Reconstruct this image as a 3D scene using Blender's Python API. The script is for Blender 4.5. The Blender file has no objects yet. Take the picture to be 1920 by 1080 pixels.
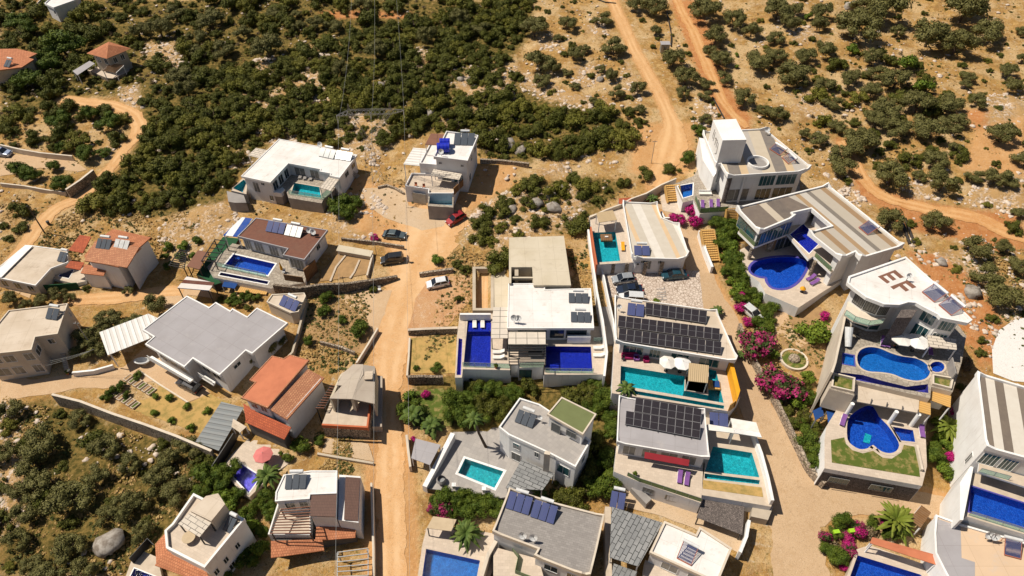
import bpy, bmesh, math, random
import numpy as np
from mathutils import Vector, noise as mnoise
from mathutils.geometry import tessellate_polygon
R = math.radians
rnd = random.Random(11)
scene = bpy.context.scene
COL = scene.collection
# ---------------------------------------------------------------- camera, world, sun
PITCH = 45.0
CAM = Vector((0.0, -86.0, 86.0))
FPX = 1280.0
cam_data = bpy.data.cameras.new('camera'); cam_data.sensor_width = 36.0; cam_data.lens = 36.0 * FPX / 1920.0
cam_data.clip_start = 1.0; cam_data.clip_end = 5000.0
cam = bpy.data.objects.new('camera', cam_data); COL.objects.link(cam)
cam.location = CAM; cam.rotation_euler = (R(90 - PITCH), 0, 0)
scene.camera = cam
SUNDIR = Vector((1.0, -0.22, -1.62)).normalized()      # the way the light travels
SUN_EL = math.asin(-SUNDIR.z); SUN_AZ = math.atan2(-SUNDIR.x, -SUNDIR.y)   # azimuth measured from +Y towards +X
world = bpy.data.worlds.new('World'); scene.world = world; world.use_nodes = True
wn = world.node_tree; wn.nodes.clear()
sky = wn.nodes.new('ShaderNodeTexSky'); sky.sky_type = 'NISHITA'; sky.sun_disc = False
sky.sun_elevation = SUN_EL; sky.sun_rotation = SUN_AZ; sky.altitude = 100
bg = wn.nodes.new('ShaderNodeBackground'); bg.inputs[1].default_value = 0.05
wo = wn.nodes.new('ShaderNodeOutputWorld')
wn.links.new(sky.outputs[0], bg.inputs[0]); wn.links.new(bg.outputs[0], wo.inputs[0])
sun_data = bpy.data.lights.new('sun', 'SUN'); sun_data.energy = 5.0; sun_data.angle = R(0.55); sun_data.color = (1.0, 0.93, 0.80)
sun = bpy.data.objects.new('sun', sun_data); COL.objects.link(sun)
sun.rotation_euler = SUNDIR.to_track_quat('-Z', 'Y').to_euler(); sun.location = (0, 0, 150)
scene.view_settings.view_transform = 'Standard'; scene.view_settings.look = 'None'
scene.view_settings.exposure = 0.06; scene.view_settings.gamma = 1.0
scene.cycles.max_bounces = 5; scene.cycles.diffuse_bounces = 2; scene.cycles.glossy_bounces = 2
scene.cycles.transparent_max_bounces = 8; scene.cycles.transmission_bounces = 2
# ---------------------------------------------------------------- geometry of the place
CP, SP = math.cos(R(PITCH)), math.sin(R(PITCH))
def hgt(x, y):
    return (0.10 * y + 0.05 * x + 0.45 * np.sin(x / 19.0 + 1.3) * np.sin(y / 23.0 + 0.4)
            + 0.25 * np.sin(x / 8.7 + y / 13.1))
def P(px, py, z):                       # the point at height z seen towards photo point (px, py)
    u = (px - 960.0) / FPX; v = -(py - 540.0) / FPX
    d = Vector((u, CP + v * SP, -SP + v * CP))
    t = (z - CAM.z) / d.z
    return CAM + d * t
def G(px, py, h=0.0):                   # on the ground (+h)
    z = 0.0
    for _ in range(14):
        p = P(px, py, z); z = float(hgt(p.x, p.y)) + h
    return P(px, py, z)
def PP(pts, z): return [P(a, b, z) for a, b in pts]
def XY(pts): return [(p[0], p[1]) for p in pts]
def proj(x, y, z):
    dx = x - CAM.x; dy = y - CAM.y; dz = z - CAM.z
    f = dy * CP - dz * SP; up = dy * SP + dz * CP
    return 960 + FPX * dx / f, 540 - FPX * up / f
def area(p): return 0.5 * sum(p[i][0] * p[(i + 1) % len(p)][1] - p[(i + 1) % len(p)][0] * p[i][1] for i in range(len(p)))
def ccw(p): p = [tuple(q[:2]) for q in p]; return p if area(p) > 0 else p[::-1]
def offset(p, d):                       # p ccw ; d>0 inward
    n = len(p); out = []
    for i in range(n):
        a, b, c = p[i - 1], p[i], p[(i + 1) % n]
        e1 = Vector((b[0] - a[0], b[1] - a[1])).normalized(); e2 = Vector((c[0] - b[0], c[1] - b[1])).normalized()
        n1 = Vector((-e1.y, e1.x)); n2 = Vector((-e2.y, e2.x)); m = n1 + n2
        if m.length < 1e-4: m = n1
        m.normalize(); k = d / max(0.35, m.dot(n1))
        out.append((b[0] + m.x * k, b[1] + m.y * k))
    return out
def inside(poly, X, Y):                 # numpy point in polygon
    X = np.asarray(X, float); Y = np.asarray(Y, float); r = np.zeros(X.shape, bool); n = len(poly)
    for i in range(n):
        x1, y1 = poly[i][:2]; x2, y2 = poly[(i + 1) % n][:2]
        if y1 == y2: continue
        c = ((y1 > Y) != (y2 > Y)) & (X < (x2 - x1) * (Y - y1) / (y2 - y1) + x1)
        r ^= c
    return r
def dist_line(pts, X, Y):
    X = np.asarray(X, float); Y = np.asarray(Y, float); best = np.full(X.shape, 1e9)
    for (x1, y1), (x2, y2) in zip(pts[:-1], pts[1:]):
        dx, dy = x2 - x1, y2 - y1; L = dx * dx + dy * dy + 1e-9
        t = np.clip(((X - x1) * dx + (Y - y1) * dy) / L, 0, 1)
        best = np.minimum(best, np.hypot(X - x1 - t * dx, Y - y1 - t * dy))
    return best
def smooth_closed(pts, n=6):
    out = []; N = len(pts)
    for i in range(N):
        p0, p1, p2, p3 = pts[i - 1], pts[i], pts[(i + 1) % N], pts[(i + 2) % N]
        for k in range(n):
            t = k / n
            out.append(tuple(0.5 * (2 * p1[j] + (p2[j] - p0[j]) * t + (2 * p0[j] - 5 * p1[j] + 4 * p2[j] - p3[j]) * t * t + (3 * p1[j] - p0[j] - 3 * p2[j] + p3[j]) * t ** 3) for j in (0, 1)))
    return out
def smooth_open(pts, n=6):
    q = [pts[0]] + list(pts) + [pts[-1]]; out = []
    for i in range(1, len(q) - 2):
        p0, p1, p2, p3 = q[i - 1], q[i], q[i + 1], q[i + 2]
        for k in range(n):
            t = k / n
            out.append(tuple(0.5 * (2 * p1[j] + (p2[j] - p0[j]) * t + (2 * p0[j] - 5 * p1[j] + 4 * p2[j] - p3[j]) * t * t + (3 * p1[j] - p0[j] - 3 * p2[j] + p3[j]) * t ** 3) for j in range(len(p1))))
    out.append(tuple(pts[-1])); return out
# ---------------------------------------------------------------- objects
EXC = []       # footprints (world) that keep scrub away
SINK = []      # footprints under which the ground is dug out, with depth
def props(o, label=None, cat=None, group=None, kind=None):
    if label: o['label'] = label
    if cat: o['category'] = cat
    if group: o['group'] = group
    if kind: o['kind'] = kind
    return o
def thing(name, label, cat, loc, group=None, rz=0.0):
    o = bpy.data.objects.new(name, None); COL.objects.link(o); o.location = loc; o.rotation_euler = (0, 0, rz)
    o.empty_display_size = 0.5
    return props(o, label, cat, group)
def world_off(o):
    v = Vector((0, 0, 0))
    while o is not None: v += o.location; o = o.parent
    return v
class MB:
    def __init__(s): s.v = []; s.f = []; s.mi = []; s.cur = 0
    def face(s, pts):
        b = len(s.v); s.v += [tuple(p) for p in pts]; s.f.append(tuple(range(b, b + len(pts)))); s.mi.append(s.cur)
    def prism(s, poly, z0, z1, top=True, bottom=False, taper=0.0):
        p = ccw(poly); q = offset(p, taper) if taper else p
        n = len(p); b = len(s.v)
        s.v += [(x, y, z0) for x, y in p] + [(x, y, z1) for x, y in q]
        for i in range(n):
            j = (i + 1) % n; s.f.append((b + i, b + j, b + n + j, b + n + i)); s.mi.append(s.cur)
        if top: s.f.append(tuple(b + n + i for i in range(n))); s.mi.append(s.cur)
        if bottom: s.f.append(tuple(b + i for i in reversed(range(n)))); s.mi.append(s.cur)
        return s
    def holed(s, poly, holes, z0, z1):          # slab with holes, open inside
        p = ccw(poly); hs = [ccw(h)[::-1] for h in holes]
        loops = [[Vector((x, y, z1)) for x, y in l] for l in [p] + hs]
        flat = [v for l in loops for v in l]; b = len(s.v); s.v += [tuple(v) for v in flat]
        for t in tessellate_polygon(loops):
            a, c, d = flat[t[0]], flat[t[1]], flat[t[2]]
            nz = (c.x - a.x) * (d.y - a.y) - (c.y - a.y) * (d.x - a.x)
            s.f.append(tuple(b + k for k in (t if nz > 0 else t[::-1]))); s.mi.append(s.cur)
        for l in [p] + hs:
            n = len(l); b = len(s.v); s.v += [(x, y, z0) for x, y in l] + [(x, y, z1) for x, y in l]
            for i in range(n):
                j = (i + 1) % n; s.f.append((b + i, b + j, b + n + j, b + n + i)); s.mi.append(s.cur)
        return s
    def ring(s, poly, w, z0, z1, out=0.0):      # closed kerb/parapet
        p = ccw(poly); o = offset(p, -out) if out else p; q = offset(p, w)
        n = len(p); b = len(s.v)
        s.v += [(x, y, z0) for x, y in o] + [(x, y, z1) for x, y in o] + [(x, y, z0) for x, y in q] + [(x, y, z1) for x, y in q]
        for i in range(n):
            j = (i + 1) % n
            s.f += [(b + i, b + j, b + n + j, b + n + i), (b + n + i, b + n + j, b + 3 * n + j, b + 3 * n + i), (b + 3 * n + i, b + 3 * n + j, b + 2 * n + j, b + 2 * n + i), (b + 2 * n + i, b + 2 * n + j, b + j, b + i)]
            s.mi += [s.cur] * 4
        return s
    def bar(s, a, b_, w, h=None):               # box beam between two points
        a = Vector(a); b_ = Vector(b_); h = h or w; d = (b_ - a)
        if d.length < 1e-6: return s
        d.normalize(); side = d.cross(Vector((0, 0, 1)))
        if side.length < 1e-3: side = Vector((1, 0, 0))
        side.normalize(); up = side.cross(d).normalized(); side *= w / 2; up *= h / 2; k = len(s.v)
        for c in (a, b_): s.v += [tuple(c - side - up), tuple(c + side - up), tuple(c + side + up), tuple(c - side + up)]
        for f in ((3, 2, 1, 0), (4, 5, 6, 7), (0, 1, 5, 4), (1, 2, 6, 5), (2, 3, 7, 6), (3, 0, 4, 7)): s.f.append(tuple(k + i for i in f)); s.mi.append(s.cur)
        return s
    def tube(s, a, b_, r, r2=None, n=8, caps=True):
        a = Vector(a); b_ = Vector(b_); r2 = r if r2 is None else r2; d = (b_ - a).normalized()
        u = d.orthogonal().normalized(); w = d.cross(u); k = len(s.v)
        for c, rr in ((a, r), (b_, r2)):
            for i in range(n):
                t = 2 * math.pi * i / n; s.v.append(tuple(c + u * math.cos(t) * rr + w * math.sin(t) * rr))
        for i in range(n):
            j = (i + 1) % n; s.f.append((k + i, k + j, k + n + j, k + n + i)); s.mi.append(s.cur)
        if caps: s.f += [tuple(k + i for i in reversed(range(n))), tuple(k + n + i for i in range(n))]; s.mi += [s.cur] * 2
        return s
    def lathe(s, c, prof, n=16, sx=1.0, sy=1.0):  # prof: list of (r,z)
        k = len(s.v)
        for r, z in prof:
            for i in range(n):
                t = 2 * math.pi * i / n; s.v.append((c[0] + r * math.cos(t) * sx, c[1] + r * math.sin(t) * sy, c[2] + z))
        for m in range(len(prof) - 1):
            for i in range(n):
                j = (i + 1) % n; s.f.append((k + m * n + i, k + m * n + j, k + (m + 1) * n + j, k + (m + 1) * n + i)); s.mi.append(s.cur)
        return s
    def slabq(s, q, th):                         # thick plate through 4 (or n) 3d points, th downwards
        n = len(q); q = [Vector(p) for p in q]
        if area([(p.x, p.y) for p in q]) < 0: q = q[::-1]
        k = len(s.v); s.v += [tuple(p) for p in q] + [(p.x, p.y, p.z - th) for p in q]
        s.f.append(tuple(k + i for i in range(n))); s.f.append(tuple(k + n + i for i in reversed(range(n))))
        for i in range(n):
            j = (i + 1) % n; s.f.append((k + n + i, k + n + j, k + j, k + i))
        s.mi += [s.cur] * (n + 2); return s
    def build(s, name, mats, parent=None, smooth=False, uvang=None, local=False):
        me = bpy.data.meshes.new(name)
        off = world_off(parent) if (parent is not None and not local) else Vector((0, 0, 0))
        if parent is None and not local and s.v:
            off = Vector((float(np.mean([v[0] for v in s.v])), float(np.mean([v[1] for v in s.v])), min(v[2] for v in s.v)))
        me.from_pydata([(x - off.x, y - off.y, z - off.z) for x, y, z in s.v], [], s.f)
        if not isinstance(mats, (list, tuple)): mats = [mats]
        for m in mats: me.materials.append(m)
        if len(mats) > 1: me.polygons.foreach_set('material_index', s.mi)
        if uvang is None: uvang = 0.0
        uv = me.uv_layers.new(name='UVMap').data; ca, sa = math.cos(uvang), math.sin(uvang)
        for pl in me.polygons:
            nn = pl.normal
            if abs(nn.z) > 0.985: t = Vector((ca, sa, 0)); b = Vector((-sa, ca, 0))
            else:
                t = Vector((0, 0, 1)).cross(nn).normalized(); b = nn.cross(t)
            for li in pl.loop_indices:
                co = me.vertices[me.loops[li].vertex_index].co; uv[li].uv = (co.dot(t), co.dot(b))
        if smooth: me.polygons.foreach_set('use_smooth', [True] * len(me.polygons))
        me.update()
        o = bpy.data.objects.new(name, me); COL.objects.link(o)
        if parent is not None: o.parent = parent
        elif not local: o.location = off
        return o
def copy_tree(o, parent=None):
    c = o.copy(); COL.objects.link(c); c.parent = parent
    for ch in list(o.children): copy_tree(ch, c)
    return c
# ---------------------------------------------------------------- materials
def srgb(r, g, b):
    f = lambda c: (c / 255 / 12.92) if c / 255 <= 0.04045 else ((c / 255 + 0.055) / 1.055) ** 2.4
    return (f(r), f(g), f(b), 1.0)
def newmat(name, rough=0.8):
    m = bpy.data.materials.new(name); m.use_nodes = True; nt = m.node_tree
    b = nt.nodes['Principled BSDF']; b.inputs['Roughness'].default_value = rough
    return m, nt, b
def N(nt, t, **kw):
    n = nt.nodes.new(t)
    for k, v in kw.items():
        if k.startswith('i_'): n.inputs[k[2:].replace('_', ' ')].default_value = v
        else: setattr(n, k, v)
    return n
def mixc(nt, fac, a, b, blend='MIX'):
    m = nt.nodes.new('ShaderNodeMix'); m.data_type = 'RGBA'; m.blend_type = blend
    for sock, val in ((0, fac), (6, a), (7, b)):
        if isinstance(val, (int, float)): m.inputs[sock].default_value = val
        elif isinstance(val, tuple): m.inputs[sock].default_value = val
        else: nt.links.new(val, m.inputs[sock])
    return m.outputs[2]
def ramp(nt, fac, lo, hi):
    r = nt.nodes.new('ShaderNodeMapRange'); r.inputs[1].default_value = lo; r.inputs[2].default_value = hi; r.clamp = True
    nt.links.new(fac, r.inputs[0]); return r.outputs[0]
def noise(nt, co, scale, detail=4, rough=0.6):
    n = N(nt, 'ShaderNodeTexNoise'); n.inputs['Scale'].default_value = scale; n.inputs['Detail'].default_value = detail; n.inputs['Roughness'].default_value = rough
    if co is not None: nt.links.new(co, n.inputs['Vector'])
    return n.outputs['Fac']
def coords(nt, what='UV'): return N(nt, 'ShaderNodeTexCoord').outputs[what]
def bump(nt, b, h, strength=0.4, dist=0.05):
    n = N(nt, 'ShaderNodeBump'); n.inputs['Strength'].default_value = strength; n.inputs['Distance'].default_value = dist
    nt.links.new(h, n.inputs['Height']); nt.links.new(n.outputs[0], b.inputs['Normal'])
def m_plain(name, c1, c2=None, sc=0.6, rough=0.8, bmp=0.0, spec=0.3, metal=0.0, lo=.35, hi=.68):
    m, nt, b = newmat(name, rough); b.inputs['Specular IOR Level'].default_value = spec; b.inputs['Metallic'].default_value = metal
    c2 = c2 or tuple([x * 0.82 for x in c1[:3]] + [1])
    geo = N(nt, 'ShaderNodeNewGeometry').outputs['Position']
    f = ramp(nt, noise(nt, geo, sc, 6, 0.65), lo, hi)
    nt.links.new(mixc(nt, f, c1, c2), b.inputs['Base Color'])
    if bmp: bump(nt, b, noise(nt, geo, sc * 8, 5), bmp, 0.05)
    return m
def m_worn(name, c1, c2, stain, rough=.88, streak=0):    # coats with puddle marks, faint joints and rain streaks of their own shape
    m, nt, b = newmat(name, rough); b.inputs['Specular IOR Level'].default_value = .25
    geo = N(nt, 'ShaderNodeNewGeometry').outputs['Position']; c = mixc(nt, ramp(nt, noise(nt, geo, .3, 5, .6), .38, .68), c1, c2)
    if streak:
        mp = N(nt, 'ShaderNodeMapping'); mp.inputs['Scale'].default_value = (2.2, 2.2, .16); nt.links.new(geo, mp.inputs[0]); c = mixc(nt, ramp(nt, noise(nt, mp.outputs[0], 1.3, 5, .7), .56, .82), c, stain)
    else:
        c = mixc(nt, ramp(nt, noise(nt, geo, .55, 7, .75), .56, .74), c, stain); br = N(nt, 'ShaderNodeTexBrick'); br.offset = 0; br.inputs['Color1'].default_value = (1, 1, 1, 1); br.inputs['Color2'].default_value = (.97, .97, .97, 1); br.inputs['Mortar'].default_value = (.80, .78, .76, 1)
        br.inputs['Scale'].default_value = 1; br.inputs['Brick Width'].default_value = 3.1; br.inputs['Row Height'].default_value = 2.6; br.inputs['Mortar Size'].default_value = .025; nt.links.new(coords(nt), br.inputs['Vector']); c = mixc(nt, 1.0, c, br.outputs['Color'], 'MULTIPLY')
    c = mixc(nt, ramp(nt, noise(nt, geo, 3.5, 4, .7), .62, .78), c, tuple([x * .86 for x in c2[:3]] + [1])); nt.links.new(c, b.inputs['Base Color']); return m
def m_tiles(name, c1, c2, cm, w=0.6, h=0.6, mortar=0.02, off=0.0, rough=0.7, stain=None, bmp=0.0, bias=0.0, spec=.3):
    m, nt, b = newmat(name, rough); b.inputs['Specular IOR Level'].default_value = spec
    br = N(nt, 'ShaderNodeTexBrick'); br.offset = off; br.inputs['Color1'].default_value = c1; br.inputs['Color2'].default_value = c2; br.inputs['Mortar'].default_value = cm
    br.inputs['Scale'].default_value = 1.0; br.inputs['Mortar Size'].default_value = mortar; br.inputs['Bias'].default_value = bias
    br.inputs['Brick Width'].default_value = w; br.inputs['Row Height'].default_value = h; br.inputs['Mortar Smooth'].default_value = 0.2
    nt.links.new(coords(nt), br.inputs['Vector'])
    geo = N(nt, 'ShaderNodeNewGeometry').outputs['Position']
    st = stain or tuple([x * 0.78 for x in c1[:3]] + [1])
    f = ramp(nt, noise(nt, geo, 0.55, 6, 0.7), .45, .8)
    col = mixc(nt, f, br.outputs['Color'], st)
    nt.links.new(col, b.inputs['Base Color'])
    if bmp: bump(nt, b, br.outputs['Fac'], -bmp, 0.04)
    return m
def m_stripes(name, cols, period, axis=0, rough=0.75, dirt=0.25):
    # bands across one direction of the surface, each colour one band
    m, nt, b = newmat(name, rough); b.inputs['Specular IOR Level'].default_value = 0.25
    sep = N(nt, 'ShaderNodeSeparateXYZ'); nt.links.new(coords(nt), sep.inputs[0])
    mm = N(nt, 'ShaderNodeMath', operation='MULTIPLY'); mm.inputs[1].default_value = 1.0 / period; nt.links.new(sep.outputs[axis], mm.inputs[0])
    fr = N(nt, 'ShaderNodeMath', operation='FRACT'); nt.links.new(mm.outputs[0], fr.inputs[0])
    cr = N(nt, 'ShaderNodeValToRGB'); cr.color_ramp.interpolation = 'CONSTANT'; nt.links.new(fr.outputs[0], cr.inputs[0])
    el = cr.color_ramp.elements; tot = sum(c[1] for c in cols); acc = 0
    for i, (c, w_) in enumerate(cols):
        e = el[0] if i == 0 else (el[1] if i == 1 else el.new(acc / tot))
        e.position = acc / tot; e.color = c; acc += w_
    geo = N(nt, 'ShaderNodeNewGeometry').outputs['Position']
    f = ramp(nt, noise(nt, geo, 0.9, 6, 0.7), .4, .8)
    fm = N(nt, 'ShaderNodeMath', operation='MULTIPLY'); fm.inputs[1].default_value = dirt; nt.links.new(f, fm.inputs[0])
    nt.links.new(mixc(nt, fm.outputs[0], cr.outputs[0], (0.35, 0.28, 0.2, 1)), b.inputs['Base Color'])
    return m
def m_roof(name, c1, c2, row=0.35, rough=0.8):         # clay tiles: ridges running up the slope, courses across
    m, nt, b = newmat(name, rough); b.inputs['Specular IOR Level'].default_value = 0.2
    br = N(nt, 'ShaderNodeTexBrick'); br.offset = 0.5; br.inputs['Color1'].default_value = c1; br.inputs['Color2'].default_value = c2
    br.inputs['Mortar'].default_value = tuple([x * .45 for x in c2[:3]] + [1]); br.inputs['Scale'].default_value = 1.0
    br.inputs['Brick Width'].default_value = 0.34; br.inputs['Row Height'].default_value = row; br.inputs['Mortar Size'].default_value = 0.035; br.inputs['Mortar Smooth'].default_value = .6
    nt.links.new(coords(nt), br.inputs['Vector'])
    geo = N(nt, 'ShaderNodeNewGeometry').outputs['Position']
    f = ramp(nt, noise(nt, geo, 0.7, 6, 0.7), .4, .75)
    nt.links.new(mixc(nt, f, br.outputs['Color'], tuple([x * .72 for x in c2[:3]] + [1])), b.inputs['Base Color'])
    bump(nt, b, br.outputs['Fac'], -0.5, 0.06)
    return m
def m_stone(name, c1, c2, cm, sc=2.2, bmp=0.6):
    m, nt, b = newmat(name, 0.9); b.inputs['Specular IOR Level'].default_value = 0.15
    geo = N(nt, 'ShaderNodeNewGeometry').outputs['Position']
    v = N(nt, 'ShaderNodeTexVoronoi'); v.inputs['Scale'].default_value = sc; nt.links.new(geo, v.inputs['Vector'])
    e = N(nt, 'ShaderNodeTexVoronoi', feature='DISTANCE_TO_EDGE'); e.inputs['Scale'].default_value = sc; nt.links.new(geo, e.inputs['Vector'])
    sep = N(nt, 'ShaderNodeSeparateColor'); nt.links.new(v.outputs['Color'], sep.inputs[0])
    c = mixc(nt, sep.outputs[0], c1, c2)
    nt.links.new(mixc(nt, ramp(nt, e.outputs['Distance'], 0.02, 0.10), cm, c), b.inputs['Base Color'])
    bump(nt, b, ramp(nt, e.outputs['Distance'], 0.0, 0.15), bmp, 0.08)
    return m
def m_glass(name, c=(0.02, 0.035, 0.045, 1), rough=0.08):
    m, nt, b = newmat(name, rough); b.inputs['Base Color'].default_value = c; b.inputs['Specular IOR Level'].default_value = 0.8; return m
def m_water(name, tint):
    m, nt, b = newmat(name); nt.nodes.remove(b)
    out = nt.nodes['Material Output']; tr = N(nt, 'ShaderNodeBsdfTransparent'); tr.inputs[0].default_value = tint
    gl = N(nt, 'ShaderNodeBsdfGlossy'); gl.inputs['Roughness'].default_value = 0.08; gl.inputs[0].default_value = (1, 1, 1, 1)
    fr = N(nt, 'ShaderNodeFresnel'); fr.inputs[0].default_value = 1.33; mx = N(nt, 'ShaderNodeMixShader')
    geo = N(nt, 'ShaderNodeNewGeometry').outputs['Position']
    bp = N(nt, 'ShaderNodeBump'); bp.inputs['Strength'].default_value = 0.9; bp.inputs['Distance'].default_value = 0.12
    nt.links.new(noise(nt, geo, 3.4, 5), bp.inputs['Height']); nt.links.new(bp.outputs[0], gl.inputs['Normal']); nt.links.new(bp.outputs[0], fr.inputs['Normal'])
    nt.links.new(fr.outputs[0], mx.inputs[0]); nt.links.new(tr.outputs[0], mx.inputs[1]); nt.links.new(gl.outputs[0], mx.inputs[2])
    nt.links.new(mx.outputs[0], out.inputs[0]); return m
def m_clear(name, tint, amount=0.75):
    m, nt, b = newmat(name, 0.1); out = nt.nodes['Material Output']; tr = N(nt, 'ShaderNodeBsdfTransparent'); tr.inputs[0].default_value = tint
    mx = N(nt, 'ShaderNodeMixShader'); mx.inputs[0].default_value = 1 - amount
    b.inputs['Base Color'].default_value = tint; nt.links.new(tr.outputs[0], mx.inputs[1]); nt.links.new(b.outputs[0], mx.inputs[2]); nt.links.new(mx.outputs[0], out.inputs[0]); return m
def m_pool(name, c1, c2, sc=2.0):
    m, nt, b = newmat(name, 0.5); geo = N(nt, 'ShaderNodeNewGeometry').outputs['Position']
    f = ramp(nt, noise(nt, geo, sc, 6, .8), .36, .66)
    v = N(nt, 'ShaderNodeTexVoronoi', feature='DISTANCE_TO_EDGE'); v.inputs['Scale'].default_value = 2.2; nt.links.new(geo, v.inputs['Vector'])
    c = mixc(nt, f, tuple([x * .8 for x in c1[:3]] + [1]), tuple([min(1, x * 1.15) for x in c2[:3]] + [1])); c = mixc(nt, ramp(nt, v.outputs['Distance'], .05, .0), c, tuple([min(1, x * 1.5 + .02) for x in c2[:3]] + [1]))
    nt.links.new(c, b.inputs['Base Color']); b.inputs['Specular IOR Level'].default_value = .2; return m
def m_leaf(name, cols, rough=0.7, var=0.35, flower=None, famt=(.5, .56), fscale=0.7):
    m, nt, b = newmat(name, rough); b.inputs['Specular IOR Level'].default_value = 0.25
    gi = N(nt, 'ShaderNodeNewGeometry').outputs['Random Per Island']; oi = N(nt, 'ShaderNodeObjectInfo').outputs['Random']
    geo = N(nt, 'ShaderNodeNewGeometry').outputs['Position']
    c = mixc(nt, gi, cols[0], cols[1]); c = mixc(nt, ramp(nt, oi, 0.0, 1.0), c, mixc(nt, gi, cols[1], cols[2]))
    n = ramp(nt, noise(nt, geo, 0.9, 3), .42, .62)
    c = mixc(nt, n, c, mixc(nt, gi, tuple([x * 1.35 for x in cols[2][:3]] + [1]), tuple([x * .9 for x in cols[0][:3]] + [1])))
    if flower:
        ff = ramp(nt, noise(nt, geo, fscale, 4), *famt)
        g2 = ramp(nt, gi, .05, .12); mu = N(nt, 'ShaderNodeMath', operation='MULTIPLY'); nt.links.new(ff, mu.inputs[0]); nt.links.new(g2, mu.inputs[1])
        c = mixc(nt, mu.outputs[0], c, mixc(nt, gi, flower[0], flower[1]))
    nt.links.new(c, b.inputs['Base Color'])
    try: b.inputs['Subsurface Weight'].default_value = 0.0
    except Exception: pass
    return m
S = srgb
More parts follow.
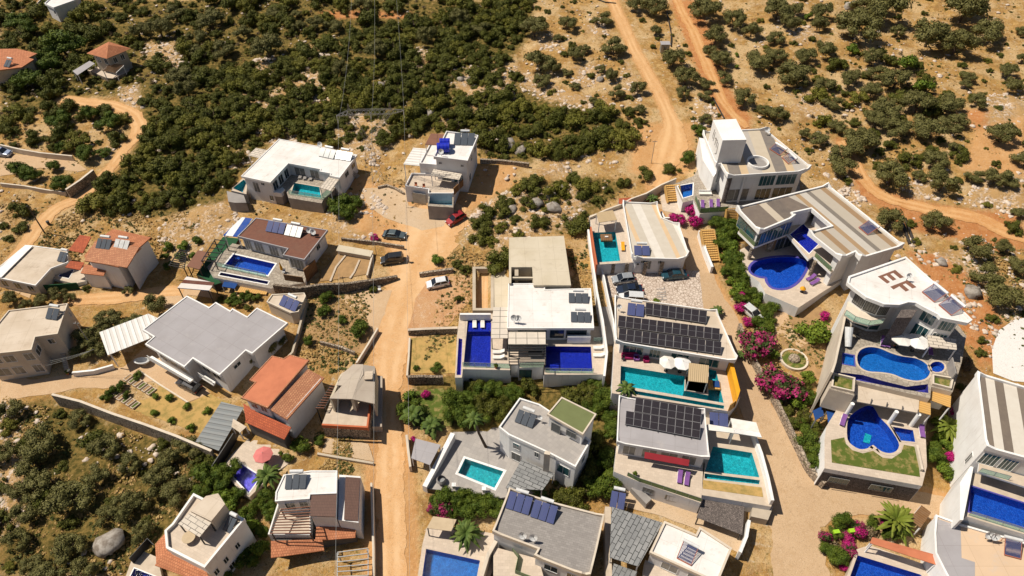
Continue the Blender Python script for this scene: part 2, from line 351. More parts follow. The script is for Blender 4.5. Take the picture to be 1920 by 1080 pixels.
MAT = dict(
 white=m_worn('white_plaster', (0.82, 0.80, 0.78, 1), (0.72, 0.69, 0.66, 1), (0.56, 0.51, 0.47, 1), streak=1),
 whitew=m_worn('white_wall_paint', (0.78, 0.76, 0.755, 1), (0.68, 0.65, 0.635, 1), (0.52, 0.48, 0.45, 1), streak=1),
 cream=m_plain('cream_plaster', (0.66, 0.57, 0.46, 1), (0.54, 0.45, 0.36, 1), 0.4, 0.85),
 beige=m_plain('beige_render', (0.50, 0.42, 0.33, 1), (0.40, 0.33, 0.25, 1), 0.4, 0.85),
 roofwhite=m_worn('white_roof_coat', (0.76, 0.725, 0.70, 1), (0.66, 0.61, 0.57, 1), (0.52, 0.46, 0.40, 1)),
 roofcream=m_worn('cream_roof_screed', (0.60, 0.50, 0.40, 1), (0.51, 0.41, 0.31, 1), (0.40, 0.31, 0.23, 1)),
 concrete=m_worn('bare_concrete', (0.58, 0.50, 0.385, 1), (0.52, 0.44, 0.32, 1), (0.42, 0.35, 0.27, 1)), concwarm=m_worn('weathered_concrete_roof', (0.45, 0.38, 0.31, 1), (0.38, 0.31, 0.25, 1), (0.42, 0.35, 0.27, 1)),
 concgrey=m_plain('grey_concrete', (0.32, 0.29, 0.27, 1), (0.22, 0.20, 0.19, 1), 0.4, 0.9),
 roofgrey=m_worn('grey_roof_felt', (0.37, 0.345, 0.355, 1), (0.33, 0.305, 0.31, 1), (0.42, 0.385, 0.375, 1)),
 greytile=m_tiles('grey_roof_paving', (0.31, 0.28, 0.26, 1), (0.24, 0.215, 0.20, 1), (0.15, 0.14, 0.13, 1), 0.6, 0.3, 0.012, 0.5),
 ltile=m_tiles('light_grey_paving', (0.40, 0.36, 0.33, 1), (0.33, 0.30, 0.28, 1), (0.26, 0.24, 0.22, 1), 0.6, 0.6, 0.012, 0.0),
 slate=m_tiles('slate_sheet', (0.22, 0.22, 0.22, 1), (0.29, 0.285, 0.28, 1), (0.015, 0.015, 0.015, 1), 1.25, 0.6, 0.045, 0.5),
 cpanel=m_tiles('cream_shade_panels', (0.62, 0.54, 0.45, 1), (0.56, 0.48, 0.40, 1), (0.06, 0.05, 0.045, 1), 1.3, 0.62, 0.04, 0.5),
 brown=m_tiles('brown_roof_tile', (0.19, 0.075, 0.045, 1), (0.155, 0.06, 0.038, 1), (0.10, 0.042, 0.03, 1), 0.35, 0.35, 0.015, 0.0, stain=(0.17, .085, .055, 1)),
 clay=m_roof('clay_tiles', (0.58, 0.24, 0.12, 1), (0.47, 0.175, 0.085, 1)),
 clayred=m_roof('red_clay_tiles', (0.52, 0.13, 0.055, 1), (0.40, 0.095, 0.045, 1)),
 claypale=m_roof('weathered_clay_tiles', (0.60, 0.29, 0.155, 1), (0.47, 0.20, 0.11, 1)),
 orange=m_plain('orange_roof_coat', (0.56, 0.19, 0.095, 1), (0.46, 0.15, 0.075, 1), 0.5, 0.8),
 brownsheet=m_tiles('brown_metal_tile', (0.15, 0.08, 0.06, 1), (0.125, 0.065, 0.05, 1), (0.07, 0.04, 0.03, 1), 0.22, 0.4, 0.02, 0.0),
 trav=m_stripes('travertine_roof', [(S(176, 165, 150), 2.2), (S(150, 122, 92), 1.1), (S(176, 166, 154), 1.6), (S(160, 132, 100), .9), (S(186, 178, 168), 1.5), (S(120, 112, 104), .9)], 8.2, 0),
 stripe_grey=m_stripes('striped_stone_roof', [(S(205, 196, 184), 1.6), (S(112, 100, 90), 1.1), (S(205, 196, 184), 1.1), (S(118, 106, 96), 1.0)], 4.9, 1),
 slatestripe=m_stripes('slate_striped_stone', [(S(112, 100, 92), 2.6), (S(186, 172, 154), .7), (S(104, 94, 88), 1.3)], 9.5, 0), peachroof=m_worn('peach_roof_coat', (0.64, 0.46, 0.31, 1), (0.60, 0.43, 0.29, 1), (0.55, 0.45, 0.37, 1)),
 deck=m_plain('stone_deck', (0.56, 0.46, 0.36, 1), (0.46, 0.37, 0.28, 1), 0.9, 0.8),
 deckpale=m_tiles('pale_stone_paving', (0.60, 0.49, 0.39, 1), (0.52, 0.42, 0.33, 1), (0.42, 0.34, 0.27, 1), 0.6, 0.4, 0.012, 0.5),
 deckgrey=m_stone('patchwork_paving', (0.42, 0.36, 0.29, 1), (0.32, 0.27, 0.22, 1), (0.24, 0.20, 0.16, 1), 1.6, 0.1),
 crazy=m_stone('crazy_paving', (0.62, 0.52, 0.44, 1), (0.50, 0.40, 0.33, 1), (0.27, 0.20, 0.15, 1), 1.9, 0.1),
 stone=m_stone('dry_stone', (0.36, 0.29, 0.22, 1), (0.20, 0.15, 0.11, 1), (0.05, 0.038, 0.03, 1), 2.4, 0.8),
 stonelt=m_stone('pale_stone', (0.46, 0.37, 0.28, 1), (0.30, 0.23, 0.17, 1), (0.10, 0.08, 0.06, 1), 2.0, 0.7),
 stonegrey=m_stone('grey_pebble_cladding', (0.22, 0.18, 0.16, 1), (0.12, 0.10, 0.09, 1), (0.05, 0.04, 0.04, 1), 5.0, 0.3),
 glass=m_glass('window_glass'), glassteal=m_glass('teal_window_glass', (0.03, 0.09, 0.10, 1)),
 curtain=m_plain('curtain_behind_glass', (0.24, 0.23, 0.21, 1), (0.10, 0.10, 0.10, 1), 1.5, 0.3, spec=.6),
 clear=m_clear('clear_glass', (0.75, 0.9, 0.86, 1), 0.78), cleargreen=m_clear('green_glass_balustrade', (0.30, 0.40, 0.22, 1), 0.6), violetrim=m_plain('violet_rim_tiles', (0.10, 0.085, 0.36, 1), (0.07, 0.06, 0.28, 1), 2, 0.5),
 dark=m_plain('dark_metal', (0.03, 0.03, 0.032, 1), (0.02, 0.02, 0.022, 1), 2, 0.5, spec=.4),
 steel=m_plain('galvanised_steel', (0.36, 0.36, 0.36, 1), (0.26, 0.26, 0.26, 1), 2, 0.4, metal=.5),
 tank=m_plain('white_tank', (0.70, 0.70, 0.70, 1), (0.58, 0.56, 0.54, 1), 2, 0.35),
 collector=m_tiles('solar_collector', (0.075, 0.085, 0.10, 1), (0.065, 0.075, 0.09, 1), (0.12, 0.12, 0.13, 1), 0.12, 4.0, 0.008, 0.0, rough=0.18, stain=(0.09, 0.1, 0.115, 1), spec=.8),
 collblue=m_tiles('blue_solar_collector', (0.075, 0.09, 0.21, 1), (0.06, 0.075, 0.18, 1), (0.14, 0.14, 0.2, 1), 0.12, 4.0, 0.008, 0.0, rough=0.15, stain=(0.09, 0.1, 0.24, 1), spec=.9),
 pv=m_tiles('photovoltaic_cells', (0.022, 0.018, 0.022, 1), (0.028, 0.022, 0.026, 1), (0.055, 0.048, 0.052, 1), 0.18, 0.12, 0.010, 0.0, rough=0.25, stain=(0.03, 0.024, 0.028, 1), spec=.5),
 pvframe=m_plain('silver_frame', (0.30, 0.29, 0.30, 1), (0.24, 0.23, 0.24, 1), 2, 0.4),
 wood=m_stripes('wood_boards', [(S(128, 92, 58), 1), (S(104, 74, 46), 1), (S(80, 56, 36), .12)], 0.34, 0),
 woodlt=m_stripes('pale_reed_matting', [(S(196, 172, 136), 1), (S(172, 148, 114), 1), (S(130, 108, 80), .3)], 0.3, 1),
 woodyellow=m_stripes('yellow_boards', [(S(206, 160, 92), 1), (S(190, 146, 80), 1), (S(140, 104, 56), .16)], 0.4, 0),
 sheetwhite=m_stripes('white_corrugated_sheet', [(S(208, 203, 198), 3), (S(226, 222, 218), 3), (S(160, 154, 148), .7)], 0.9, 0, dirt=.2),
 sheetgrey=m_stripes('grey_corrugated_sheet', [(S(122, 126, 128), 3), (S(136, 139, 140), 3), (S(90, 92, 94), .8)], 0.9, 0, dirt=.2),
 green=m_plain('green_roof_felt', (0.165, 0.185, 0.075, 1), (0.14, 0.155, 0.062, 1), 0.6, 0.9),
 turf=m_plain('green_turf_mat', (0.02, 0.085, 0.035, 1), (0.015, 0.06, 0.025, 1), 0.8, 0.95),
 lawn=m_plain('patchy_lawn', (0.085, 0.115, 0.016, 1), (0.26, 0.20, 0.07, 1), 1.1, 0.95, bmp=.9, lo=.48, hi=.62),
 drylawn=m_plain('dry_lawn', (0.46, 0.29, 0.10, 1), (0.27, 0.20, 0.06, 1), 0.9, 0.95, bmp=.9, lo=.45, hi=.66),
 soil=m_plain('garden_soil', (0.40, 0.24, 0.11, 1), (0.26, 0.16, 0.075, 1), 0.6, 0.95, bmp=.5),
 rust=m_plain('rust_brown_sheet', (0.22, 0.10, 0.065, 1), (0.18, 0.085, 0.055, 1), 0.6, 0.8),
 redawn=m_plain('red_awning', (0.30, 0.02, 0.03, 1), (0.24, 0.018, 0.025, 1), 0.8, 0.8),
 yellow=m_plain('yellow_paint', (0.78, 0.36, 0.015, 1), (0.68, 0.30, 0.012, 1), 0.5, 0.7),
 bluepl=m_plain('blue_plastic', (0.012, 0.03, 0.50, 1), (0.01, 0.02, 0.40, 1), 1.2, 0.35, spec=.5),
 purple=m_plain('purple_cushion', (0.22, 0.09, 0.30, 1), (0.17, 0.07, 0.24, 1), 1.2, 0.85),
 magenta=m_plain('magenta_cushion', (0.36, 0.015, 0.10, 1), (0.28, 0.012, 0.08, 1), 1.2, 0.85),
 cloth=m_plain('white_canvas', (0.78, 0.74, 0.69, 1), (0.66, 0.61, 0.55, 1), 1.0, 0.9),
 pink=m_plain('pink_canvas', (0.62, 0.19, 0.17, 1), (0.55, 0.16, 0.15, 1), 1.0, 0.9),
 beigecl=m_plain('beige_canvas', (0.54, 0.42, 0.28, 1), (0.46, 0.35, 0.23, 1), 1.0, 0.9),
 navy=m_plain('navy_canvas', (0.015, 0.06, 0.22, 1), (0.012, 0.05, 0.18, 1), 1.0, 0.9),
 terracotta=m_plain('terracotta_pot', (0.46, 0.15, 0.07, 1), (0.38, 0.12, 0.06, 1), 1.0, 0.8),
 pipe=m_plain('black_pipe', (0.05, 0.04, 0.035, 1), (0.03, 0.025, 0.02, 1), 2, .5),
 red=m_plain('red_plaster', (0.52, 0.14, 0.06, 1), (0.44, .12, .05, 1), 0.8, .85),
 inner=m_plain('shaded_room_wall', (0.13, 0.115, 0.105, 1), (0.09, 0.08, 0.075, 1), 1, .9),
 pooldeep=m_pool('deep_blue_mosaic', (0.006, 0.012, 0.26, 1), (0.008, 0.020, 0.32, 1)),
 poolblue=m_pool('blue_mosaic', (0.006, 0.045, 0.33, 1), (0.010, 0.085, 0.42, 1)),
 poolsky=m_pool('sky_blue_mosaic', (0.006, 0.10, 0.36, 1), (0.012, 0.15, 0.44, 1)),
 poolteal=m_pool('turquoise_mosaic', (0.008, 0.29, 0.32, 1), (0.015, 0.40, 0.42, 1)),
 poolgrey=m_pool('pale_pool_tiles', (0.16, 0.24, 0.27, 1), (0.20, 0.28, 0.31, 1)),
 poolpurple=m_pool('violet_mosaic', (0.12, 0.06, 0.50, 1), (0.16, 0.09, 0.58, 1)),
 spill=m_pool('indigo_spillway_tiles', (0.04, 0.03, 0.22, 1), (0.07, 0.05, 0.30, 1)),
 water=m_water('pool_water', (0.80, 0.93, 1.0, 1)),
)
UVA = {}
def ang(a, b): return math.atan2(b[1] - a[1], b[0] - a[0])
# ================================================================ ground
def m_ground():
    m, nt, b = newmat('ground_soil', 0.95); b.inputs['Specular IOR Level'].default_value = 0.1
    geo = N(nt, 'ShaderNodeNewGeometry').outputs['Position']
    at = N(nt, 'ShaderNodeAttribute'); at.attribute_name = 'zone'
    sep = N(nt, 'ShaderNodeSeparateColor'); nt.links.new(at.outputs['Color'], sep.inputs[0])
    def nz(sc, lo, hi, d=5, r=.65): return ramp(nt, noise(nt, geo, sc, d, r), lo, hi)
    gold = mixc(nt, nz(.35, .35, .65), (0.46, 0.26, 0.078, 1), (0.31, 0.165, 0.055, 1))
    gold = mixc(nt, nz(.9, .50, .72), gold, (0.60, 0.385, 0.15, 1))
    gold = mixc(nt, nz(.16, .47, .60), gold, (0.57, 0.39, 0.20, 1))
    gold = mixc(nt, nz(1.7, .56, .68), gold, (0.17, 0.13, 0.03, 1))
    gold = mixc(nt, nz(5, .52, .66), gold, (0.27, 0.155, 0.06, 1)); gold = mixc(nt, nz(8, .60, .68), gold, (0.62, 0.50, 0.36, 1)); gold = mixc(nt, nz(.6, .58, .70, 8, .75), gold, (0.58, 0.49, 0.37, 1))
    dirt = mixc(nt, nz(.5, .35, .65), (0.60, 0.34, 0.15, 1), (0.52, 0.27, 0.105, 1))
    dirt = mixc(nt, nz(3, .55, .75), dirt, (0.64, 0.44, 0.26, 1))
    red = mixc(nt, nz(.8, .35, .65), (0.44, 0.17, 0.055, 1), (0.53, 0.25, 0.10, 1))
    red = mixc(nt, nz(4, .58, .70), red, (0.60, 0.40, 0.26, 1))
    pale = mixc(nt, nz(1.4, .48, .62), (0.50, 0.31, 0.14, 1), (0.64, 0.51, 0.40, 1))
    pale = mixc(nt, nz(2.6, .50, .62), pale, (0.24, 0.16, 0.085, 1))
    pale = mixc(nt, nz(.45, .50, .60), pale, (0.46, 0.28, 0.12, 1))
    green = mixc(nt, nz(1.2, .4, .6), (0.085, 0.07, 0.018, 1), (0.24, 0.16, 0.048, 1))
    wob = noise(nt, geo, 1.3, 6, .7)
    def soft(o, w=.5):
        a = N(nt, 'ShaderNodeMath', operation='MULTIPLY_ADD'); nt.links.new(wob, a.inputs[0]); a.inputs[1].default_value = w; a.inputs[2].default_value = -w / 2
        s = N(nt, 'ShaderNodeMath', operation='ADD'); nt.links.new(a.outputs[0], s.inputs[0]); nt.links.new(o, s.inputs[1]); return ramp(nt, s.outputs[0], .35, .65)
    c = mixc(nt, soft(at.outputs['Alpha'], .9), gold, green)
    c = mixc(nt, soft(sep.outputs[2], 2.2), c, pale)
    c = mixc(nt, soft(sep.outputs[0], .7), c, dirt)
    c = mixc(nt, soft(sep.outputs[1], .8), c, red)
    nt.links.new(c, b.inputs['Base Color'])
    h = noise(nt, geo, 2.2, 8, .75); bump(nt, b, h, 0.9, 0.35)
    return m
def m_dirt(name, c1, c2, c3, track=False):
    m, nt, b = newmat(name, 0.95); b.inputs['Specular IOR Level'].default_value = 0.1
    geo = N(nt, 'ShaderNodeNewGeometry').outputs['Position']
    c = mixc(nt, ramp(nt, noise(nt, geo, .22, 5, .6), .35, .65), c1, c2)
    c = mixc(nt, ramp(nt, noise(nt, geo, 1.1, 7, .75), .52, .72), c, c3)
    c = mixc(nt, ramp(nt, noise(nt, geo, 7, 4, .7), .54, .66), c, tuple([x * .70 for x in c1[:3]] + [1])); c = mixc(nt, ramp(nt, noise(nt, geo, 12, 2, .6), .62, .70), c, (.66, .52, .38, 1)); c = mixc(nt, ramp(nt, noise(nt, geo, .7, 8, .8), .57, .66), c, tuple([x * .80 for x in c1[:3]] + [1]))
    if track:
        sep = N(nt, 'ShaderNodeSeparateXYZ'); nt.links.new(coords(nt), sep.inputs[0])
        w = N(nt, 'ShaderNodeTexNoise'); w.inputs['Scale'].default_value = 0.25; nt.links.new(geo, w.inputs['Vector'])
        ab = N(nt, 'ShaderNodeMath', operation='ABSOLUTE'); nt.links.new(sep.outputs[0], ab.inputs[0])
        d = N(nt, 'ShaderNodeMath', operation='SUBTRACT'); nt.links.new(ab.outputs[0], d.inputs[0]); d.inputs[1].default_value = 0.42
        a2 = N(nt, 'ShaderNodeMath', operation='ABSOLUTE'); nt.links.new(d.outputs[0], a2.inputs[0])
        f = ramp(nt, a2.outputs[0], .30, .10); mu = N(nt, 'ShaderNodeMath', operation='MULTIPLY'); nt.links.new(f, mu.inputs[0]); nt.links.new(ramp(nt, w.outputs['Fac'], .35, .6), mu.inputs[1])
        mu2 = N(nt, 'ShaderNodeMath', operation='MULTIPLY'); nt.links.new(mu.outputs[0], mu2.inputs[0]); mu2.inputs[1].default_value = .55
        c = mixc(nt, mu2.outputs[0], c, tuple([min(1, x * 1.12) for x in c3[:3]] + [1]))
    nt.links.new(c, b.inputs['Base Color']); bump(nt, b, noise(nt, geo, 3, 7, .7), .45, .12); return m
MAT['ground'] = m_ground()
MAT['dirt'] = m_dirt('dirt_road_surface', (0.58, 0.325, 0.145, 1), (0.62, 0.37, 0.18, 1), (0.64, 0.43, 0.25, 1), True)
MAT['track'] = m_dirt('sandy_track_surface', (0.56, 0.305, 0.13, 1), (0.60, 0.35, 0.16, 1), (0.62, 0.40, 0.21, 1), True)
MAT['redtrack'] = m_dirt('red_track_surface', (0.52, 0.25, 0.09, 1), (0.56, 0.30, 0.12, 1), (0.60, 0.37, 0.18, 1), True)
MAT['streetm'] = m_dirt('street_concrete', (0.47, 0.315, 0.185, 1), (0.52, 0.36, 0.22, 1), (0.42, 0.27, 0.145, 1))
MAT['yard'] = m_dirt('yard_concrete', (0.55, 0.375, 0.225, 1), (0.51, 0.335, 0.195, 1), (0.58, 0.42, 0.27, 1))
MAT['gravel'] = m_dirt('gravel_yard', (0.50, 0.35, 0.215, 1), (0.54, 0.40, 0.27, 1), (0.46, 0.34, 0.235, 1))
MAT['redgravel'] = m_dirt('red_gravel', (0.47, 0.24, 0.11, 1), (0.52, 0.31, 0.16, 1), (0.60, 0.44, 0.32, 1))
MAT['paleconc'] = m_dirt('pale_concrete_pad', (0.70, 0.66, 0.63, 1), (0.72, 0.68, 0.65, 1), (0.68, 0.63, 0.60, 1))
GP = lambda pts: [tuple(G(a, b)[:2]) for a, b in pts]
ROADS = [  # name, px points, widths (m), material
 ('dirt_road', [(733, 1140), (733, 1050), (733, 960), (731, 880), (729, 800), (729, 720), (735, 655), (752, 590), (768, 540), (783, 490), (800, 445), (828, 400), (850, 378)], [4.5, 4.4, 4.2, 4.0, 3.6, 3.8, 6.0, 7.5, 8.5, 10, 13, 12, 7], 'dirt'),
 ('street', [(1505, 1140), (1500, 1060), (1490, 980), (1470, 915), (1448, 850), (1425, 785), (1405, 725), (1385, 665), (1362, 610), (1335, 560), (1312, 510), (1298, 460), (1280, 420), (1258, 385), (1235, 372)], [7.5, 7, 6.5, 6, 5, 5, 4.6, 5, 4.8, 4.4, 4.2, 4.2, 4, 4.5, 5], 'streetm'),
 ('street', [(1500, 950), (1560, 938), (1630, 935), (1700, 943), (1760, 950), (1800, 965)], [7, 5, 4.6, 4.2, 3.6, 2.4], 'streetm'),
 ('street', [(1415, 765), (1445, 790), (1480, 840), (1520, 890), (1545, 915)], [3, 4, 4, 5, 4], 'streetm'),
 ('track', [(0, 520), (40, 470), (72, 425), (105, 392), (150, 372), (190, 335), (220, 300), (240, 272), (262, 240), (245, 212), (205, 196), (160, 192), (115, 185)], [5, 5, 5, 4.5, 4, 4, 4, 4.5, 5.5, 5, 4.5, 5, 4], 'track'),
 ('track', [(1140, -20), (1152, 10), (1168, 45), (1188, 90), (1210, 130), (1232, 168), (1250, 205), (1262, 240), (1258, 275), (1240, 320), (1225, 350)], [4, 4, 4, 4.2, 4.2, 4, 4.2, 7, 10, 7, 5], 'track'),
 ('track', [(1575, 265), (1602, 300), (1625, 345), (1665, 372), (1710, 385), (1760, 396), (1830, 410), (1900, 440), (1960, 460)], [4, 4.5, 5, 6, 6, 6.5, 6, 6, 6], 'redtrack'),
 ('track', [(1262, -20), (1278, 20), (1300, 60), (1318, 105), (1335, 145), (1352, 185), (1375, 215), (1400, 240)], [4, 4.5, 5, 5.5, 5, 4.5, 4, 3], 'redtrack'),
 ('path', [(120, 565), (160, 562), (205, 560), (250, 556), (300, 548), (345, 545)], [3, 4, 4.5, 4.2, 4, 4], 'track'),
]
YARDS = [  # name, px polygon, material
 ('yard', [(0, 700), (60, 712), (130, 703), (232, 688), (270, 655), (330, 640), (360, 700), (395, 738), (354, 753), (300, 722), (262, 695), (225, 700), (195, 728), (150, 727), (100, 738), (40, 745), (0, 757)], 'yard'),
 ('yard', [(680, 352), (762, 352), (765, 386), (845, 400), (832, 425), (790, 432), (720, 408), (690, 385)], 'gravel'),
 ('yard', [(1133, 512), (1190, 508), (1310, 508), (1320, 580), (1250, 580), (1200, 560), (1140, 558)], 'crazy'),
 ('yard', [(805, 522), (880, 515), (885, 560), (860, 588), (840, 612), (765, 618), (780, 560)], 'redgravel'),
 ('yard', [(768, 634), (856, 630), (856, 700), (766, 700)], 'drylawn'),
 ('yard', [(640, 545), (735, 545), (712, 610), (700, 650), (660, 620), (630, 590)], 'yard'),
 ('yard', [(1862, 700), (1860, 655), (1872, 620), (1905, 598), (1960, 592), (1960, 720), (1900, 715)], 'paleconc'),
 ('yard', [(0, 285), (48, 292), (138, 300), (162, 318), (150, 322), (120, 320), (75, 315), (40, 325), (0, 330)], 'yard'),
 ('yard', [(300, 722), (352, 757), (395, 738), (432, 755), (385, 815), (250, 770), (240, 755), (285, 745)], 'drylawn'),
 ('yard', [(315, 545), (392, 538), (400, 560), (352, 553), (318, 583), (295, 570)], 'yard'),
 ('yard', [(0, 535), (30, 548), (55, 560), (60, 548), (35, 535), (5, 530)], 'yard'),
 ('yard', [(1440, 600), (1480, 592), (1540, 575), (1553, 640), (1548, 715), (1505, 705), (1450, 660)], 'soil'),
 ('yard', [(770, 735), (830, 728), (860, 765), (846, 800), (775, 800)], 'lawn'),
 ('yard', [(1238, 362), (1290, 340), (1310, 345), (1300, 380), (1296, 415), (1262, 400), (1242, 395)], 'deckpale'),
 ('yard', [(560, 595), (600, 560), (640, 560), (700, 620), (680, 665), (650, 655), (600, 640), (575, 655), (558, 640)], 'soil'),
 ('yard', [(1150, 900), (1320, 945), (1400, 960), (1392, 1040), (1300, 990), (1245, 970), (1150, 945)], 'gravel'),
 ('yard', [(612, 822), (690, 832), (700, 866), (604, 848)], 'gravel'),
 ('yard', [(1438, 590), (1475, 585), (1482, 612), (1520, 640), (1500, 652), (1462, 628), (1440, 625)], 'yard'),
 ('yard', [(640, 470), (700, 478), (690, 515), (600, 528), (603, 508)], 'soil'),
]
ROCKY = [[(1010, 62), (1060, 70), (1050, 95), (1005, 90)], [(960, 125), (1000, 140), (1060, 175), (1130, 190), (1125, 205), (1040, 195), (975, 160)], [(1075, 125), (1130, 125), (1125, 160), (1085, 165)], [(1170, 110), (1190, 140), (1200, 190), (1180, 190), (1172, 150)], [(1090, 55), (1130, 35), (1145, 60), (1110, 70)], [(560, 90), (600, 85), (610, 110), (570, 115)], [(760, 130), (800, 125), (790, 160), (740, 165)], [(480, 115), (510, 110), (505, 135), (478, 135)], [(830, 220), (880, 225), (870, 250), (825, 245)], [(590, 185), (625, 180), (630, 205), (595, 205)], [(860, 195), (885, 180), (900, 205), (875, 215)], [(430, 300), (455, 280), (470, 300), (440, 315)], [(1480, 60), (1530, 50), (1540, 75), (1490, 80)],
 [(540, 300), (480, 240), (520, 220), (560, 240)], [(610, 230), (700, 210), (740, 250), (700, 300), (640, 270)],
 [(870, 400), (900, 370), (990, 360), (1090, 350), (1100, 380), (1060, 430), (1000, 440), (940, 470), (890, 460)],
 [(640, 370), (690, 360), (720, 400), (690, 440), (650, 450), (610, 420)],
 [(330, 400), (420, 380), (450, 410), (420, 440), (370, 470), (310, 460), (300, 440)],
 [(1310, 190), (1350, 205), (1345, 235), (1305, 230)], [(1480, 170), (1530, 160), (1560, 230), (1490, 210)],
 [(1555, 330), (1585, 325), (1620, 345), (1635, 380), (1600, 385), (1560, 355)], [(1700, 345), (1745, 345), (1750, 375), (1705, 378)],
 [(1860, 180), (1910, 180), (1930, 225), (1860, 240), (1810, 230)], [(1720, 480), (1800, 470), (1860, 520), (1850, 580), (1790, 560), (1740, 520)],
 [(1030, 300), (1060, 305), (1070, 330), (1010, 330)], [(230, 165), (255, 160), (262, 200), (240, 215), (225, 195)],
 [(200, 260), (250, 262), (235, 290), (190, 300)], [(0, 700 + 60), (30, 760), (60, 900), (20, 1000), (0, 1000)], [(270, 80), (330, 80), (340, 130), (290, 130)],
 [(1850, 340), (1920, 330), (1920, 400), (1840, 400), (1800, 380)], [(430, 180), (520, 170), (560, 120), (620, 130), (600, 170), (520, 210)],
 [(740, 120), (790, 90), (810, 110), (760, 170)], [(850, 160), (900, 110), (960, 130), (960, 200), (900, 210)]]
REDZ = [[(1600, 330), (1700, 385), (1920, 400), (1920, 470), (1850, 480), (1800, 450), (1690, 430), (1630, 370)], [(1700, 470), (1760, 480), (1830, 530), (1880, 600), (1865, 690), (1800, 640), (1740, 540)],[(1255, 0), (1300, 0), (1330, 50), (1350, 110), (1370, 170), (1410, 220), (1400, 250), (1350, 215), (1320, 160), (1290, 90)],
 [(1590, 300), (1640, 350), (1740, 380), (1920, 410), (1920, 450), (1800, 430), (1680, 400), (1610, 370)], [(1810, 205), (1850, 210), (1845, 240), (1815, 240)],
 [(1720, 500), (1770, 500), (1850, 600), (1870, 660), (1840, 700), (1810, 600), (1750, 560)], [(600, 20), (770, 22), (780, 35), (600, 35)]]
DIRTZ = [[(1190, 230), (1300, 230), (1300, 320), (1230, 340), (1180, 320)], [(690, 340), (770, 350), (860, 400), (860, 440), (830, 480), (850, 520), (740, 560), (720, 460), (660, 430), (680, 380)],
 [(895, 310), (970, 310), (960, 350), (880, 395), (860, 390)], [(1830, 240), (1920, 220), (1920, 330), (1800, 320)], [(610, 330), (690, 330), (700, 360), (660, 360)]]
GREENZ = [[(270, 0), (1000, 0), (1000, 60), (940, 130), (980, 160), (1150, 210), (1190, 240), (1120, 280), (1010, 290), (990, 310), (900, 290), (900, 250), (770, 250), (670, 280), (520, 260), (450, 330), (420, 380), (340, 400), (250, 410), (160, 390), (230, 310), (270, 240), (260, 180)],
 [(0, 0), (270, 0), (260, 180), (120, 180), (0, 250)], [(940, 360), (1100, 330), (1180, 345), (1110, 400), (1050, 440), (960, 420)],
 [(1140, 540), (1060, 700), (1140, 730), (1150, 900), (1100, 920), (1000, 900), (800, 780), (770, 720), (860, 700)], [(0, 770), (90, 750), (380, 850), (500, 900), (300, 1080), (0, 1080)]]
def grow(a, b, s0, far):
    core = list(np.arange(a, b + s0 * .5, s0)); out = []; s = s0; x = core[-1]
    while x < far: s *= 1.35; x += s; out.append(x)
    neg = []; s = s0; x = core[0]
    while x > -far: s *= 1.35; x -= s; neg.append(x)
    return np.array(neg[::-1] + core + out)
xs = grow(-150, 150, 0.75, 2600); ys = grow(-62, 135, 0.75, 2600)
GX, GY = np.meshgrid(xs, ys)
GZ = hgt(GX, GY)
FLAT = np.zeros(GX.shape, bool)
def zone_poly(polys):
    r = np.zeros(GX.shape)
    for q in polys:
        w = GP(q); m = inside(w, GX, GY); d = dist_line(w + [w[0]], GX, GY); r = np.maximum(r, np.clip(np.where(m, .5 + d / 5, .5 - d / 5), 0, 1))
    return r
zr, zg, zb_, za = zone_poly(DIRTZ), zone_poly(REDZ), zone_poly(ROCKY), zone_poly(GREENZ)
ROADW = []
def strip(name, pts, widths, mat, k=12, off=0.06, seed=0, seg=6):
    w = [tuple(G(a, b)[:2]) + (ww,) for (a, b), ww in zip(pts, widths)]; w = smooth_open(w, k)
    if mat in ('track', 'redtrack'): w = [(a, b, c * (.62 if mat == 'track' else .5)) for a, b, c in w]
    rr = random.Random(seed); mb = MB(); uvs = []; n = len(w); rows = []
    for i, (x, y, ww) in enumerate(w):
        a = w[max(0, i - 1)]; c = w[min(n - 1, i + 1)]; d = Vector((c[0] - a[0], c[1] - a[1])).normalized(); s = Vector((d.y, -d.x)); row = []
        ra = .16 if mat == 'streetm' else .34; nf = lambda s_: ra * (mnoise.noise((x * .35, y * .35, s_)) + .6 * mnoise.noise((x * 1.3, y * 1.3, s_))); el = ww / 2 * (1 + nf(seed)); er = ww / 2 * (1 + nf(seed + 9))
        for j in range(seg + 1):
            t = -1 + 2 * j / seg; e = el if t < 0 else er; px_, py_ = x + s.x * t * e, y + s.y * t * e
            mb.v.append((px_, py_, float(hgt(px_, py_)) + off)); row.append(len(mb.v) - 1); uvs.append((t, i * .5))
        rows.append(row)
    for a, b in zip(rows[:-1], rows[1:]):
        for j in range(seg): mb.f.append((a[j], a[j + 1], b[j + 1], b[j])); mb.mi.append(0)
    o = mb.build(name, MAT[mat]); me = o.data
    if me.polygons[0].normal.z < 0: me.flip_normals()
    uv = me.uv_layers[0].data
    for l in me.loops: uv[l.index].uv = uvs[l.vertex_index]
    o['kind'] = 'structure'
    ROADW.append((w, max(widths) / 2)); return o
for i, (nm, pts, wd, mt) in enumerate(ROADS):
    strip(nm, pts, wd, mt, seed=i * 3, off=0.03 + 0.005 * i)
    w = [tuple(G(a, b)[:2]) for a, b in pts]
    d = dist_line(w, GX, GY); hw = float(np.mean(wd)) / 2
    hw *= .55 if mt in ('track', 'redtrack') else 1; z = np.clip(.5 + (hw + .3 - d) / 2.6, 0, 1)
    if mt == 'redtrack': zg = np.maximum(zg, z * .6)
    else: zr = np.maximum(zr, z)
    FLAT |= d < max(wd) / 2 + 1.2
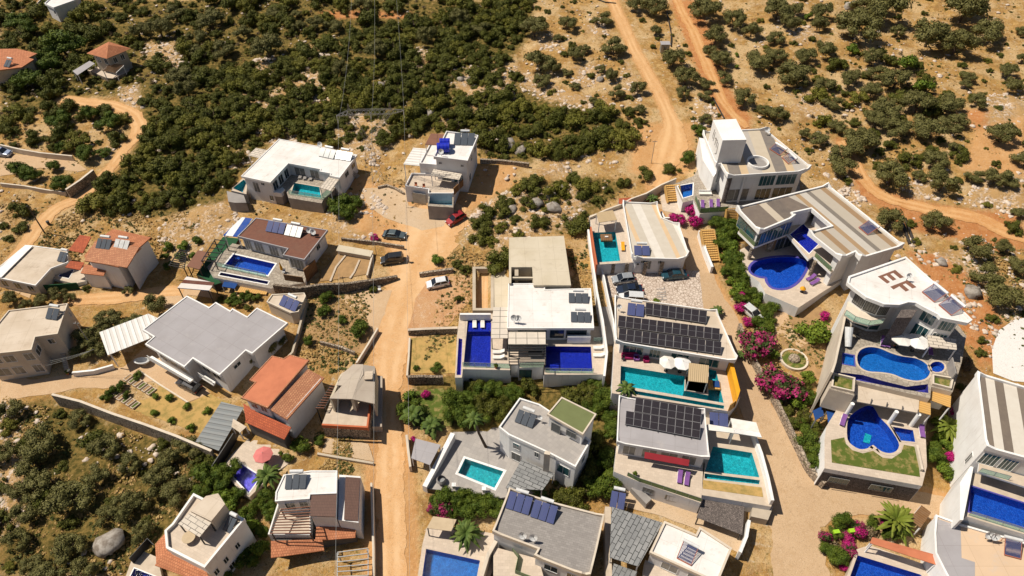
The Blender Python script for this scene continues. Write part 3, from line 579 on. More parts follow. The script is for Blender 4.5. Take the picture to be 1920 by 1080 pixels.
def drape(name, pts, mat, off=0.05, wob=0.25):
    wob = .1 if mat == 'paleconc' else wob
    w = ccw(GP(pts)); dense = []
    for i in range(len(w)):
        a, b = w[i], w[(i + 1) % len(w)]; L = math.dist(a, b); n = max(1, int(L / 1.2))
        for k in range(n):
            t = k / n; x, y = a[0] + (b[0] - a[0]) * t, a[1] + (b[1] - a[1]) * t
            dense.append((x + wob * mnoise.noise((x, y, 1)), y + wob * mnoise.noise((x, y, 5))))
    bm = bmesh.new(); vs = [bm.verts.new((x, y, 0)) for x, y in dense]; f = bm.faces.new(vs)
    bmesh.ops.triangulate(bm, faces=[f])
    for _ in range(3):
        e = [e for e in bm.edges if e.calc_length() > 2.6]
        if not e: break
        bmesh.ops.subdivide_edges(bm, edges=e, cuts=1); bmesh.ops.triangulate(bm, faces=bm.faces[:])
    for v in bm.verts: v.co.z = float(hgt(v.co.x, v.co.y)) + off
    me = bpy.data.meshes.new(name); 
    for f in bm.faces:
        if f.normal.z < 0: f.normal_flip()
    bm.to_mesh(me); bm.free(); me.materials.append(MAT[mat])
    uv = me.uv_layers.new(name='UVMap').data
    for l in me.loops: c = me.vertices[l.vertex_index].co; uv[l.index].uv = (c.x, c.y)
    o = bpy.data.objects.new(name, me); COL.objects.link(o); o['kind'] = 'structure'; return o
for i, (nm, pts, mt) in enumerate(YARDS):
    drape(nm, pts, mt, 0.03 + 0.003 * i if mt not in ('drylawn', 'lawn') else 0.02 + 0.004 * i)
    w = GP(pts); FLAT |= inside(offset(ccw(w), -1.5), GX, GY)
rng = np.random.default_rng(5)
def vnoise(X, Y, s, seed):
    r = np.random.default_rng(seed).random((256, 256)); x = X / s; y = Y / s; xi = np.floor(x).astype(int); yi = np.floor(y).astype(int); fx = x - xi; fy = y - yi
    fx = fx * fx * (3 - 2 * fx); fy = fy * fy * (3 - 2 * fy); g = lambda a, b: r[a % 256, b % 256]
    return (g(xi, yi) * (1 - fx) + g(xi + 1, yi) * fx) * (1 - fy) + (g(xi, yi + 1) * (1 - fx) + g(xi + 1, yi + 1) * fx) * fy
MICRO = (vnoise(GX, GY, 3.1, 1) - .6) * .55 + (vnoise(GX, GY, 1.4, 2) - .5) * .25 + zb_ * (vnoise(GX, GY, 1.9, 3)) * .8
GZ = np.where(FLAT, GZ - 0.02, GZ + MICRO * .8)
def finish_ground():
    gz = GZ.copy()
    for poly, z in SINK:
        q = offset(ccw(poly), 0.75); m = inside(q, GX, GY); gz = np.where(m, np.minimum(gz, z), gz)
    ny, nx = GX.shape; me = bpy.data.meshes.new('ground')
    co = np.stack([GX, GY, gz], -1).reshape(-1, 3)
    idx = np.arange(nx * ny).reshape(ny, nx); q = np.stack([idx[:-1, :-1], idx[:-1, 1:], idx[1:, 1:], idx[1:, :-1]], -1).reshape(-1, 4)
    me.vertices.add(len(co)); me.vertices.foreach_set('co', co.ravel()); me.loops.add(q.size); me.loops.foreach_set('vertex_index', q.ravel().astype(np.int32))
    me.polygons.add(len(q)); me.polygons.foreach_set('loop_start', (np.arange(len(q)) * 4).astype(np.int32)); me.polygons.foreach_set('loop_total', np.full(len(q), 4, np.int32))
    me.update(); me.polygons.foreach_set('use_smooth', np.ones(len(q), bool))
    at = me.color_attributes.new('zone', 'FLOAT_COLOR', 'POINT')
    at.data.foreach_set('color', np.stack([zr, zg, zb_, za], -1).reshape(-1).astype(np.float32))
    me.materials.append(MAT['ground']); o = bpy.data.objects.new('ground', me); COL.objects.link(o); o['kind'] = 'structure'
# ================================================================ builders
def longest(p):
    n = len(p); k = max(range(n), key=lambda i: math.dist(p[i], p[(i + 1) % n])); return ang(p[k], p[(k + 1) % n])
def horned(mb, poly, w, z0, z1, horn=0.5, L=1.1, out=0.0):
    p = ccw(poly); o = offset(p, -out) if out else p; q = offset(p, w); n = len(p); oo = []; qq = []; zz = []
    for i in range(n):
        j = (i + 1) % n; d = math.dist(o[i], o[j]); t = min(.45, L / max(d, .01))
        cr = (o[i][0] - o[i - 1][0]) * (o[j][1] - o[i][1]) - (o[i][1] - o[i - 1][1]) * (o[j][0] - o[i][0])
        for tt, z in ((0, z1 + (horn if cr > 0 else 0)), (t, z1), (1 - t, z1)):
            oo.append(tuple(o[i][k] + (o[j][k] - o[i][k]) * tt for k in (0, 1))); qq.append(tuple(q[i][k] + (q[j][k] - q[i][k]) * tt for k in (0, 1))); zz.append(z)
    n = len(oo); b = len(mb.v)
    mb.v += [(x, y, z0) for x, y in oo] + [(x, y, z) for (x, y), z in zip(oo, zz)] + [(x, y, z0) for x, y in qq] + [(x, y, z) for (x, y), z in zip(qq, zz)]
    for i in range(n):
        j = (i + 1) % n
        mb.f += [(b + i, b + j, b + n + j, b + n + i), (b + n + i, b + n + j, b + 3 * n + j, b + 3 * n + i), (b + 3 * n + i, b + 3 * n + j, b + 2 * n + j, b + 2 * n + i), (b + 2 * n + i, b + 2 * n + j, b + j, b + i)]
        mb.mi += [mb.cur] * 4
class House:
    def __init__(s, name, label, base, cat='house', group=None):
        g = G(*base); s.z0 = g.z; s.root = thing(name, label, cat, (g.x, g.y, g.z), group); s.zr = g.z
    def block(s, part, pts, z, bot, mat, uv=None, exc=True, label=None, eave=0.0):   # prism, heights above z0
        w = XY(PP(pts, s.z0 + z)); w = offset(ccw(w), eave) if eave else w
        o = MB().prism(w, s.z0 + bot, s.z0 + z, bottom=bot > 0).build(part, MAT[mat], s.root, uvang=longest(w) if uv is None else uv)
        if exc: EXC.append(w)
        if label: o['label'] = label
        return o
    def body(s, pts, H, roof, wall, eave=0.25, th=0.25, par=0.3, pw=0.18, pmat=None, bot=-2.5, horn=0.0, inset=None, uv=None, rpart='roof', wpart='wall', smooth=0):
        s.zr = s.z0 + H; w = XY(PP(pts, s.zr))
        if smooth: w = smooth_closed(w, smooth)
        s.rev = area(w) < 0; s.n = len(w); s.poly = ccw(w); s.a = longest(w) if uv is None else uv; EXC.append(s.poly)
        s.wallp = offset(s.poly, eave); s.H = H
        MB().prism(s.wallp, s.z0 + bot, s.zr - th * .6).build(wpart, MAT[wall], s.root, uvang=s.a)
        MB().prism(offset(s.poly, 0.03) , s.zr - th, s.zr, bottom=True).build(rpart, MAT[roof], s.root, uvang=s.a)
        if par:
            m = MB()
            if horn: horned(m, s.poly, pw, s.zr - th - .04, s.zr + par, horn)
            else: m.ring(s.poly, pw, s.zr - th - .04, s.zr + par)
            m.build('parapet', MAT[pmat or wall], s.root, uvang=s.a)
        return s
    def edge(s, i, poly=None):            # wall line i in the order the outline was given
        p = poly or s.wallp; n = len(p)
        if s.rev: a, b = p[n - 1 - i], p[(n - 2 - i) % n]
        else: a, b = p[i], p[(i + 1) % n]
        d = Vector((b[0] - a[0], b[1] - a[1])); L = d.length; d.normalize(); nn = Vector((d.y, -d.x)) if not s.rev else Vector((-d.y, d.x))
        return Vector(a), d, nn, L
    def win(s, i, t0, t1, d0, d1, pane='glass', frame='white', part='window', bars=1, fw=0.07, depth=0.05):
        a, d, nn, L = s.edge(i); return s.win_at(a + d * (L * t0), a + d * (L * t1), nn, s.zr - d0, s.zr - d1, pane, frame, part, bars, fw, depth)
    def win_at(s, A, B, nn, zt, zb, pane='glass', frame='white', part='window', bars=1, fw=0.07, depth=0.05):
        m = MB(); o = nn * depth / 2
        def pt(c, z): return (c.x + o.x, c.y + o.y, z)
        m.bar(pt(A, zb), pt(A, zt), fw, fw); m.bar(pt(B, zb), pt(B, zt), fw, fw); m.bar(pt(A, zt), pt(B, zt), fw, fw); m.bar(pt(A, zb), pt(B, zb), fw * 1.3, fw)
        for k in range(1, bars + 1):
            c = A + (B - A) * (k / (bars + 1)); m.bar(pt(c, zb), pt(c, zt), fw * .7, fw * .7)
        f = m.build(part, MAT[frame], s.root)
        q = MB(); e = nn * 0.025; q.face([(A.x + e.x, A.y + e.y, zb), (B.x + e.x, B.y + e.y, zb), (B.x + e.x, B.y + e.y, zt), (A.x + e.x, A.y + e.y, zt)]); q.build('pane', MAT[pane], f)
        return f
    def wins(s, i, spec, d0, d1, **k):
        for t0, t1 in spec: s.win(i, t0, t1, d0, d1, **k)
    def terrace(s, pts, z, mat='deckpale', side='white', bot=-3.0, holes=(), part='terrace', par=0, pw=.15, dig=1.9, smooth=0, uv=None, label=None):
        w = XY(PP(pts, s.z0 + z)); w = smooth_closed(w, smooth) if smooth else w
        m = MB(); hs = [h for h in holes]; a = longest(w) if uv is None else uv
        if hs: m.holed(w, hs, s.z0 + bot, s.z0 + z)
        else: m.prism(w, s.z0 + bot, s.z0 + z)
        o = m.build(part, [MAT[mat], MAT[side]], s.root, uvang=a)
        for p in o.data.polygons: p.material_index = 0 if p.normal.z > .5 else 1
        if par: MB().ring(w, pw, s.z0 + z - .05, s.z0 + z + par, out=.02).build('terrace_kerb', MAT[side], s.root)
        EXC.append(w); SINK.append((w, s.z0 + z - dig)); 
        if label: o['label'] = label
        return w
    def rail(s, pts, z, h=1.0, mat='clear', part='balustrade', posts=True, frame='steel'):
        q = [Vector((p.x, p.y, s.z0 + z)) for p in PP(pts, s.z0 + z)]; m = MB()
        for a, b in zip(q[:-1], q[1:]):
            d = (b - a).normalized() * .02; m.bar(a + Vector((0, 0, h / 2)) + d, b + Vector((0, 0, h / 2)) - d, .03, h)
        o = m.build(part, MAT[mat], s.root)
        if posts:
            m = MB()
            for a, b in zip(q[:-1], q[1:]):
                n = max(1, int((b - a).length / 1.6))
                for k in range(n + 1): c = a + (b - a) * (k / n); m.tube(c, c + Vector((0, 0, h + .02)), .03, n=5)
                m.bar(a + Vector((0, 0, h + .03)), b + Vector((0, 0, h + .03)), .05, .04)
            m.build('handrail', MAT[frame], o)
        return o
    def beam(s, part, a, za, b, zb, w, h, mat):
        pa = P(*a, s.z0 + za); pb = P(*b, s.z0 + zb); return MB().bar(pa, pb, w, h).build(part, MAT[mat], s.root)
    def plate(s, part, pts, zs, th, mat, exc=True):     # sloped plate: each corner its own height
        q = [P(a, b, s.z0 + z) for (a, b), z in zip(pts, zs)]; o = MB().slabq(q, th).build(part, MAT[mat], s.root)
        if exc: EXC.append(XY(q))
        return o
def clad(h, part, a, b, zref, z0_, z1_, mat, t=.06, parent=None):   # plate standing on a wall face; a, b traced at height zref (all world heights)
    A = Vector(P(*a, zref)[:2]); B = Vector(P(*b, zref)[:2]); d = (B - A).normalized(); nn = Vector((d.y, -d.x)); q = [tuple(A + nn * t), tuple(B + nn * t), tuple(B - nn * .05), tuple(A - nn * .05)]
    return MB().prism(q, z0_, z1_, bottom=True).build(part, MAT[mat], parent or h.root, uvang=ang(A, B))
def pxw(pts, z, smooth=0):
    w = XY(PP(pts, z)); return smooth_closed(w, smooth) if smooth else w
def pool(label, w, z, mat, depth=1.35, coping=0.0, cmat='deckpale', level=0.12, group='swimming pools of the villas', name='swimming_pool', shelf=None, spill=None):
    p = ccw(w); c = np.mean(p, 0); t = thing(name, label, 'pool', (c[0], c[1], z - depth), group)
    b = MB(); n = len(p); q = offset(p, 0.012)
    b.v += [(x, y, z - depth) for x, y in q] + [(x, y, z - .012) for x, y in q]
    b.f = [tuple(range(n))] + [(n + i, n + (i + 1) % n, (i + 1) % n, i) for i in range(n)]; b.mi = [0] * (n + 1)
    b.build('basin', MAT[mat], t)
    m = MB(); m.face([(x, y, z - level) for x, y in offset(p, 0.0)]); m.build('water', MAT['water'], t)
    if coping: MB().ring(offset(p, -coping), coping, z - .1, z + .04).build('coping', MAT[cmat], t)
    if shelf:
        for sh, d, mt in shelf: MB().prism(sh, z - depth + .01, z - d).build('pool_step', MAT[mt], t)
    return t
def heater(label, a, b, z, n=3, mat='collector', L=1.9, tilt=32, tank=1, depth_dir=None, group='solar water heaters on the roofs', flip=False):
    A = P(*a, z + .2); B = P(*b, z + .2); d = B - A; d.z = 0; W = d.length; d.normalize(); u = Vector((-d.y, d.x, 0)) * (-1 if flip else 1)
    if depth_dir: u = Vector(depth_dir).normalized()
    t = thing('solar_heater', label, 'solar heater', (A.x, A.y, z), group); w = W / n; up = u * math.cos(R(tilt)) + Vector((0, 0, math.sin(R(tilt))))
    nrm = Vector(d.cross(up)); nrm = nrm if nrm.z > 0 else -nrm
    for k in range(n):
        p0 = A + d * (k * w + .05); p1 = A + d * ((k + 1) * w - .05)
        m = MB(); q = [p0, p1, p1 + up * L, p0 + up * L]; lo = [v - nrm * .09 for v in q]
        m.face(q if (q[1] - q[0]).cross(q[2] - q[0]).z > 0 else q[::-1])
        for i in range(4): m.face([q[i], q[(i + 1) % 4], lo[(i + 1) % 4], lo[i]])
        o = m.build('collector', MAT[mat], t)
        uvl = o.data.uv_layers[0].data
        for l in o.data.loops:
            co = o.data.vertices[l.vertex_index].co + t.location; r = co - p0; uvl[l.index].uv = (r.dot(d), r.dot(up))
    top = up * L; m = MB()
    for k in (0, 1):
        c = A + d * (W * (.08 + .84 * k)); m.bar(c + up * .1 - Vector((0, 0, .1)), c + top - Vector((0, 0, .1)), .05); e = c + top; m.bar(Vector((e.x, e.y, z)), e, .05)
        m.bar(Vector((c.x, c.y, z + .04)), Vector((e.x, e.y, z + .04)), .05)
    m.build('frame', MAT['steel'], t)
    for k in range(tank):
        c0 = A + top + u * .35 + Vector((0, 0, .25)) + d * (W * (k + .12) / tank); c1 = A + top + u * .35 + Vector((0, 0, .25)) + d * (W * (k + .88) / tank)
        if (c1 - c0).length > 1.9: m_ = (c0 + c1) / 2; dd = (c1 - c0).normalized() * .9; c0, c1 = m_ - dd, m_ + dd
        MB().tube(c0, c1, .26, n=12).build('tank', MAT['tank'], t, smooth=False)
    return t
def dish(label, px, z, r=.55, group='satellite dishes on the roofs', face=(-.2, -1, .5)):
    c = P(*px, z); t = thing('satellite_dish', label, 'satellite dish', tuple(c), group)
    MB().tube(c, c + Vector((0, 0, 1.0)), .04, n=6).build('mast', MAT['dark'], t)
    f = Vector(face).normalized(); o = c + Vector((0, 0, 1.1)); u = f.orthogonal().normalized(); w = f.cross(u); m = MB(); n = 14
    for k, (rr, dd) in enumerate(((0.05, 0), (r * .6, .06), (r, .17))):
        for i in range(n):
            a = 2 * math.pi * i / n; m.v.append(tuple(o + f * dd + u * math.cos(a) * rr + w * math.sin(a) * rr))
    for k in range(2):
        for i in range(n): j = (i + 1) % n; m.f.append((k * n + i, k * n + j, k * n + n + j, k * n + n + i)); m.mi.append(0)
    m.f.append(tuple(range(n))); m.mi.append(0)
    m.build('reflector', MAT['tank'], t, smooth=True); MB().bar(o, o + f * .55, .04).build('arm', MAT['dark'], t); return t
def umbrella(label, px, z, r=1.5, mat='cloth', h=2.5, group='parasols on the terraces', name='parasol', n=8, rot=0.2):
    c = P(*px, z + h); c.z = z; t = thing(name, label, 'umbrella', tuple(c), group)
    m = MB(); rim = [(c.x + r * math.cos(rot + 2 * math.pi * i / n), c.y + r * math.sin(rot + 2 * math.pi * i / n), z + h - .35) for i in range(n)]
    for i in range(n):
        a, b = rim[i], rim[(i + 1) % n]; m.face([a, b, (c.x, c.y, z + h + .15)]); m.face([a, (a[0], a[1], a[2] - .12), (b[0], b[1], b[2] - .12), b])
    m.build('canopy', MAT[mat], t); MB().tube(c, c + Vector((0, 0, h + .3)), .04, n=6).build('pole', MAT['steel'], t)
    MB().lathe((c.x, c.y, z), [(.3, 0), (.3, .08), (.05, .1)], 10).build('base', MAT['dark'], t); return t
def lounger(label, a, b, z, mat='purple', frame='white', w=.65, group='sun loungers by the pools'):
    A = P(*a, z); B = P(*b, z); d = (B - A); d.z = 0; d.normalize(); L = 1.95; t = thing('sun_lounger', label, 'sun lounger', (A.x, A.y, z), group)
    m = MB(); s = Vector((-d.y, d.x, 0)) * w / 2
    for sg in (-1, 1): m.bar(A + s * sg + Vector((0, 0, .28)), A + d * L + s * sg + Vector((0, 0, .28)), .06)
    for f in (.1, .9):
        for sg in (-1, 1): c = A + d * L * f + s * sg; m.bar(c, c + Vector((0, 0, .28)), .06)
    m.build('frame', MAT[frame], t)
    c0 = A + Vector((0, 0, .36)); c1 = A + d * (L * .62) + Vector((0, 0, .36)); c2 = A + d * L * .98 + Vector((0, 0, .72))
    MB().bar(c0, c1, w * .96, .1).bar(c1, c2, w * .96, .1).build('cushion', MAT[mat], t); return t
def pergola(label, pts, ztop, zbot, mat='woodlt', name='pergola', cat='pergola', th=.1, post='white', slats=0, group=None, posts=True, zs=None, uv=None, part='canopy', beams='white'):
    q = [P(a, b, z) for (a, b), z in zip(pts, zs or [ztop] * len(pts))]; w = XY(q); c = np.mean(w, 0)
    t = thing(name, label, cat, (c[0], c[1], zbot), group)
    if slats:       # open lattice: two rims and slats
        m = MB(); a, b, c_, d = q
        for k in range(slats + 1): f = k / slats; m.bar(a + (d - a) * f, b + (c_ - b) * f, .10, .14)
        m.build('slats', MAT[mat], t); m = MB(); o = Vector((0, 0, -.15)); m.bar(a + o, d + o, .12, .15); m.bar(b + o, c_ + o, .12, .15); m.build('beam', MAT[beams], t)
    else:
        MB().slabq(q, th).build(part, MAT[mat], t, uvang=longest(w) if uv is None else uv)
    if posts:
        cc = sum(q, Vector()) / len(q)
        for v in q:
            e = v + (cc - v) * .07; MB().bar((e.x, e.y, zbot), (e.x, e.y, v.z - th - .02), .14).build('post', MAT[post], t)
    EXC.append(w); return t
def wall_line(label, pts, h, mat='white', w=.25, name='garden_wall', cat='wall', z=None, hs=None, bot=-.8, cap=None, group=None, smooth=0, base=False):
    # points traced along the wall's top (or foot if base)
    q = []
    for i, (a, b) in enumerate(pts):
        hh = hs[i] if hs else h
        p = P(a, b, z) if z is not None else G(a, b, 0 if base else hh); q.append((p.x, p.y, p.z + (hh if base and z is None else 0)))
    if smooth: q = smooth_open(q, smooth)
    if z is None and not base and len(q) > 1 and not smooth:
        qq = []
        for u_, v_ in zip(q[:-1], q[1:]):
            L = math.dist(u_[:2], v_[:2]); n = max(1, int(L / 6)); hu = u_[2] - hgt(*u_[:2]); hv = v_[2] - hgt(*v_[:2])
            for k in range(n): f = k / n; x, y = u_[0] + (v_[0] - u_[0]) * f, u_[1] + (v_[1] - u_[1]) * f; qq.append((x, y, float(hgt(x, y)) + hu + (hv - hu) * f))
        q = qq + [q[-1]]
    n = len(q); L, Rr = [], []
    for i in range(n):
        d1 = Vector(q[i][:2]) - Vector(q[i - 1][:2]) if i > 0 else Vector(q[1][:2]) - Vector(q[0][:2]); d2 = Vector(q[i + 1][:2]) - Vector(q[i][:2]) if i < n - 1 else d1
        if d1.length < 1e-6: d1 = d2
        d1.normalize(); d2.normalize(); nn = Vector((-d1.y - d2.y, d1.x + d2.x)); nn.normalize(); k = w / 2 / max(.4, nn.dot(Vector((-d1.y, d1.x))))
        L.append((q[i][0] + nn.x * k, q[i][1] + nn.y * k)); Rr.append((q[i][0] - nn.x * k, q[i][1] - nn.y * k))
    m = MB(); zb = [min(float(hgt(p[0], p[1])), p[2]) + bot for p in q]
    for i in range(n): m.v += [(*L[i], zb[i]), (*L[i], q[i][2]), (*Rr[i], q[i][2]), (*Rr[i], zb[i])]
    for i in range(n - 1):
        b = 4 * i
        for k in range(3): m.f.append((b + k + 1, b + k, b + k + 4, b + k + 5)); m.mi.append(1 if (cap and k == 1) else 0)
    m.f.append((0, 1, 2, 3)); m.f.append(tuple(4 * (n - 1) + k for k in (3, 2, 1, 0))); m.mi += [0, 0]
    mats = [MAT[mat], MAT[cap]] if cap else MAT[mat]
    o = m.build(name, mats); props(o, label, cat, group)
    EXC.append(L + Rr[::-1]); return o
# ---------------------------------------------------------------- cars
def carpaint(name, c, metal=.2):
    m, nt, b = newmat(name, 0.35); b.inputs['Base Color'].default_value = c; b.inputs['Metallic'].default_value = metal; b.inputs['Coat Weight'].default_value = .5; b.inputs['Coat Roughness'].default_value = .1
    geo = N(nt, 'ShaderNodeNewGeometry').outputs['Position']; nt.links.new(mixc(nt, ramp(nt, noise(nt, geo, 3, 4), .5, .8), c, tuple([x * .75 + .02 for x in c[:3]] + [1])), b.inputs['Base Color']); return m
MAT['tyre'] = m_plain('tyre_rubber', (.02, .02, .02, 1), rough=.9); MAT['carglass'] = m_glass('car_glass', (.012, .015, .02, 1), .05)
MAT['lamp'] = m_plain('lamp_lens', (.7, .7, .7, 1), rough=.2); MAT['taillamp'] = m_plain('tail_lamp_lens', (.4, .02, .02, 1), rough=.3)
SHAPES = dict(  # side profiles: (x, z) along the length, fraction of length ; body and cabin
 sedan=(4.6, 1.8, [(0, .62), (.03, .80), (.16, .88), (.30, .92), (.72, .92), (.95, .78), (1, .55)], [(.14, .90), (.30, 1.38), (.58, 1.42), (.76, .92)]),
 hatch=(4.1, 1.76, [(0, .60), (.01, .86), (.08, .95), (.30, .96), (.72, .94), (.95, .80), (1, .55)], [(.03, .94), (.13, 1.42), (.55, 1.48), (.76, .94)]),
 van=(4.3, 1.82, [(0, .60), (.0, .95), (.05, 1.02), (.30, 1.04), (.76, 1.02), (.96, .84), (1, .55)], [(.02, 1.0), (.05, 1.76), (.60, 1.80), (.80, 1.02)]),
 suv=(4.6, 1.9, [(0, .65), (.01, .98), (.08, 1.06), (.30, 1.06), (.74, 1.04), (.96, .92), (1, .60)], [(.03, 1.04), (.10, 1.62), (.58, 1.68), (.76, 1.04)]))
def car(label, shape, paint, rear, front, group='parked cars', z=None, name='parked_car'):
    L, W, body, cab = SHAPES[shape]
    A = G(*rear, .7) if z is None else P(*rear, z); B = G(*front, .7) if z is None else P(*front, z); c = (A + B) / 2; d = B - A; a = math.atan2(d.y, d.x)
    zc = float(hgt(c.x, c.y)) + .05 if z is None else z
    t = thing(name, label, 'car', (c.x, c.y, zc), group, rz=a)
    if z is None:   # tilt with the ground
        f = float(hgt(c.x + math.cos(a) * 1.5, c.y + math.sin(a) * 1.5) - hgt(c.x - math.cos(a) * 1.5, c.y - math.sin(a) * 1.5)) / 3
        sd = float(hgt(c.x - math.sin(a), c.y + math.cos(a)) - hgt(c.x + math.sin(a), c.y - math.cos(a))) / 2
        t.rotation_euler = (math.atan(sd), -math.atan(f), a)
    X = lambda f: (f - .5) * L
    m = MB(); st = [(X(f), z_) for f, z_ in body]; hw = W / 2; rows = []
    for i, (x, z_) in enumerate(st):
        e = 1 - .14 * (abs(x) / (L / 2)) ** 4; w = hw * e; rows.append([(x, -w, .28), (x, -w * 1.0, z_ * .72), (x, -w * .90, z_), (x, w * .90, z_), (x, w, z_ * .72), (x, w, .28)])
    for r in rows: m.v += r
    for i in range(len(rows) - 1):
        for k in range(5): b = 6 * i; m.f.append((b + k, b + k + 6, b + k + 7, b + k + 1)); m.mi.append(0)
        m.f.append((6 * i, 6 * i + 5, 6 * i + 11, 6 * i + 6)); m.mi.append(0)
    m.f.append((0, 1, 2, 3, 4, 5)); k = 6 * (len(rows) - 1); m.f.append(tuple(k + j for j in (5, 4, 3, 2, 1, 0))); m.mi += [0, 0]
    # roof panel
    (x0, z0), (x1, z1), (x2, z2), (x3, z3) = [(X(f), z_) for f, z_ in cab]; rw = hw * .70; bw = hw * .88
    m.v += [(x1, -rw, z1 + .01), (x2, -rw, z2 + .01), (x2, rw, z2 + .01), (x1, rw, z1 + .01), (x1 - .05, -rw - .02, z1 - .06), (x2 + .05, -rw - .02, z2 - .06), (x2 + .05, rw + .02, z2 - .06), (x1 - .05, rw + .02, z1 - .06)]
    k = len(m.v) - 8; m.f += [(k, k + 1, k + 2, k + 3)] + [(k + 4 + i, k + 4 + (i + 1) % 4, k + (i + 1) % 4, k + i) for i in range(4)]; m.mi += [0] * 5
    for sg in (-1, 1):      # pillars
        for (xa, za, wa), (xb, zb, wb) in (((x0, z0, bw), (x1, z1, rw)), ((x3, z3, bw), (x2, z2, rw)), (((x0 + x3) / 2, z0, bw), ((x1 + x2) / 2, z1, rw))):
            m.bar((xa, sg * (wa + .01), za), (xb, sg * (wb + .01), zb), .07)
    o = m.build('body', paint, t, local=True)
    bv = o.modifiers.new('bevel', 'BEVEL'); bv.width = .05; bv.segments = 2; bv.limit_method = 'ANGLE'; bv.angle_limit = R(25)
    def glass(nm, f): g = MB(); g.face(f); return g.build(nm, MAT['carglass'], t, local=True)
    glass('rear_window', [(x0, -bw, z0), (x0, bw, z0), (x1, rw, z1 - .03), (x1, -rw, z1 - .03)][::-1])
    glass('windscreen', [(x3, -bw, z3), (x3, bw, z3), (x2, rw, z2 - .03), (x2, -rw, z2 - .03)])
    for sg in (-1, 1): glass('side_window', [(x0 + .05, sg * bw, z0), (x3 - .05, sg * bw, z3), (x2, sg * rw, z2 - .03), (x1, sg * rw, z1 - .03)][::sg])
    for fx in (.19, .81):
        for sg in (-1, 1):
            y = sg * (hw - .12); w_ = MB().tube((X(fx), y - .1, .32), (X(fx), y + .1, .32), .32, n=14).build('wheel', MAT['tyre'], t, local=True)
            MB().tube((X(fx), y + sg * .10, .32), (X(fx), y + sg * .115, .32), .2, n=10).build('rim', MAT['steel'], w_, local=True)
    for sg in (-1, 1):
        MB().bar((X(.965), sg * hw * .72, .66), (X(1) + .0, sg * hw * .66, .64), .34, .14).build('headlight', MAT['lamp'], t, local=True)
        MB().bar((X(0) - .02, sg * hw * .72, .76), (X(.02), sg * hw * .74, .76), .3, .14).build('tail_light', MAT['taillamp'], t, local=True)
        MB().bar((X(.69), sg * (hw * .9), .98), (X(.69), sg * (hw + .14), 1.0), .1, .12).build('wing_mirror', paint, t, local=True)
    EXC.append([(c.x - 2, c.y - 2), (c.x + 2, c.y - 2), (c.x + 2, c.y + 2), (c.x - 2, c.y + 2)])
    return t
# ================================================================ houses, upper and left side
SD = 'satellite dishes on the roofs'
# --- white L-shaped villa with turquoise pool
h = House('villa', 'white flat-roofed L-shaped villa around a turquoise pool, at the edge of the dense scrub', (480, 380), 'villa')
ter = [(507, 362), (527, 364), (536, 357), (541, 371), (603, 381), (607, 373), (621, 362), (650, 322), (600, 298), (535, 300)]
pz = h.z0 + 2.7
pw_ = pxw([(552, 343), (599, 351), (602, 371), (546, 363)], pz)
h.terrace(ter, 2.7, 'deckgrey', 'concgrey', -2.5, [pw_])
h.body([(523, 261), (603, 276), (670, 291), (637, 334), (618, 330), (620, 326), (599, 322), (601, 318), (541, 307), (507, 343), (452, 331)], 5.7, 'roofwhite', 'whitew', eave=.35, par=.12, pmat='white', th=.3)
h.win(9, .25, .38, .7, 1.3); h.win(9, .5, .72, 1.0, 3.4, pane='curtain', bars=1); h.win(9, .05, .2, 3.6, 4.9)
h.wins(8, [(.1, .3), (.4, .62), (.7, .93)], .8, 2.8, pane='glass'); h.wins(7, [(.15, .4), (.55, .85)], .8, 2.8, pane='curtain')
h.win(2, .1, .3, .9, 2.0); h.win(2, .5, .7, .9, 2.0)
h.rail([(542, 364), (603, 374), (621, 358)], 2.75, 1.0, 'clear')
h.block('planter', [(507, 360), (527, 362), (534, 355), (530, 351)], 3.0, 2.0, 'white')
pool('turquoise pool of the white L-shaped villa, inside the elbow of its roof', pw_, pz, 'poolteal', coping=.25)
for i, x in enumerate((562, 571, 582)): lounger(('dark slatted lounger by the L-shaped villa pool, nearest the elbow of the roof', 'middle one of three dark slatted loungers by the L-shaped villa pool', 'dark slatted lounger by the L-shaped villa pool, nearest the shade panels')[i], (x, 337 + i * 1.5), (x + 4, 328 + i * 1.5), pz, 'concgrey')
heater('row of three grey solar collectors on the L-shaped white roof, beside the satellite dish', (596, 292), (625, 298), h.zr, 3); heater('row of three bright solar collectors at the right corner of the L-shaped white roof', (627, 297), (657, 302), h.zr, 3, mat='steel')
dish('satellite dish at the back edge of the L-shaped white roof', (602, 279), h.zr)
pergola('shade roof of cream panels at the back left of the L-shaped villa', [(480, 277), (503, 282), (488, 297), (465, 291)], h.z0 + 4.2, h.z0, 'cpanel')
pergola('shade roof of cream panels over the end of the L-shaped villa pool', [(616, 332), (637, 335), (620, 358), (599, 351)], h.z0 + 5.3, pz, 'cpanel', posts=True)
p2 = pxw([(457, 337), (463, 341), (455, 361), (436, 353)], h.z0 + 2.3)
h.block('annex', [(425, 358), (457, 366), (462, 380), (440, 380), (428, 378)], 2.0, -1.5, 'concgrey'); h.terrace([(455, 334), (464, 338), (462, 364), (433, 357)], 2.3, 'deck', 'concgrey', -2, [p2], part='side_terrace')
pool('narrow turquoise pool at the left side wall of the L-shaped villa', p2, h.z0 + 2.3, 'poolteal', coping=.1)
m = MB()
for k in range(10): f = k / 9; m.bar(P(645 + 25 * f, 317 + 19 * f, h.z0 + 4.6 - 3.4 * f), P(652 + 25 * f, 312 + 19 * f, h.z0 + 4.6 - 3.4 * f), .35, .12)
props(m.build('staircase', MAT['deck']), 'open stone steps at the right end of the L-shaped white villa', 'stairs')
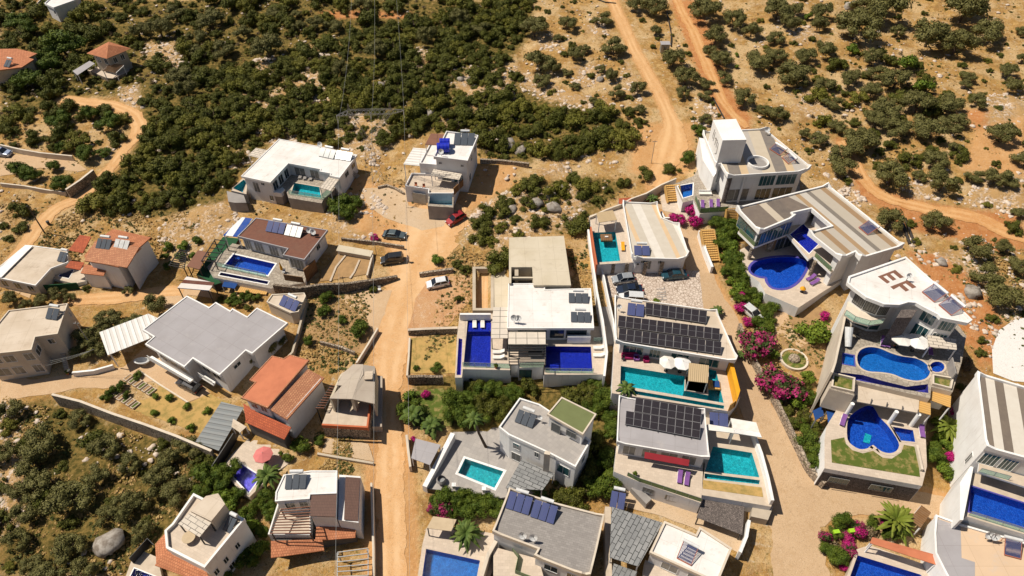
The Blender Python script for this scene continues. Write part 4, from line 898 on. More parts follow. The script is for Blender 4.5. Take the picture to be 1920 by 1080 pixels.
# --- grey-white house with blue tanks
h = House('house', 'tall grey-white house with blue water tanks on its roof, above the red parked car', (850, 390), 'house')
h.body([(837, 248), (897, 256), (877, 304), (813, 296)], 8.2, 'roofwhite', 'whitew', eave=.35, par=.35)
h.wins(2, [(.1, .2), (.82, .92)], 1.0, 1.5); h.win(2, .15, .45, 3.6, 5.6, pane='glassteal', bars=2); h.win(2, .55, .85, 3.6, 5.6, pane='curtain')
h.win(1, .12, .25, 1.2, 2.4); h.win(1, .5, .62, 1.2, 2.4); h.win(1, .7, .85, 4.4, 6.0)
h.block('lower_roof', [(807, 272), (835, 262), (835, 312), (788, 308)], 5.4, 0, 'roofwhite'); 
w = offset(ccw(XY(PP([(807, 272), (835, 262), (835, 312), (788, 308)], h.z0 + 5.4))), -.12); MB().ring(w, .2, h.z0 + 5.0, h.z0 + 5.75).build('parapet', MAT['whitew'], h.root)
h.terrace([(772, 328), (866, 330), (850, 366), (803, 366), (804, 358), (760, 352)], 2.9, 'deckpale', 'whitew', -2.5, par=.5)
clad(h, 'garage_door', (772, 356), (797, 360), h.z0 + 2.9, h.z0 - .2, h.z0 + 2.3, 'steel')
pz = h.z0 + 2.6; pw_ = pxw([(808, 354), (848, 358), (848, 385), (804, 382)], pz)
h.terrace([(804, 351), (851, 355), (850, 389), (802, 386)], 2.6, 'deckgrey', 'concgrey', -2.5, [pw_], part='pool_terrace', dig=2.3)
pool('half-empty grey-blue pool in front of the house with blue water tanks', pw_, pz, 'poolgrey', depth=1.7, level=1.1)
pergola('shade roof of cream panels on the front of the house with blue water tanks', [(813, 317), (866, 326), (861, 337), (807, 329)], h.z0 + 5.4, h.z0 + 2.9, 'cpanel')
pergola('white corrugated carport roof at the left of the house with blue water tanks', [(775, 277), (802, 279), (788, 311), (756, 308)], h.z0 + 4.6, h.z0, 'sheetwhite', name='carport', cat='carport')
pergola('rust-brown canopy behind the house with blue water tanks', [(808, 250), (836, 252), (823, 272), (797, 271)], h.z0 + 8.0, h.z0 + 5.4, 'rust', name='canopy', cat='canopy')
h.block('screen_fence', [(850, 352), (868, 335), (868.5, 336.5), (850.5, 354)], 4.4, 2.9, 'wood', exc=False)
for i, (x, y) in enumerate(((834, 267), (831, 277))):
    c = P(x, y, h.zr + .9); t = thing('water_tank', ('blue barrel water tank on the grey-white house, nearer the roof hatch', 'larger blue barrel water tank on the grey-white house, nearer the front edge')[i], 'water tank', (c.x, c.y, h.zr), 'blue barrel tanks')
    r = .8 + .15 * i; MB().tube(c - Vector((1.0 + i * .2, 0, 0)), c + Vector((1.0 + i * .2, .1, 0)), r, n=18).build('barrel', MAT['bluepl'], t)
    m = MB()
    for k in (-.7, 0, .7): m.tube(c + Vector((k - .05, 0, 0)), c + Vector((k + .05, 0, 0)), r + .05, n=18)
    m.build('rib', MAT['bluepl'], t); MB().bar(c + Vector((-.9, 0, -r)), c + Vector((.9, 0, -r)), 1.0, .16).build('cradle', MAT['steel'], t)
heater('wide dark solar collectors between the parapets of the house with blue water tanks', (850, 271), (889, 272), h.zr, 3, L=3.2, tilt=14)
dish('satellite dish at the front left corner of the roof with blue water tanks', (828, 293), h.zr)
# --- brown roofed villa with deep blue pool
h = House('villa', 'villa with a flat brown roof and glass front along a rectangular blue pool', (560, 512), 'villa')
pz = h.z0 + .9
pw_ = pxw([(438, 477), (516, 495), (502, 516), (420, 499)], pz)
p2 = pxw([(414, 511), (504, 528), (501, 533), (411, 516)], pz - .0)
h.terrace([(436, 456), (580, 492), (572, 530), (508, 541), (400, 520), (388, 500)], .9, 'deckgrey', 'whitew', -3.0, [pw_, p2])
h.body([(480, 409), (615, 432), (571, 488), (530, 479), (539, 467), (445, 444)], 4.2, 'brown', 'whitew', eave=.5, par=.14, pmat='roofgrey', th=.3)
h.wins(4, [(.05, .24), (.30, .48), (.6, .78), (.84, .98)], .6, 3.1, pane='curtain', bars=2); h.wins(2, [(.1, .9)], .7, 3.1, pane='curtain', bars=3); h.win(1, .75, .82, .7, 1.2); h.win(1, .3, .45, .8, 2.0)
h.block('side_screen', [(568, 505), (590, 486), (591, 487.5), (569, 507)], 3.0, -1, 'wood', exc=False); h.block('front_screen', [(531, 514), (567, 519), (567, 520), (531, 515)], 2.3, -1, 'wood', exc=False)
h.rail([(408, 499), (437, 506), (500, 520)], 1.0, 1.0, 'clear')
pool('deep blue rectangular pool with corner steps beside the brown-roofed villa', pw_, pz, 'poolblue', coping=.3, cmat='white', shelf=[(pxw([(438, 478), (452, 481), (449, 487), (432, 484)], pz - .7), .55, 'poolblue')])
pool('narrow indigo overflow pool below the blue pool of the brown-roofed villa', p2, pz, 'spill', coping=.2, cmat='white')
heater('three blue solar collectors on the brown roof, left set', (497, 433), (531, 439), h.zr, 3, 'collblue', L=2.1); heater('three pale solar collectors on the brown roof, right set', (532, 440), (563, 446), h.zr, 3, 'steel', L=2.1)
dish('satellite dish on the brown roof, left one of the pair by the chimney', (582, 440), h.zr); dish('satellite dish on the brown roof, right one of the pair by the chimney', (590, 443), h.zr)
h.block('chimney', [(582, 428), (589, 429), (588, 433), (581, 432)], 5.4, 4.1, 'steel', exc=False)
MAT['stripeblue'] = m_stripes('blue_white_shade_cloth', [(S(20, 70, 150), 1), (S(225, 225, 225), 1)], 2.9, 0)
MAT['stripecloth'] = m_stripes('brown_white_navy_shade_cloth', [(S(214, 206, 200), 1.2), (S(28, 52, 96), .6), (S(214, 206, 200), .8), (S(96, 50, 40), .9)], 3.5, 1)
pergola('long blue and white striped canopy along the left side of the brown-roofed villa', [(454, 407), (474, 410), (446, 444), (418, 441)], h.z0 + 3.9, h.z0 + .9, 'stripeblue', name='canopy', cat='canopy', uv=longest(XY(PP([(454, 407), (418, 441)], h.z0 + 3.9))) + math.pi / 2 if False else ang(P(418, 441, h.z0), P(446, 444, h.z0)))
pergola('brown, white and navy striped shade cloth over the parking place', [(350, 518), (402, 530), (392, 545), (332, 540)], h.z0 + 1.6, h.z0 - 1.6, 'stripecloth', name='canopy', cat='canopy', post='dark')
pergola('yellow boarded shed roof against the rough stone retaining wall', [(443, 534), (504, 541), (499, 552), (440, 547)], h.z0 - .2, h.z0 - 2.4, 'woodyellow', name='shed_roof', cat='shed')
pergola('dark blue shade sail beside the yellow boarded shed roof', [(420, 528), (446, 531), (440, 541), (416, 537)], h.z0 + .4, h.z0 - 2.4, 'navy', name='shade_sail', cat='shade sail')
t_ = h.terrace([(418, 444), (448, 447), (404, 520), (415, 530), (402, 534), (388, 525), (368, 515), (395, 475)], .45, 'turf', 'dark', -2.5, part='turf_walk', dig=1.2)
pergola('weathered brown canopy next to the green turf walk', [(371, 469), (391, 473), (374, 505), (350, 499)], h.z0 + 2.4, h.z0 - .6, 'rust', name='canopy', cat='canopy', post='dark')
pergola('black lattice pergola left of the weathered brown canopy', [(336, 468), (350, 471), (345, 503), (316, 497)], h.z0 + 2.3, h.z0 - .6, 'dark', slats=9, post='dark', beams='dark')
pergola('black frame pergola over the green turf walk', [(402, 449), (424, 452), (402, 490), (377, 489)], h.z0 + 3.2, h.z0 + .45, 'dark', slats=5, post='dark', beams='dark')
c = P(527, 502, pz + 1.1); t = thing('folded_parasol', 'folded yellow parasol on the deck beside the deep blue rectangular pool', 'umbrella', (c.x, c.y, pz)); MB().lathe((c.x, c.y, pz), [(.03, .5), (.28, .7), (.2, 1.5), (.05, 2.4)], 10).build('canopy', MAT['yellow'], t); MB().tube((c.x, c.y, pz), (c.x, c.y, pz + 2.5), .03).build('pole', MAT['steel'], t)
wall_line('long rough stone retaining wall below the brown-roofed villa and the vegetable garden', [(512, 533), (560, 539), (600, 533), (650, 531), (700, 524), (745, 517)], 2.6, 'stone', .5, hs=[2.6, 2.6, 2.4, 2.2, 1.6, .8], name='retaining_wall')
wall_line('narrow cream garden wall between the vegetable garden and the dirt road', [(698, 478), (692, 500), (688, 516)], .8, 'cream', .3); wall_line('pale stone border through the vegetable garden, left one', [(652, 473), (630, 500), (619, 527)], .25, 'deck', .35); wall_line('pale stone border through the vegetable garden, right one', [(674, 487), (664, 510), (656, 521)], .25, 'deck', .35)
wall_line('low grey stone wall between the two dark parked cars', [(640, 446), (700, 452), (757, 461)], .9, 'stonelt', .35)
# pale slab above the garden
for lab, q, z_ in (('pale concrete slab roof beside the vegetable garden', [(636, 460), (698, 471), (694, 480), (632, 469)], 1.0),):
    g = G(665, 475); t = thing('cistern', lab, 'cistern', (g.x, g.y, g.z)); w = XY(PP(q, g.z + z_)); MB().prism(w, g.z - 1, g.z + z_ - .2).build('wall', MAT['concrete'], t); MB().prism(offset(ccw(w), -.15), g.z + z_ - .2, g.z + z_, bottom=True).build('cover', MAT['concrete'], t); EXC.append(w)
# --- small house with three dark collectors
h = House('outbuilding', 'small cream flat-roofed outbuilding with three dark solar collectors above the big grey roof', (530, 600), 'outbuilding')
h.body([(510, 553), (571, 550), (574, 556), (560, 586), (545, 588), (500, 567)], 2.8, 'roofcream', 'cream', par=.2, th=.2, eave=.1); heater('three dark solar collectors with a white tank on the small cream outbuilding', (522, 571), (553, 585), h.zr, 3, 'collblue')
# --- big grey roof house
h = House('house', 'large house under one stepped grey roof with pale edges, beside the corrugated carport', (434, 742), 'house')
h.body([(351, 555), (392.5, 576.5), (405, 567), (432, 583), (436, 578.5), (464, 594), (482, 577.5), (540, 606), (473, 664), (461, 658), (412, 704), (362, 673), (346, 689), (272, 646), (288, 632), (267, 619)], 5.6, 'roofgrey', 'whitew', eave=.7, par=.12, pw=.22, pmat='white', th=.35)
h.win(9, .35, .6, 1.5, 2.3, pane='glass'); h.wins(12, [(.1, .3), (.4, .6), (.7, .9)], 1.2, 3.2, pane='curtain'); h.wins(10, [(.15, .45), (.55, .85)], 1.2, 3.2, pane='glass')
h.block('balcony', [(285, 667), (362, 712), (355, 717), (277, 672)], 2.9, 2.6, 'white', exc=False); h.rail([(279, 673), (355, 718)], 2.9, .9, 'white', frame='white')
h.block('small_balcony', [(378, 700), (404, 716), (400, 722), (372, 705)], 2.9, 2.6, 'white', exc=False); h.rail([(374, 705), (400, 721)], 2.9, .9, 'white', frame='white')
pergola('white corrugated carport roof beside the big grey roof', [(186, 623), (278, 588), (297, 597), (268, 619), (284, 633), (202, 666)], h.z0 + 3.3, h.z0 - .1, 'sheetwhite', name='carport', cat='carport', uv=ang(P(186, 623, 3), P(278, 588, 3)))
c = G(265, 675, 1.2); t = thing('white_boat', 'small white boat stored under the corrugated carport edge', 'boat', tuple(c)); MB().lathe((c.x, c.y, c.z - .9), [(.1, 0), (.55, .3), (.75, .8), (.6, .9)], 14, sx=1.8, sy=1).build('hull', MAT['tank'], t)
# --- terracotta house
h = House('house', 'tall house with stepped flat orange roof and sloping clay roof, above the pink parasol', (540, 850), 'house')
h.body([(510, 667), (532, 672), (543, 665), (580, 675), (502, 765), (452, 746), (478, 717), (467.5, 712.5)], 7.4, 'orange', 'whitew', eave=.4, par=.06, pmat='claypale', th=.25)
h.wins(4, [(.12, .4), (.55, .85)], .8, 2.2, pane='glassteal')
h.plate('clay_roof', [(577, 692), (608, 708), (538, 787), (507, 768)], [7.0, 6.2, 6.2, 7.0], .25, 'claypale')
h.block('side_wing', [(574, 698), (602, 710), (537, 782), (509, 766)], 6.3, -2.5, 'whitew')
h.plate('porch_roof', [(478, 771), (546, 801), (533, 824), (459, 791)], [4.3, 4.3, 3.6, 3.6], .18, 'clayred'); h.plate('corner_porch_roof', [(456, 756), (479, 770), (461, 790)], [4.3, 4.3, 3.7], .18, 'clayred')
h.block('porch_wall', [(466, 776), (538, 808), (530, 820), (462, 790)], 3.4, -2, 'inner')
h.wins(3, [(.2, .35), (.6, .75)], 3.5, 4.7)
t2 = h.z0 - 1.2
pw_ = pxw([(443, 864), (487, 893), (480, 905), (466, 924), (427, 882)], t2 + 1.0)
h.terrace([(471, 818), (530, 845), (545, 850), (540, 870), (510, 890), (468, 932), (455, 925), (415, 880), (436, 850), (452, 835)], -.2, 'deckpale', 'white', -4, [pw_])
pool('purple-bottomed pool half in tree shade, beside the pink parasol terrace', pw_, h.z0 - .2, 'poolpurple', depth=1.1, coping=.2, cmat='white')
umbrella('faded pink parasol on the beige terrace below the orange roof', (492, 850), h.z0 - .2, 1.45, 'pink', 2.3)
pergola('grey corrugated shed roof between the dry garden and the orange-roofed house', [(415, 753), (457, 764), (410, 845), (366, 828)], h.z0 + 1.2, h.z0 - 1.2, 'sheetgrey', name='shed_roof', cat='shed', uv=ang(P(457, 764, 0), P(410, 845, 0)))
wall_line('dark railing fence along the pink parasol terrace', [(437, 812), (415, 846), (396, 875)], 2.0, 'dark', .12, name='fence', cat='fence')
pergola('small cream roof beside the grey corrugated shed', [(437, 785), (462, 800), (450, 811), (434, 800)], h.z0 + 1.8, h.z0 - 1, 'roofcream', name='shed_roof', cat='shed')
# --- unfinished grey house
h = House('unfinished_house', 'unfinished house shell with bare beige concrete roof and open rooms, by the dirt road', (660, 812), 'house')
hz = h.z0
h.plate('roof_slope', [(677, 685), (682, 686), (660, 748), (618, 747)], [6.9, 6.9, 6.9, 6.4], .2, 'concwarm'); 
h.plate('roof_slope', [(662, 683), (681, 683), (681, 703), (643, 700)], [6.5, 6.9, 6.9, 6.4], .2, 'concwarm')
o = h.plate('roof_slope', [(682, 684), (703, 687), (702.5, 757), (660, 748)], [6.9, 6.4, 6.4, 6.9], .2, 'concwarm'); h.plate('roof_slope', [(643, 700), (680, 703), (668, 725), (631, 722)], [6.4, 6.88, 6.88, 6.4], .22, 'concwarm')
wp = XY(PP([(622, 745), (700, 752), (700, 690), (650, 690)], hz + 6.2)); EXC.append(wp)
h.terrace([(603, 797), (690, 802), (702, 758), (702, 690), (665, 686), (640, 700)], 2.9, 'deck', 'stonelt', -2, dig=1.2)
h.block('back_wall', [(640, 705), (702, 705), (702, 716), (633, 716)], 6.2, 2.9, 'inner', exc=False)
for a, b, c_, d in (((618, 747), (622, 749), (642, 702), (638, 702)), ((699, 755), (703, 757), (704, 690), (700, 690)), ((657, 747), (663, 748), (667, 740), (661, 739))): h.block('pillar', [a, b, c_, d], 6.2, 2.9, 'concrete', exc=False)
h.block('balcony_parapet', [(603, 797), (690, 802), (690, 799), (604, 794)], 3.6, 2.9, 'red', exc=False); h.block('balcony_parapet', [(690, 802), (695, 758), (692, 758), (687, 799)], 3.8, 2.9, 'red', exc=False)
h.block('lower_wall', [(700, 704), (717, 705), (716, 800), (697, 800)], 1.6, -2, 'concwarm')
pergola('slatted brick-red lattice at the left flank of the unfinished house', [(620, 722), (630, 724), (608, 765), (592, 765)], hz + 4.0, hz, 'rust', slats=9, post='dark', beams='dark')
for k in range(3):
    g = P(683 + k * .5, 712 - k * 5, hz + 6.9); props(MB().prism([(g.x, g.y), (g.x + 1.2, g.y + .1), (g.x + 1.2, g.y + .6), (g.x, g.y + .5)], g.z - .15, g.z + .1, bottom=True).build('stair_block', MAT['deck']), '%s of three pale stair blocks over the roof opening of the unfinished house' % ('lowest', 'middle one', 'uppermost')[k], 'stair block', 'stair blocks in the roof opening')
# --- left terracotta cluster
h = House('house', 'white house with large clay tile roofs carrying two solar heaters, near the sandy track', (245, 540), 'house')
h.body([(205, 436), (262, 440), (280, 447), (257, 473), (238, 475), (222, 501), (163, 488), (157, 480), (180, 452)], 6.2, 'clay', 'white', eave=.3, par=0, th=.2)
h.plate('clay_roof', [(178, 452), (262, 462), (238, 501.5), (158, 489)], [7.6, 7.6, 6.3, 6.3], .2, 'claypale'); h.plate('clay_roof', [(212, 429), (283, 445), (262, 463), (178, 453)], [6.7, 6.7, 7.6, 7.6], .2, 'clay')
h.block('gable_wall', [(240, 450), (277, 450), (256, 470), (236, 496)], 6.4, -3, 'white')
h.wins(3, [(.2, .4)], 2.0, 3.0); h.win(2, .3, .6, 1.8, 2.9)
h.plate('lower_clay_roof', [(150, 440), (171, 444), (155, 474), (128, 469)], [4.2, 4.2, 3.7, 3.7], .15, 'clayred'); h.plate('lower_clay_roof', [(132, 489), (158, 492), (150, 506), (122, 501)], [3.9, 3.9, 3.4, 3.4], .15, 'clayred'); h.plate('lower_clay_roof', [(159, 495), (200, 503), (194, 517), (151, 512)], [4.3, 4.3, 3.7, 3.7], .15, 'clay')
h.block('front_wing', [(160, 499), (197, 505), (194, 515), (155, 511)], 3.5, -2.5, 'white')
heater('three grey solar collectors on the clay roof, left set', (178, 465), (205, 468), h.z0 + 7.0, 3); heater('three pale solar collectors on the clay roof, right set', (211, 466), (238, 470), h.z0 + 7.0, 3, 'steel')
pz = h.z0 + .6; pw_ = pxw([(120, 503), (138, 507), (129, 522), (110, 518)], pz)
h.terrace([(112, 496), (160, 500), (160, 527), (140, 532), (100, 522)], .6, 'deck', 'white', -2.5, [pw_]); pool('tiny deep blue plunge pool between the beige flat roof and the clay roofs', pw_, pz, 'pooldeep', coping=.12, cmat='white')
wall_line('dark green screened fence below the tiny plunge pool', [(75, 535), (110, 533), (143, 530)], 1.6, 'turf', .15, hs=[1.6, 1.6, 1.6], name='fence', cat='fence')
h = House('house', 'low house with a beige flat roof and a white band on its left edge', (70, 548), 'house')
h.body([(48, 460), (62, 461), (127, 470), (128, 492), (96, 504), (67, 536), (-20, 518), (0, 500)], 2.9, 'roofcream', 'cream', eave=.2, par=.12, pmat='white', th=.2); h.plate('roof_band', [(46, 460), (61, 461), (2, 520), (-16, 516)], [3.25] * 4, .15, 'white')
h.wins(5, [(.1, .25), (.4, .55), (.7, .85)], .6, 2.2); heater('two teal-grey solar collectors at the right corner of the beige flat roof', (106, 489), (121, 492), h.zr, 2)
h = House('apartment_house', 'two-storey cream house with flat roof and big paired windows, at the left edge', (70, 712), 'house')
h.body([(17, 583), (128, 570), (109, 627), (67, 633), (60, 657), (-40, 668), (-30, 640)], 6.4, 'roofcream', 'cream', eave=.12, par=.2, pmat='cream', th=.2)
h.wins(4, [(.03, .22), (.40, .62), (.68, .95)], .7, 2.3, pane='curtain'); h.wins(4, [(.03, .22), (.40, .62), (.68, .95)], 3.6, 5.4, pane='curtain'); h.win(2, .3, .6, .9, 2.0); h.win(1, .1, .16, 1, 2); h.win(3, .2, .8, 1, 2.4)
heater('two dark solar collectors with white tank at the back of the cream apartment house roof', (84, 597), (106, 600), h.zr, 2)
wall_line('low white garden wall between the big olive and the pale yard', [(135, 698), (175, 694), (211, 684)], 1.0, 'white', .35)
m = MB()
for k in range(11): f = k / 10; m.bar(G(113 + 9 * f, 662 + 36 * f, 1.3 - 1.2 * f), G(122 + 9 * f, 660 + 36 * f, 1.3 - 1.2 * f), .3, .14)
props(m.build('staircase', MAT['deck']), 'pale steps beside the cream apartment house', 'stairs')
# far houses top left
h = House('house', 'house with pink-red clay roof and small collector, at the top left edge', (40, 150), 'house')
h.body([(-30, 92), (32, 91), (70, 100), (54, 108), (64, 111), (41, 126), (-30, 135)], 5.0, 'clay', 'beige', eave=.5, par=0, th=.25); h.wins(3, [(.2, .4), (.6, .8)], 1, 2.2); heater('small dark collector on the pink-red clay roof at the top left', (6, 124), (17, 126), h.zr, 2)
h = House('house', 'small ochre house with pyramid clay roof, in the trees at top left', (215, 150), 'house')
h.terrace([(163, 131), (187, 117), (250, 112), (240, 135), (212, 147), (200, 146)], .9, 'deckpale', 'stonelt', -2.5, dig=1.2)
q = [P(162, 100, h.z0 + 5.6), P(204, 78, h.z0 + 5.6), P(246, 91, h.z0 + 5.6), P(200, 110, h.z0 + 5.6)]; ap = P(203, 84, h.z0 + 7.4); m = MB()
for i in range(4): m.face([q[i], ap, q[(i + 1) % 4]][::-1] if area([q[i][:2], q[(i + 1) % 4][:2], ap[:2]]) < 0 else [q[i], q[(i + 1) % 4], ap])
m.face([tuple(v) for v in q]); o = m.build('roof', MAT['clay'], h.root)
w = offset(ccw(XY(q)), .9); EXC.append(w); MB().prism(w, h.z0 - 2, h.z0 + 5.58).build('wall', MAT['beige'], h.root, uvang=0)
h.rev = area(XY(q)) < 0; h.wallp = w; h.zr = h.z0 + 5.6; h.wins(3, [(.15, .35), (.6, .85)], .8, 2.2); h.wins(2, [(.2, .4), (.6, .8)], .8, 2.2)
pergola('grey canopy at the left of the pyramid-roofed house', [(168, 114), (178, 119), (145, 141), (136, 133)], h.z0 + 2.6, h.z0, 'roofgrey', name='canopy', cat='canopy'); pergola('brown lattice over the terrace of the pyramid-roofed house', [(205, 120), (232, 122), (217, 136), (192, 132)], h.z0 + 3.3, h.z0 + .9, 'wood', slats=8)
h = House('house', 'white-roofed building cut by the top edge of the photo', (110, 28), 'house')
h.body([(84, 8), (105, -12), (150, -8), (143, 1), (101, 16)], 3.5, 'roofwhite', 'whitew', par=.3); h.win(4, .1, .3, 1, 2)
pz = G(75, 5).z + .4; w = pxw([(70, 6), (82, -6), (92, -5), (80, 8)], pz); pool('small blue pool at the very top left edge', w, pz, 'poolsky', coping=.3); EXC.append(w)
wall_line('pale wall at the back of the walled parking court', [(0, 271), (40, 280), (75, 286), (135, 292)], 1.3, 'cream', .35)
wall_line('tall stone wall of the walled garden facing the sandy track', [(123, 355), (150, 337), (174, 318)], 2.2, 'stonelt', .5, cap='cream'); wall_line('low pale wall along the bottom of the walled garden', [(0, 343), (45, 348), (90, 356), (122, 360)], .9, 'cream', .3)
wall_line('low stone wall beside the dry yard right of the blue-tank house', [(900, 298), (940, 300), (992, 306)], .9, 'stonelt', .5)
wall_line('curved low stone wall beside the terrace of the blue-tank house', [(708, 350), (725, 346), (742, 352), (757, 361)], .5, 'stonelt', .4)
wall_line('long stone wall with white top under the dry garden', [(97, 739), (150, 752), (210, 775), (270, 795), (330, 817), (396, 845)], 3.0, 'stonelt', .38, cap='cream', name='retaining_wall')
wall_line('low cream kerb between the kitchen garden and the paved yard', [(262, 695), (300, 721), (354, 755)], .18, 'cream', .25)
# kitchen garden beds
for k in range(6):
    for r_ in range(2):
        x0 = 246 + 9.5 * k * .9 - r_ * 30; y0 = 702 + 5.2 * k + r_ * 26
        w = GP([(x0, y0), (x0 + 6, y0 + 3), (x0 - 8, y0 + 15), (x0 - 14, y0 + 12)]); z = float(hgt(*w[0])) + .25
        t = thing('garden_bed', '%s raised planting bed from the left, %s row of the kitchen garden' % (('first', 'second', 'third', 'fourth', 'fifth', 'sixth')[k], ('upper', 'lower')[r_]), 'garden bed', (w[0][0], w[0][1], z - .3), 'raised beds of the kitchen garden'); MB().ring(w, .12, z - .5, z + .06).build('border', MAT['deck'], t); MB().prism(offset(ccw(w), .12), z - .5, z).build('plants', MAT['lawn' if k % 2 else 'soil'], t)
# ================================================================ houses, centre and right side
def pvarray(label, TL, TR, BR, BL, n, z, zf=.35, zb=1.15, group='photovoltaic arrays on the roofs'):
    a, b, c, d = P(*BL, z + zf), P(*BR, z + zf), P(*TR, z + zb), P(*TL, z + zb)
    t = thing('solar_array', label, 'solar panels', (a.x, a.y, z), group)
    for k in range(n):
        f0, f1 = k / n + .0012, (k + 1) / n - .0012
        q = [a + (b - a) * f0, a + (b - a) * f1, d + (c - d) * f1, d + (c - d) * f0]
        o = MB().slabq(q, .05).build('solar_panel', [MAT['pvframe']], t); g = MB()
        for s0, s1 in ((.015, .492), (.508, .985)):
            i = lambda u, v: (q[0] + (q[1] - q[0]) * u) * (1 - v) + (q[3] + (q[2] - q[3]) * u) * v + Vector((0, 0, .012))
            g.face([i(.03, s0), i(.97, s0), i(.97, s1), i(.03, s1)])
        g.build('cells', MAT['pv'], o)
    m = MB()
    for k in range(0, n + 1, 2):
        f = min(.98, max(.02, k / n)); p0 = a + (b - a) * f; p1 = d + (c - d) * f; m.bar(p0 - Vector((0, 0, .1)) + (p0 - p1) * .12, p1 - Vector((0, 0, .1)), .06); m.bar(Vector((p1.x, p1.y, z)), p1 - Vector((0, 0, .1)), .05)
    m.bar(a - Vector((0, 0, .16)), b - Vector((0, 0, .16)), .06); m.bar(d - Vector((0, 0, .16)), c - Vector((0, 0, .16)), .06); m.build('frame', MAT['dark'], t); return t
def evac(label, a, b, z, n=18, L=1.7, tilt=28, flip=False, group='tube solar heaters'):
    A = P(*a, z + .15); B = P(*b, z + .15); d = B - A; W = d.length; d.normalize(); u = Vector((-d.y, d.x, 0)) * (-1 if flip else 1); up = u * math.cos(R(tilt)) + Vector((0, 0, math.sin(R(tilt))))
    t = thing('tube_solar_heater', label, 'solar heater', (A.x, A.y, z), group); m = MB()
    for k in range(n): p = A + d * (W * (k + .5) / n); m.tube(p, p + up * L, .035, n=5)
    m.build('tubes', MAT['collblue'], t)
    c = A + up * L; MB().tube(c - d * .1, c + d * (W + .1), .22, n=10).build('tank', MAT['tank'], t)
    m = MB(); m.bar(A, B, .12, .08); m.bar(A, A + up * L, .06); m.bar(B, B + up * L, .06)
    for p in (A, B): e = p + up * L; m.bar((e.x, e.y, z), e, .05)
    m.build('frame', MAT['terracotta'], t); return t
# --- centre white villa with two deep blue pools
h = House('villa', 'central white flat-roofed villa with two deep blue pools and a cream cloth pergola', (1000, 724), 'villa')
D = 3.2; pz = h.z0 + D
pL = pxw([(877, 601), (921, 601), (920, 688), (869, 686)], pz); pR = pxw([(1023, 649), (1108, 650), (1111, 696), (1021, 695)], pz); pS = pxw([(860, 634), (867, 636), (864, 703), (856, 703)], pz)
h.terrace([(862, 588), (952, 588), (952, 610), (1137, 612), (1135, 702), (1020, 703), (1020, 688), (972, 690), (972, 684), (958, 684), (958, 694), (868, 692), (866, 708), (853, 708), (857, 630)], D, 'deckpale', 'white', -3, [pL, pR, pS], dig=2.0)
h.body([(953, 532), (1022, 532), (1022, 543), (1108, 541), (1114, 616), (951, 616)], D + 3.3, 'roofwhite', 'whitew', eave=.45, par=.10, pmat='white', th=.35)
h.wins(4, [(.05, .3), (.33, .5), (.55, .9)], .7, 2.7, pane='glass', bars=2, frame='dark')
h.block('back_wall', [(862, 587), (920, 587), (920, 590), (862, 590)], D + 1.4, D - 3, 'whitew', exc=False)
h.block('white_band', [(1064, 628), (1108, 628), (1108, 632), (1064, 632)], D + 1.6, D, 'white', exc=False)
h.win_at(Vector(P(974, 690, pz)[:2]), Vector(P(997, 690, pz)[:2]), Vector((0, -1)), pz - .5, pz - 2.4, 'glassteal', 'dark')
h.rail([(868, 687), (956, 690)], D, 1.0, 'clear'); h.rail([(1022, 698), (1112, 699)], D, 1.0, 'clear'); h.rail([(974, 688), (1020, 687)], D, 1.0, 'clear'); h.rail([(1112, 640), (1134, 640)], D, 1.0, 'clear')
pool('upright deep blue pool with two white loungers standing in its shallow end', pL, pz, 'pooldeep', shelf=[(pxw([(877, 602), (921, 602), (921, 622), (876, 622)], pz - .4), .35, 'pooldeep')])
pool('wide deep blue pool in front of the wall of the central white villa', pR, pz, 'pooldeep'); pool('narrow indigo overflow channel at the far left edge of the central white villa', pS, pz, 'poolpurple', depth=.8)
lounger('white lounger standing in the shallow pool end, left one', (890, 617), (890, 602), pz - .35, 'cloth'); lounger('white lounger standing in the shallow pool end, right one', (905, 617), (905, 602), pz - .35, 'cloth')
lounger('pale lounger beside the tall deep blue pool, upper one', (924, 662), (941, 662), pz, 'cloth'); lounger('pale lounger beside the tall deep blue pool, lower one', (924, 672), (941, 672), pz, 'cloth')
lounger('pale lounger at the right end of the wide deep blue pool, upper one', (1112, 654), (1130, 654), pz, 'cloth'); lounger('pale lounger at the right end of the wide deep blue pool, lower one', (1112, 668), (1130, 668), pz, 'cloth')
MAT['gridpanel'] = m_tiles('cream_grid_cloth', (.64, .56, .47, 1), (.60, .52, .44, 1), (.07, .06, .05, 1), 1.75, 1.3, .05, 0)
pergola('long shade roof of cream square panels along the tall deep blue pool', [(925, 576), (952, 576), (952, 634), (921, 634)], pz + 2.9, pz, 'gridpanel', post='dark', uv=0)
pergola('wavy cream cloth half of the pergola between the two deep blue pools', [(953, 622), (1023, 622), (1023, 646), (953, 646)], pz + 2.7, pz, 'gridpanel', post='dark', uv=0)
pergola('open black lattice half of the pergola between the two deep blue pools', [(953, 647), (1023, 647), (1023, 684), (955, 684)], pz + 2.7, pz, 'dark', slats=7, post='dark', beams='dark')
heater('three dark collectors on the central white roof, back set', (1066, 567), (1104, 568), h.zr, 3, L=1.8, tilt=16); heater('three dark collectors on the central white roof, front set', (1070, 603), (1108, 604), h.zr, 3, L=1.8, tilt=16)
dish('satellite dish on the central white roof, left of the pair', (964, 604), h.zr); dish('satellite dish on the central white roof, right of the pair', (972, 605), h.zr)
t = thing('dining_table', 'dark dining table under the open black lattice', 'table', tuple(P(1003, 668, pz))); c = t.location; MB().prism([(c.x - 1.1, c.y - .5), (c.x + 1.1, c.y - .5), (c.x + 1.1, c.y + .5), (c.x - 1.1, c.y + .5)], pz + .68, pz + .75, bottom=True).build('top', MAT['dark'], t)
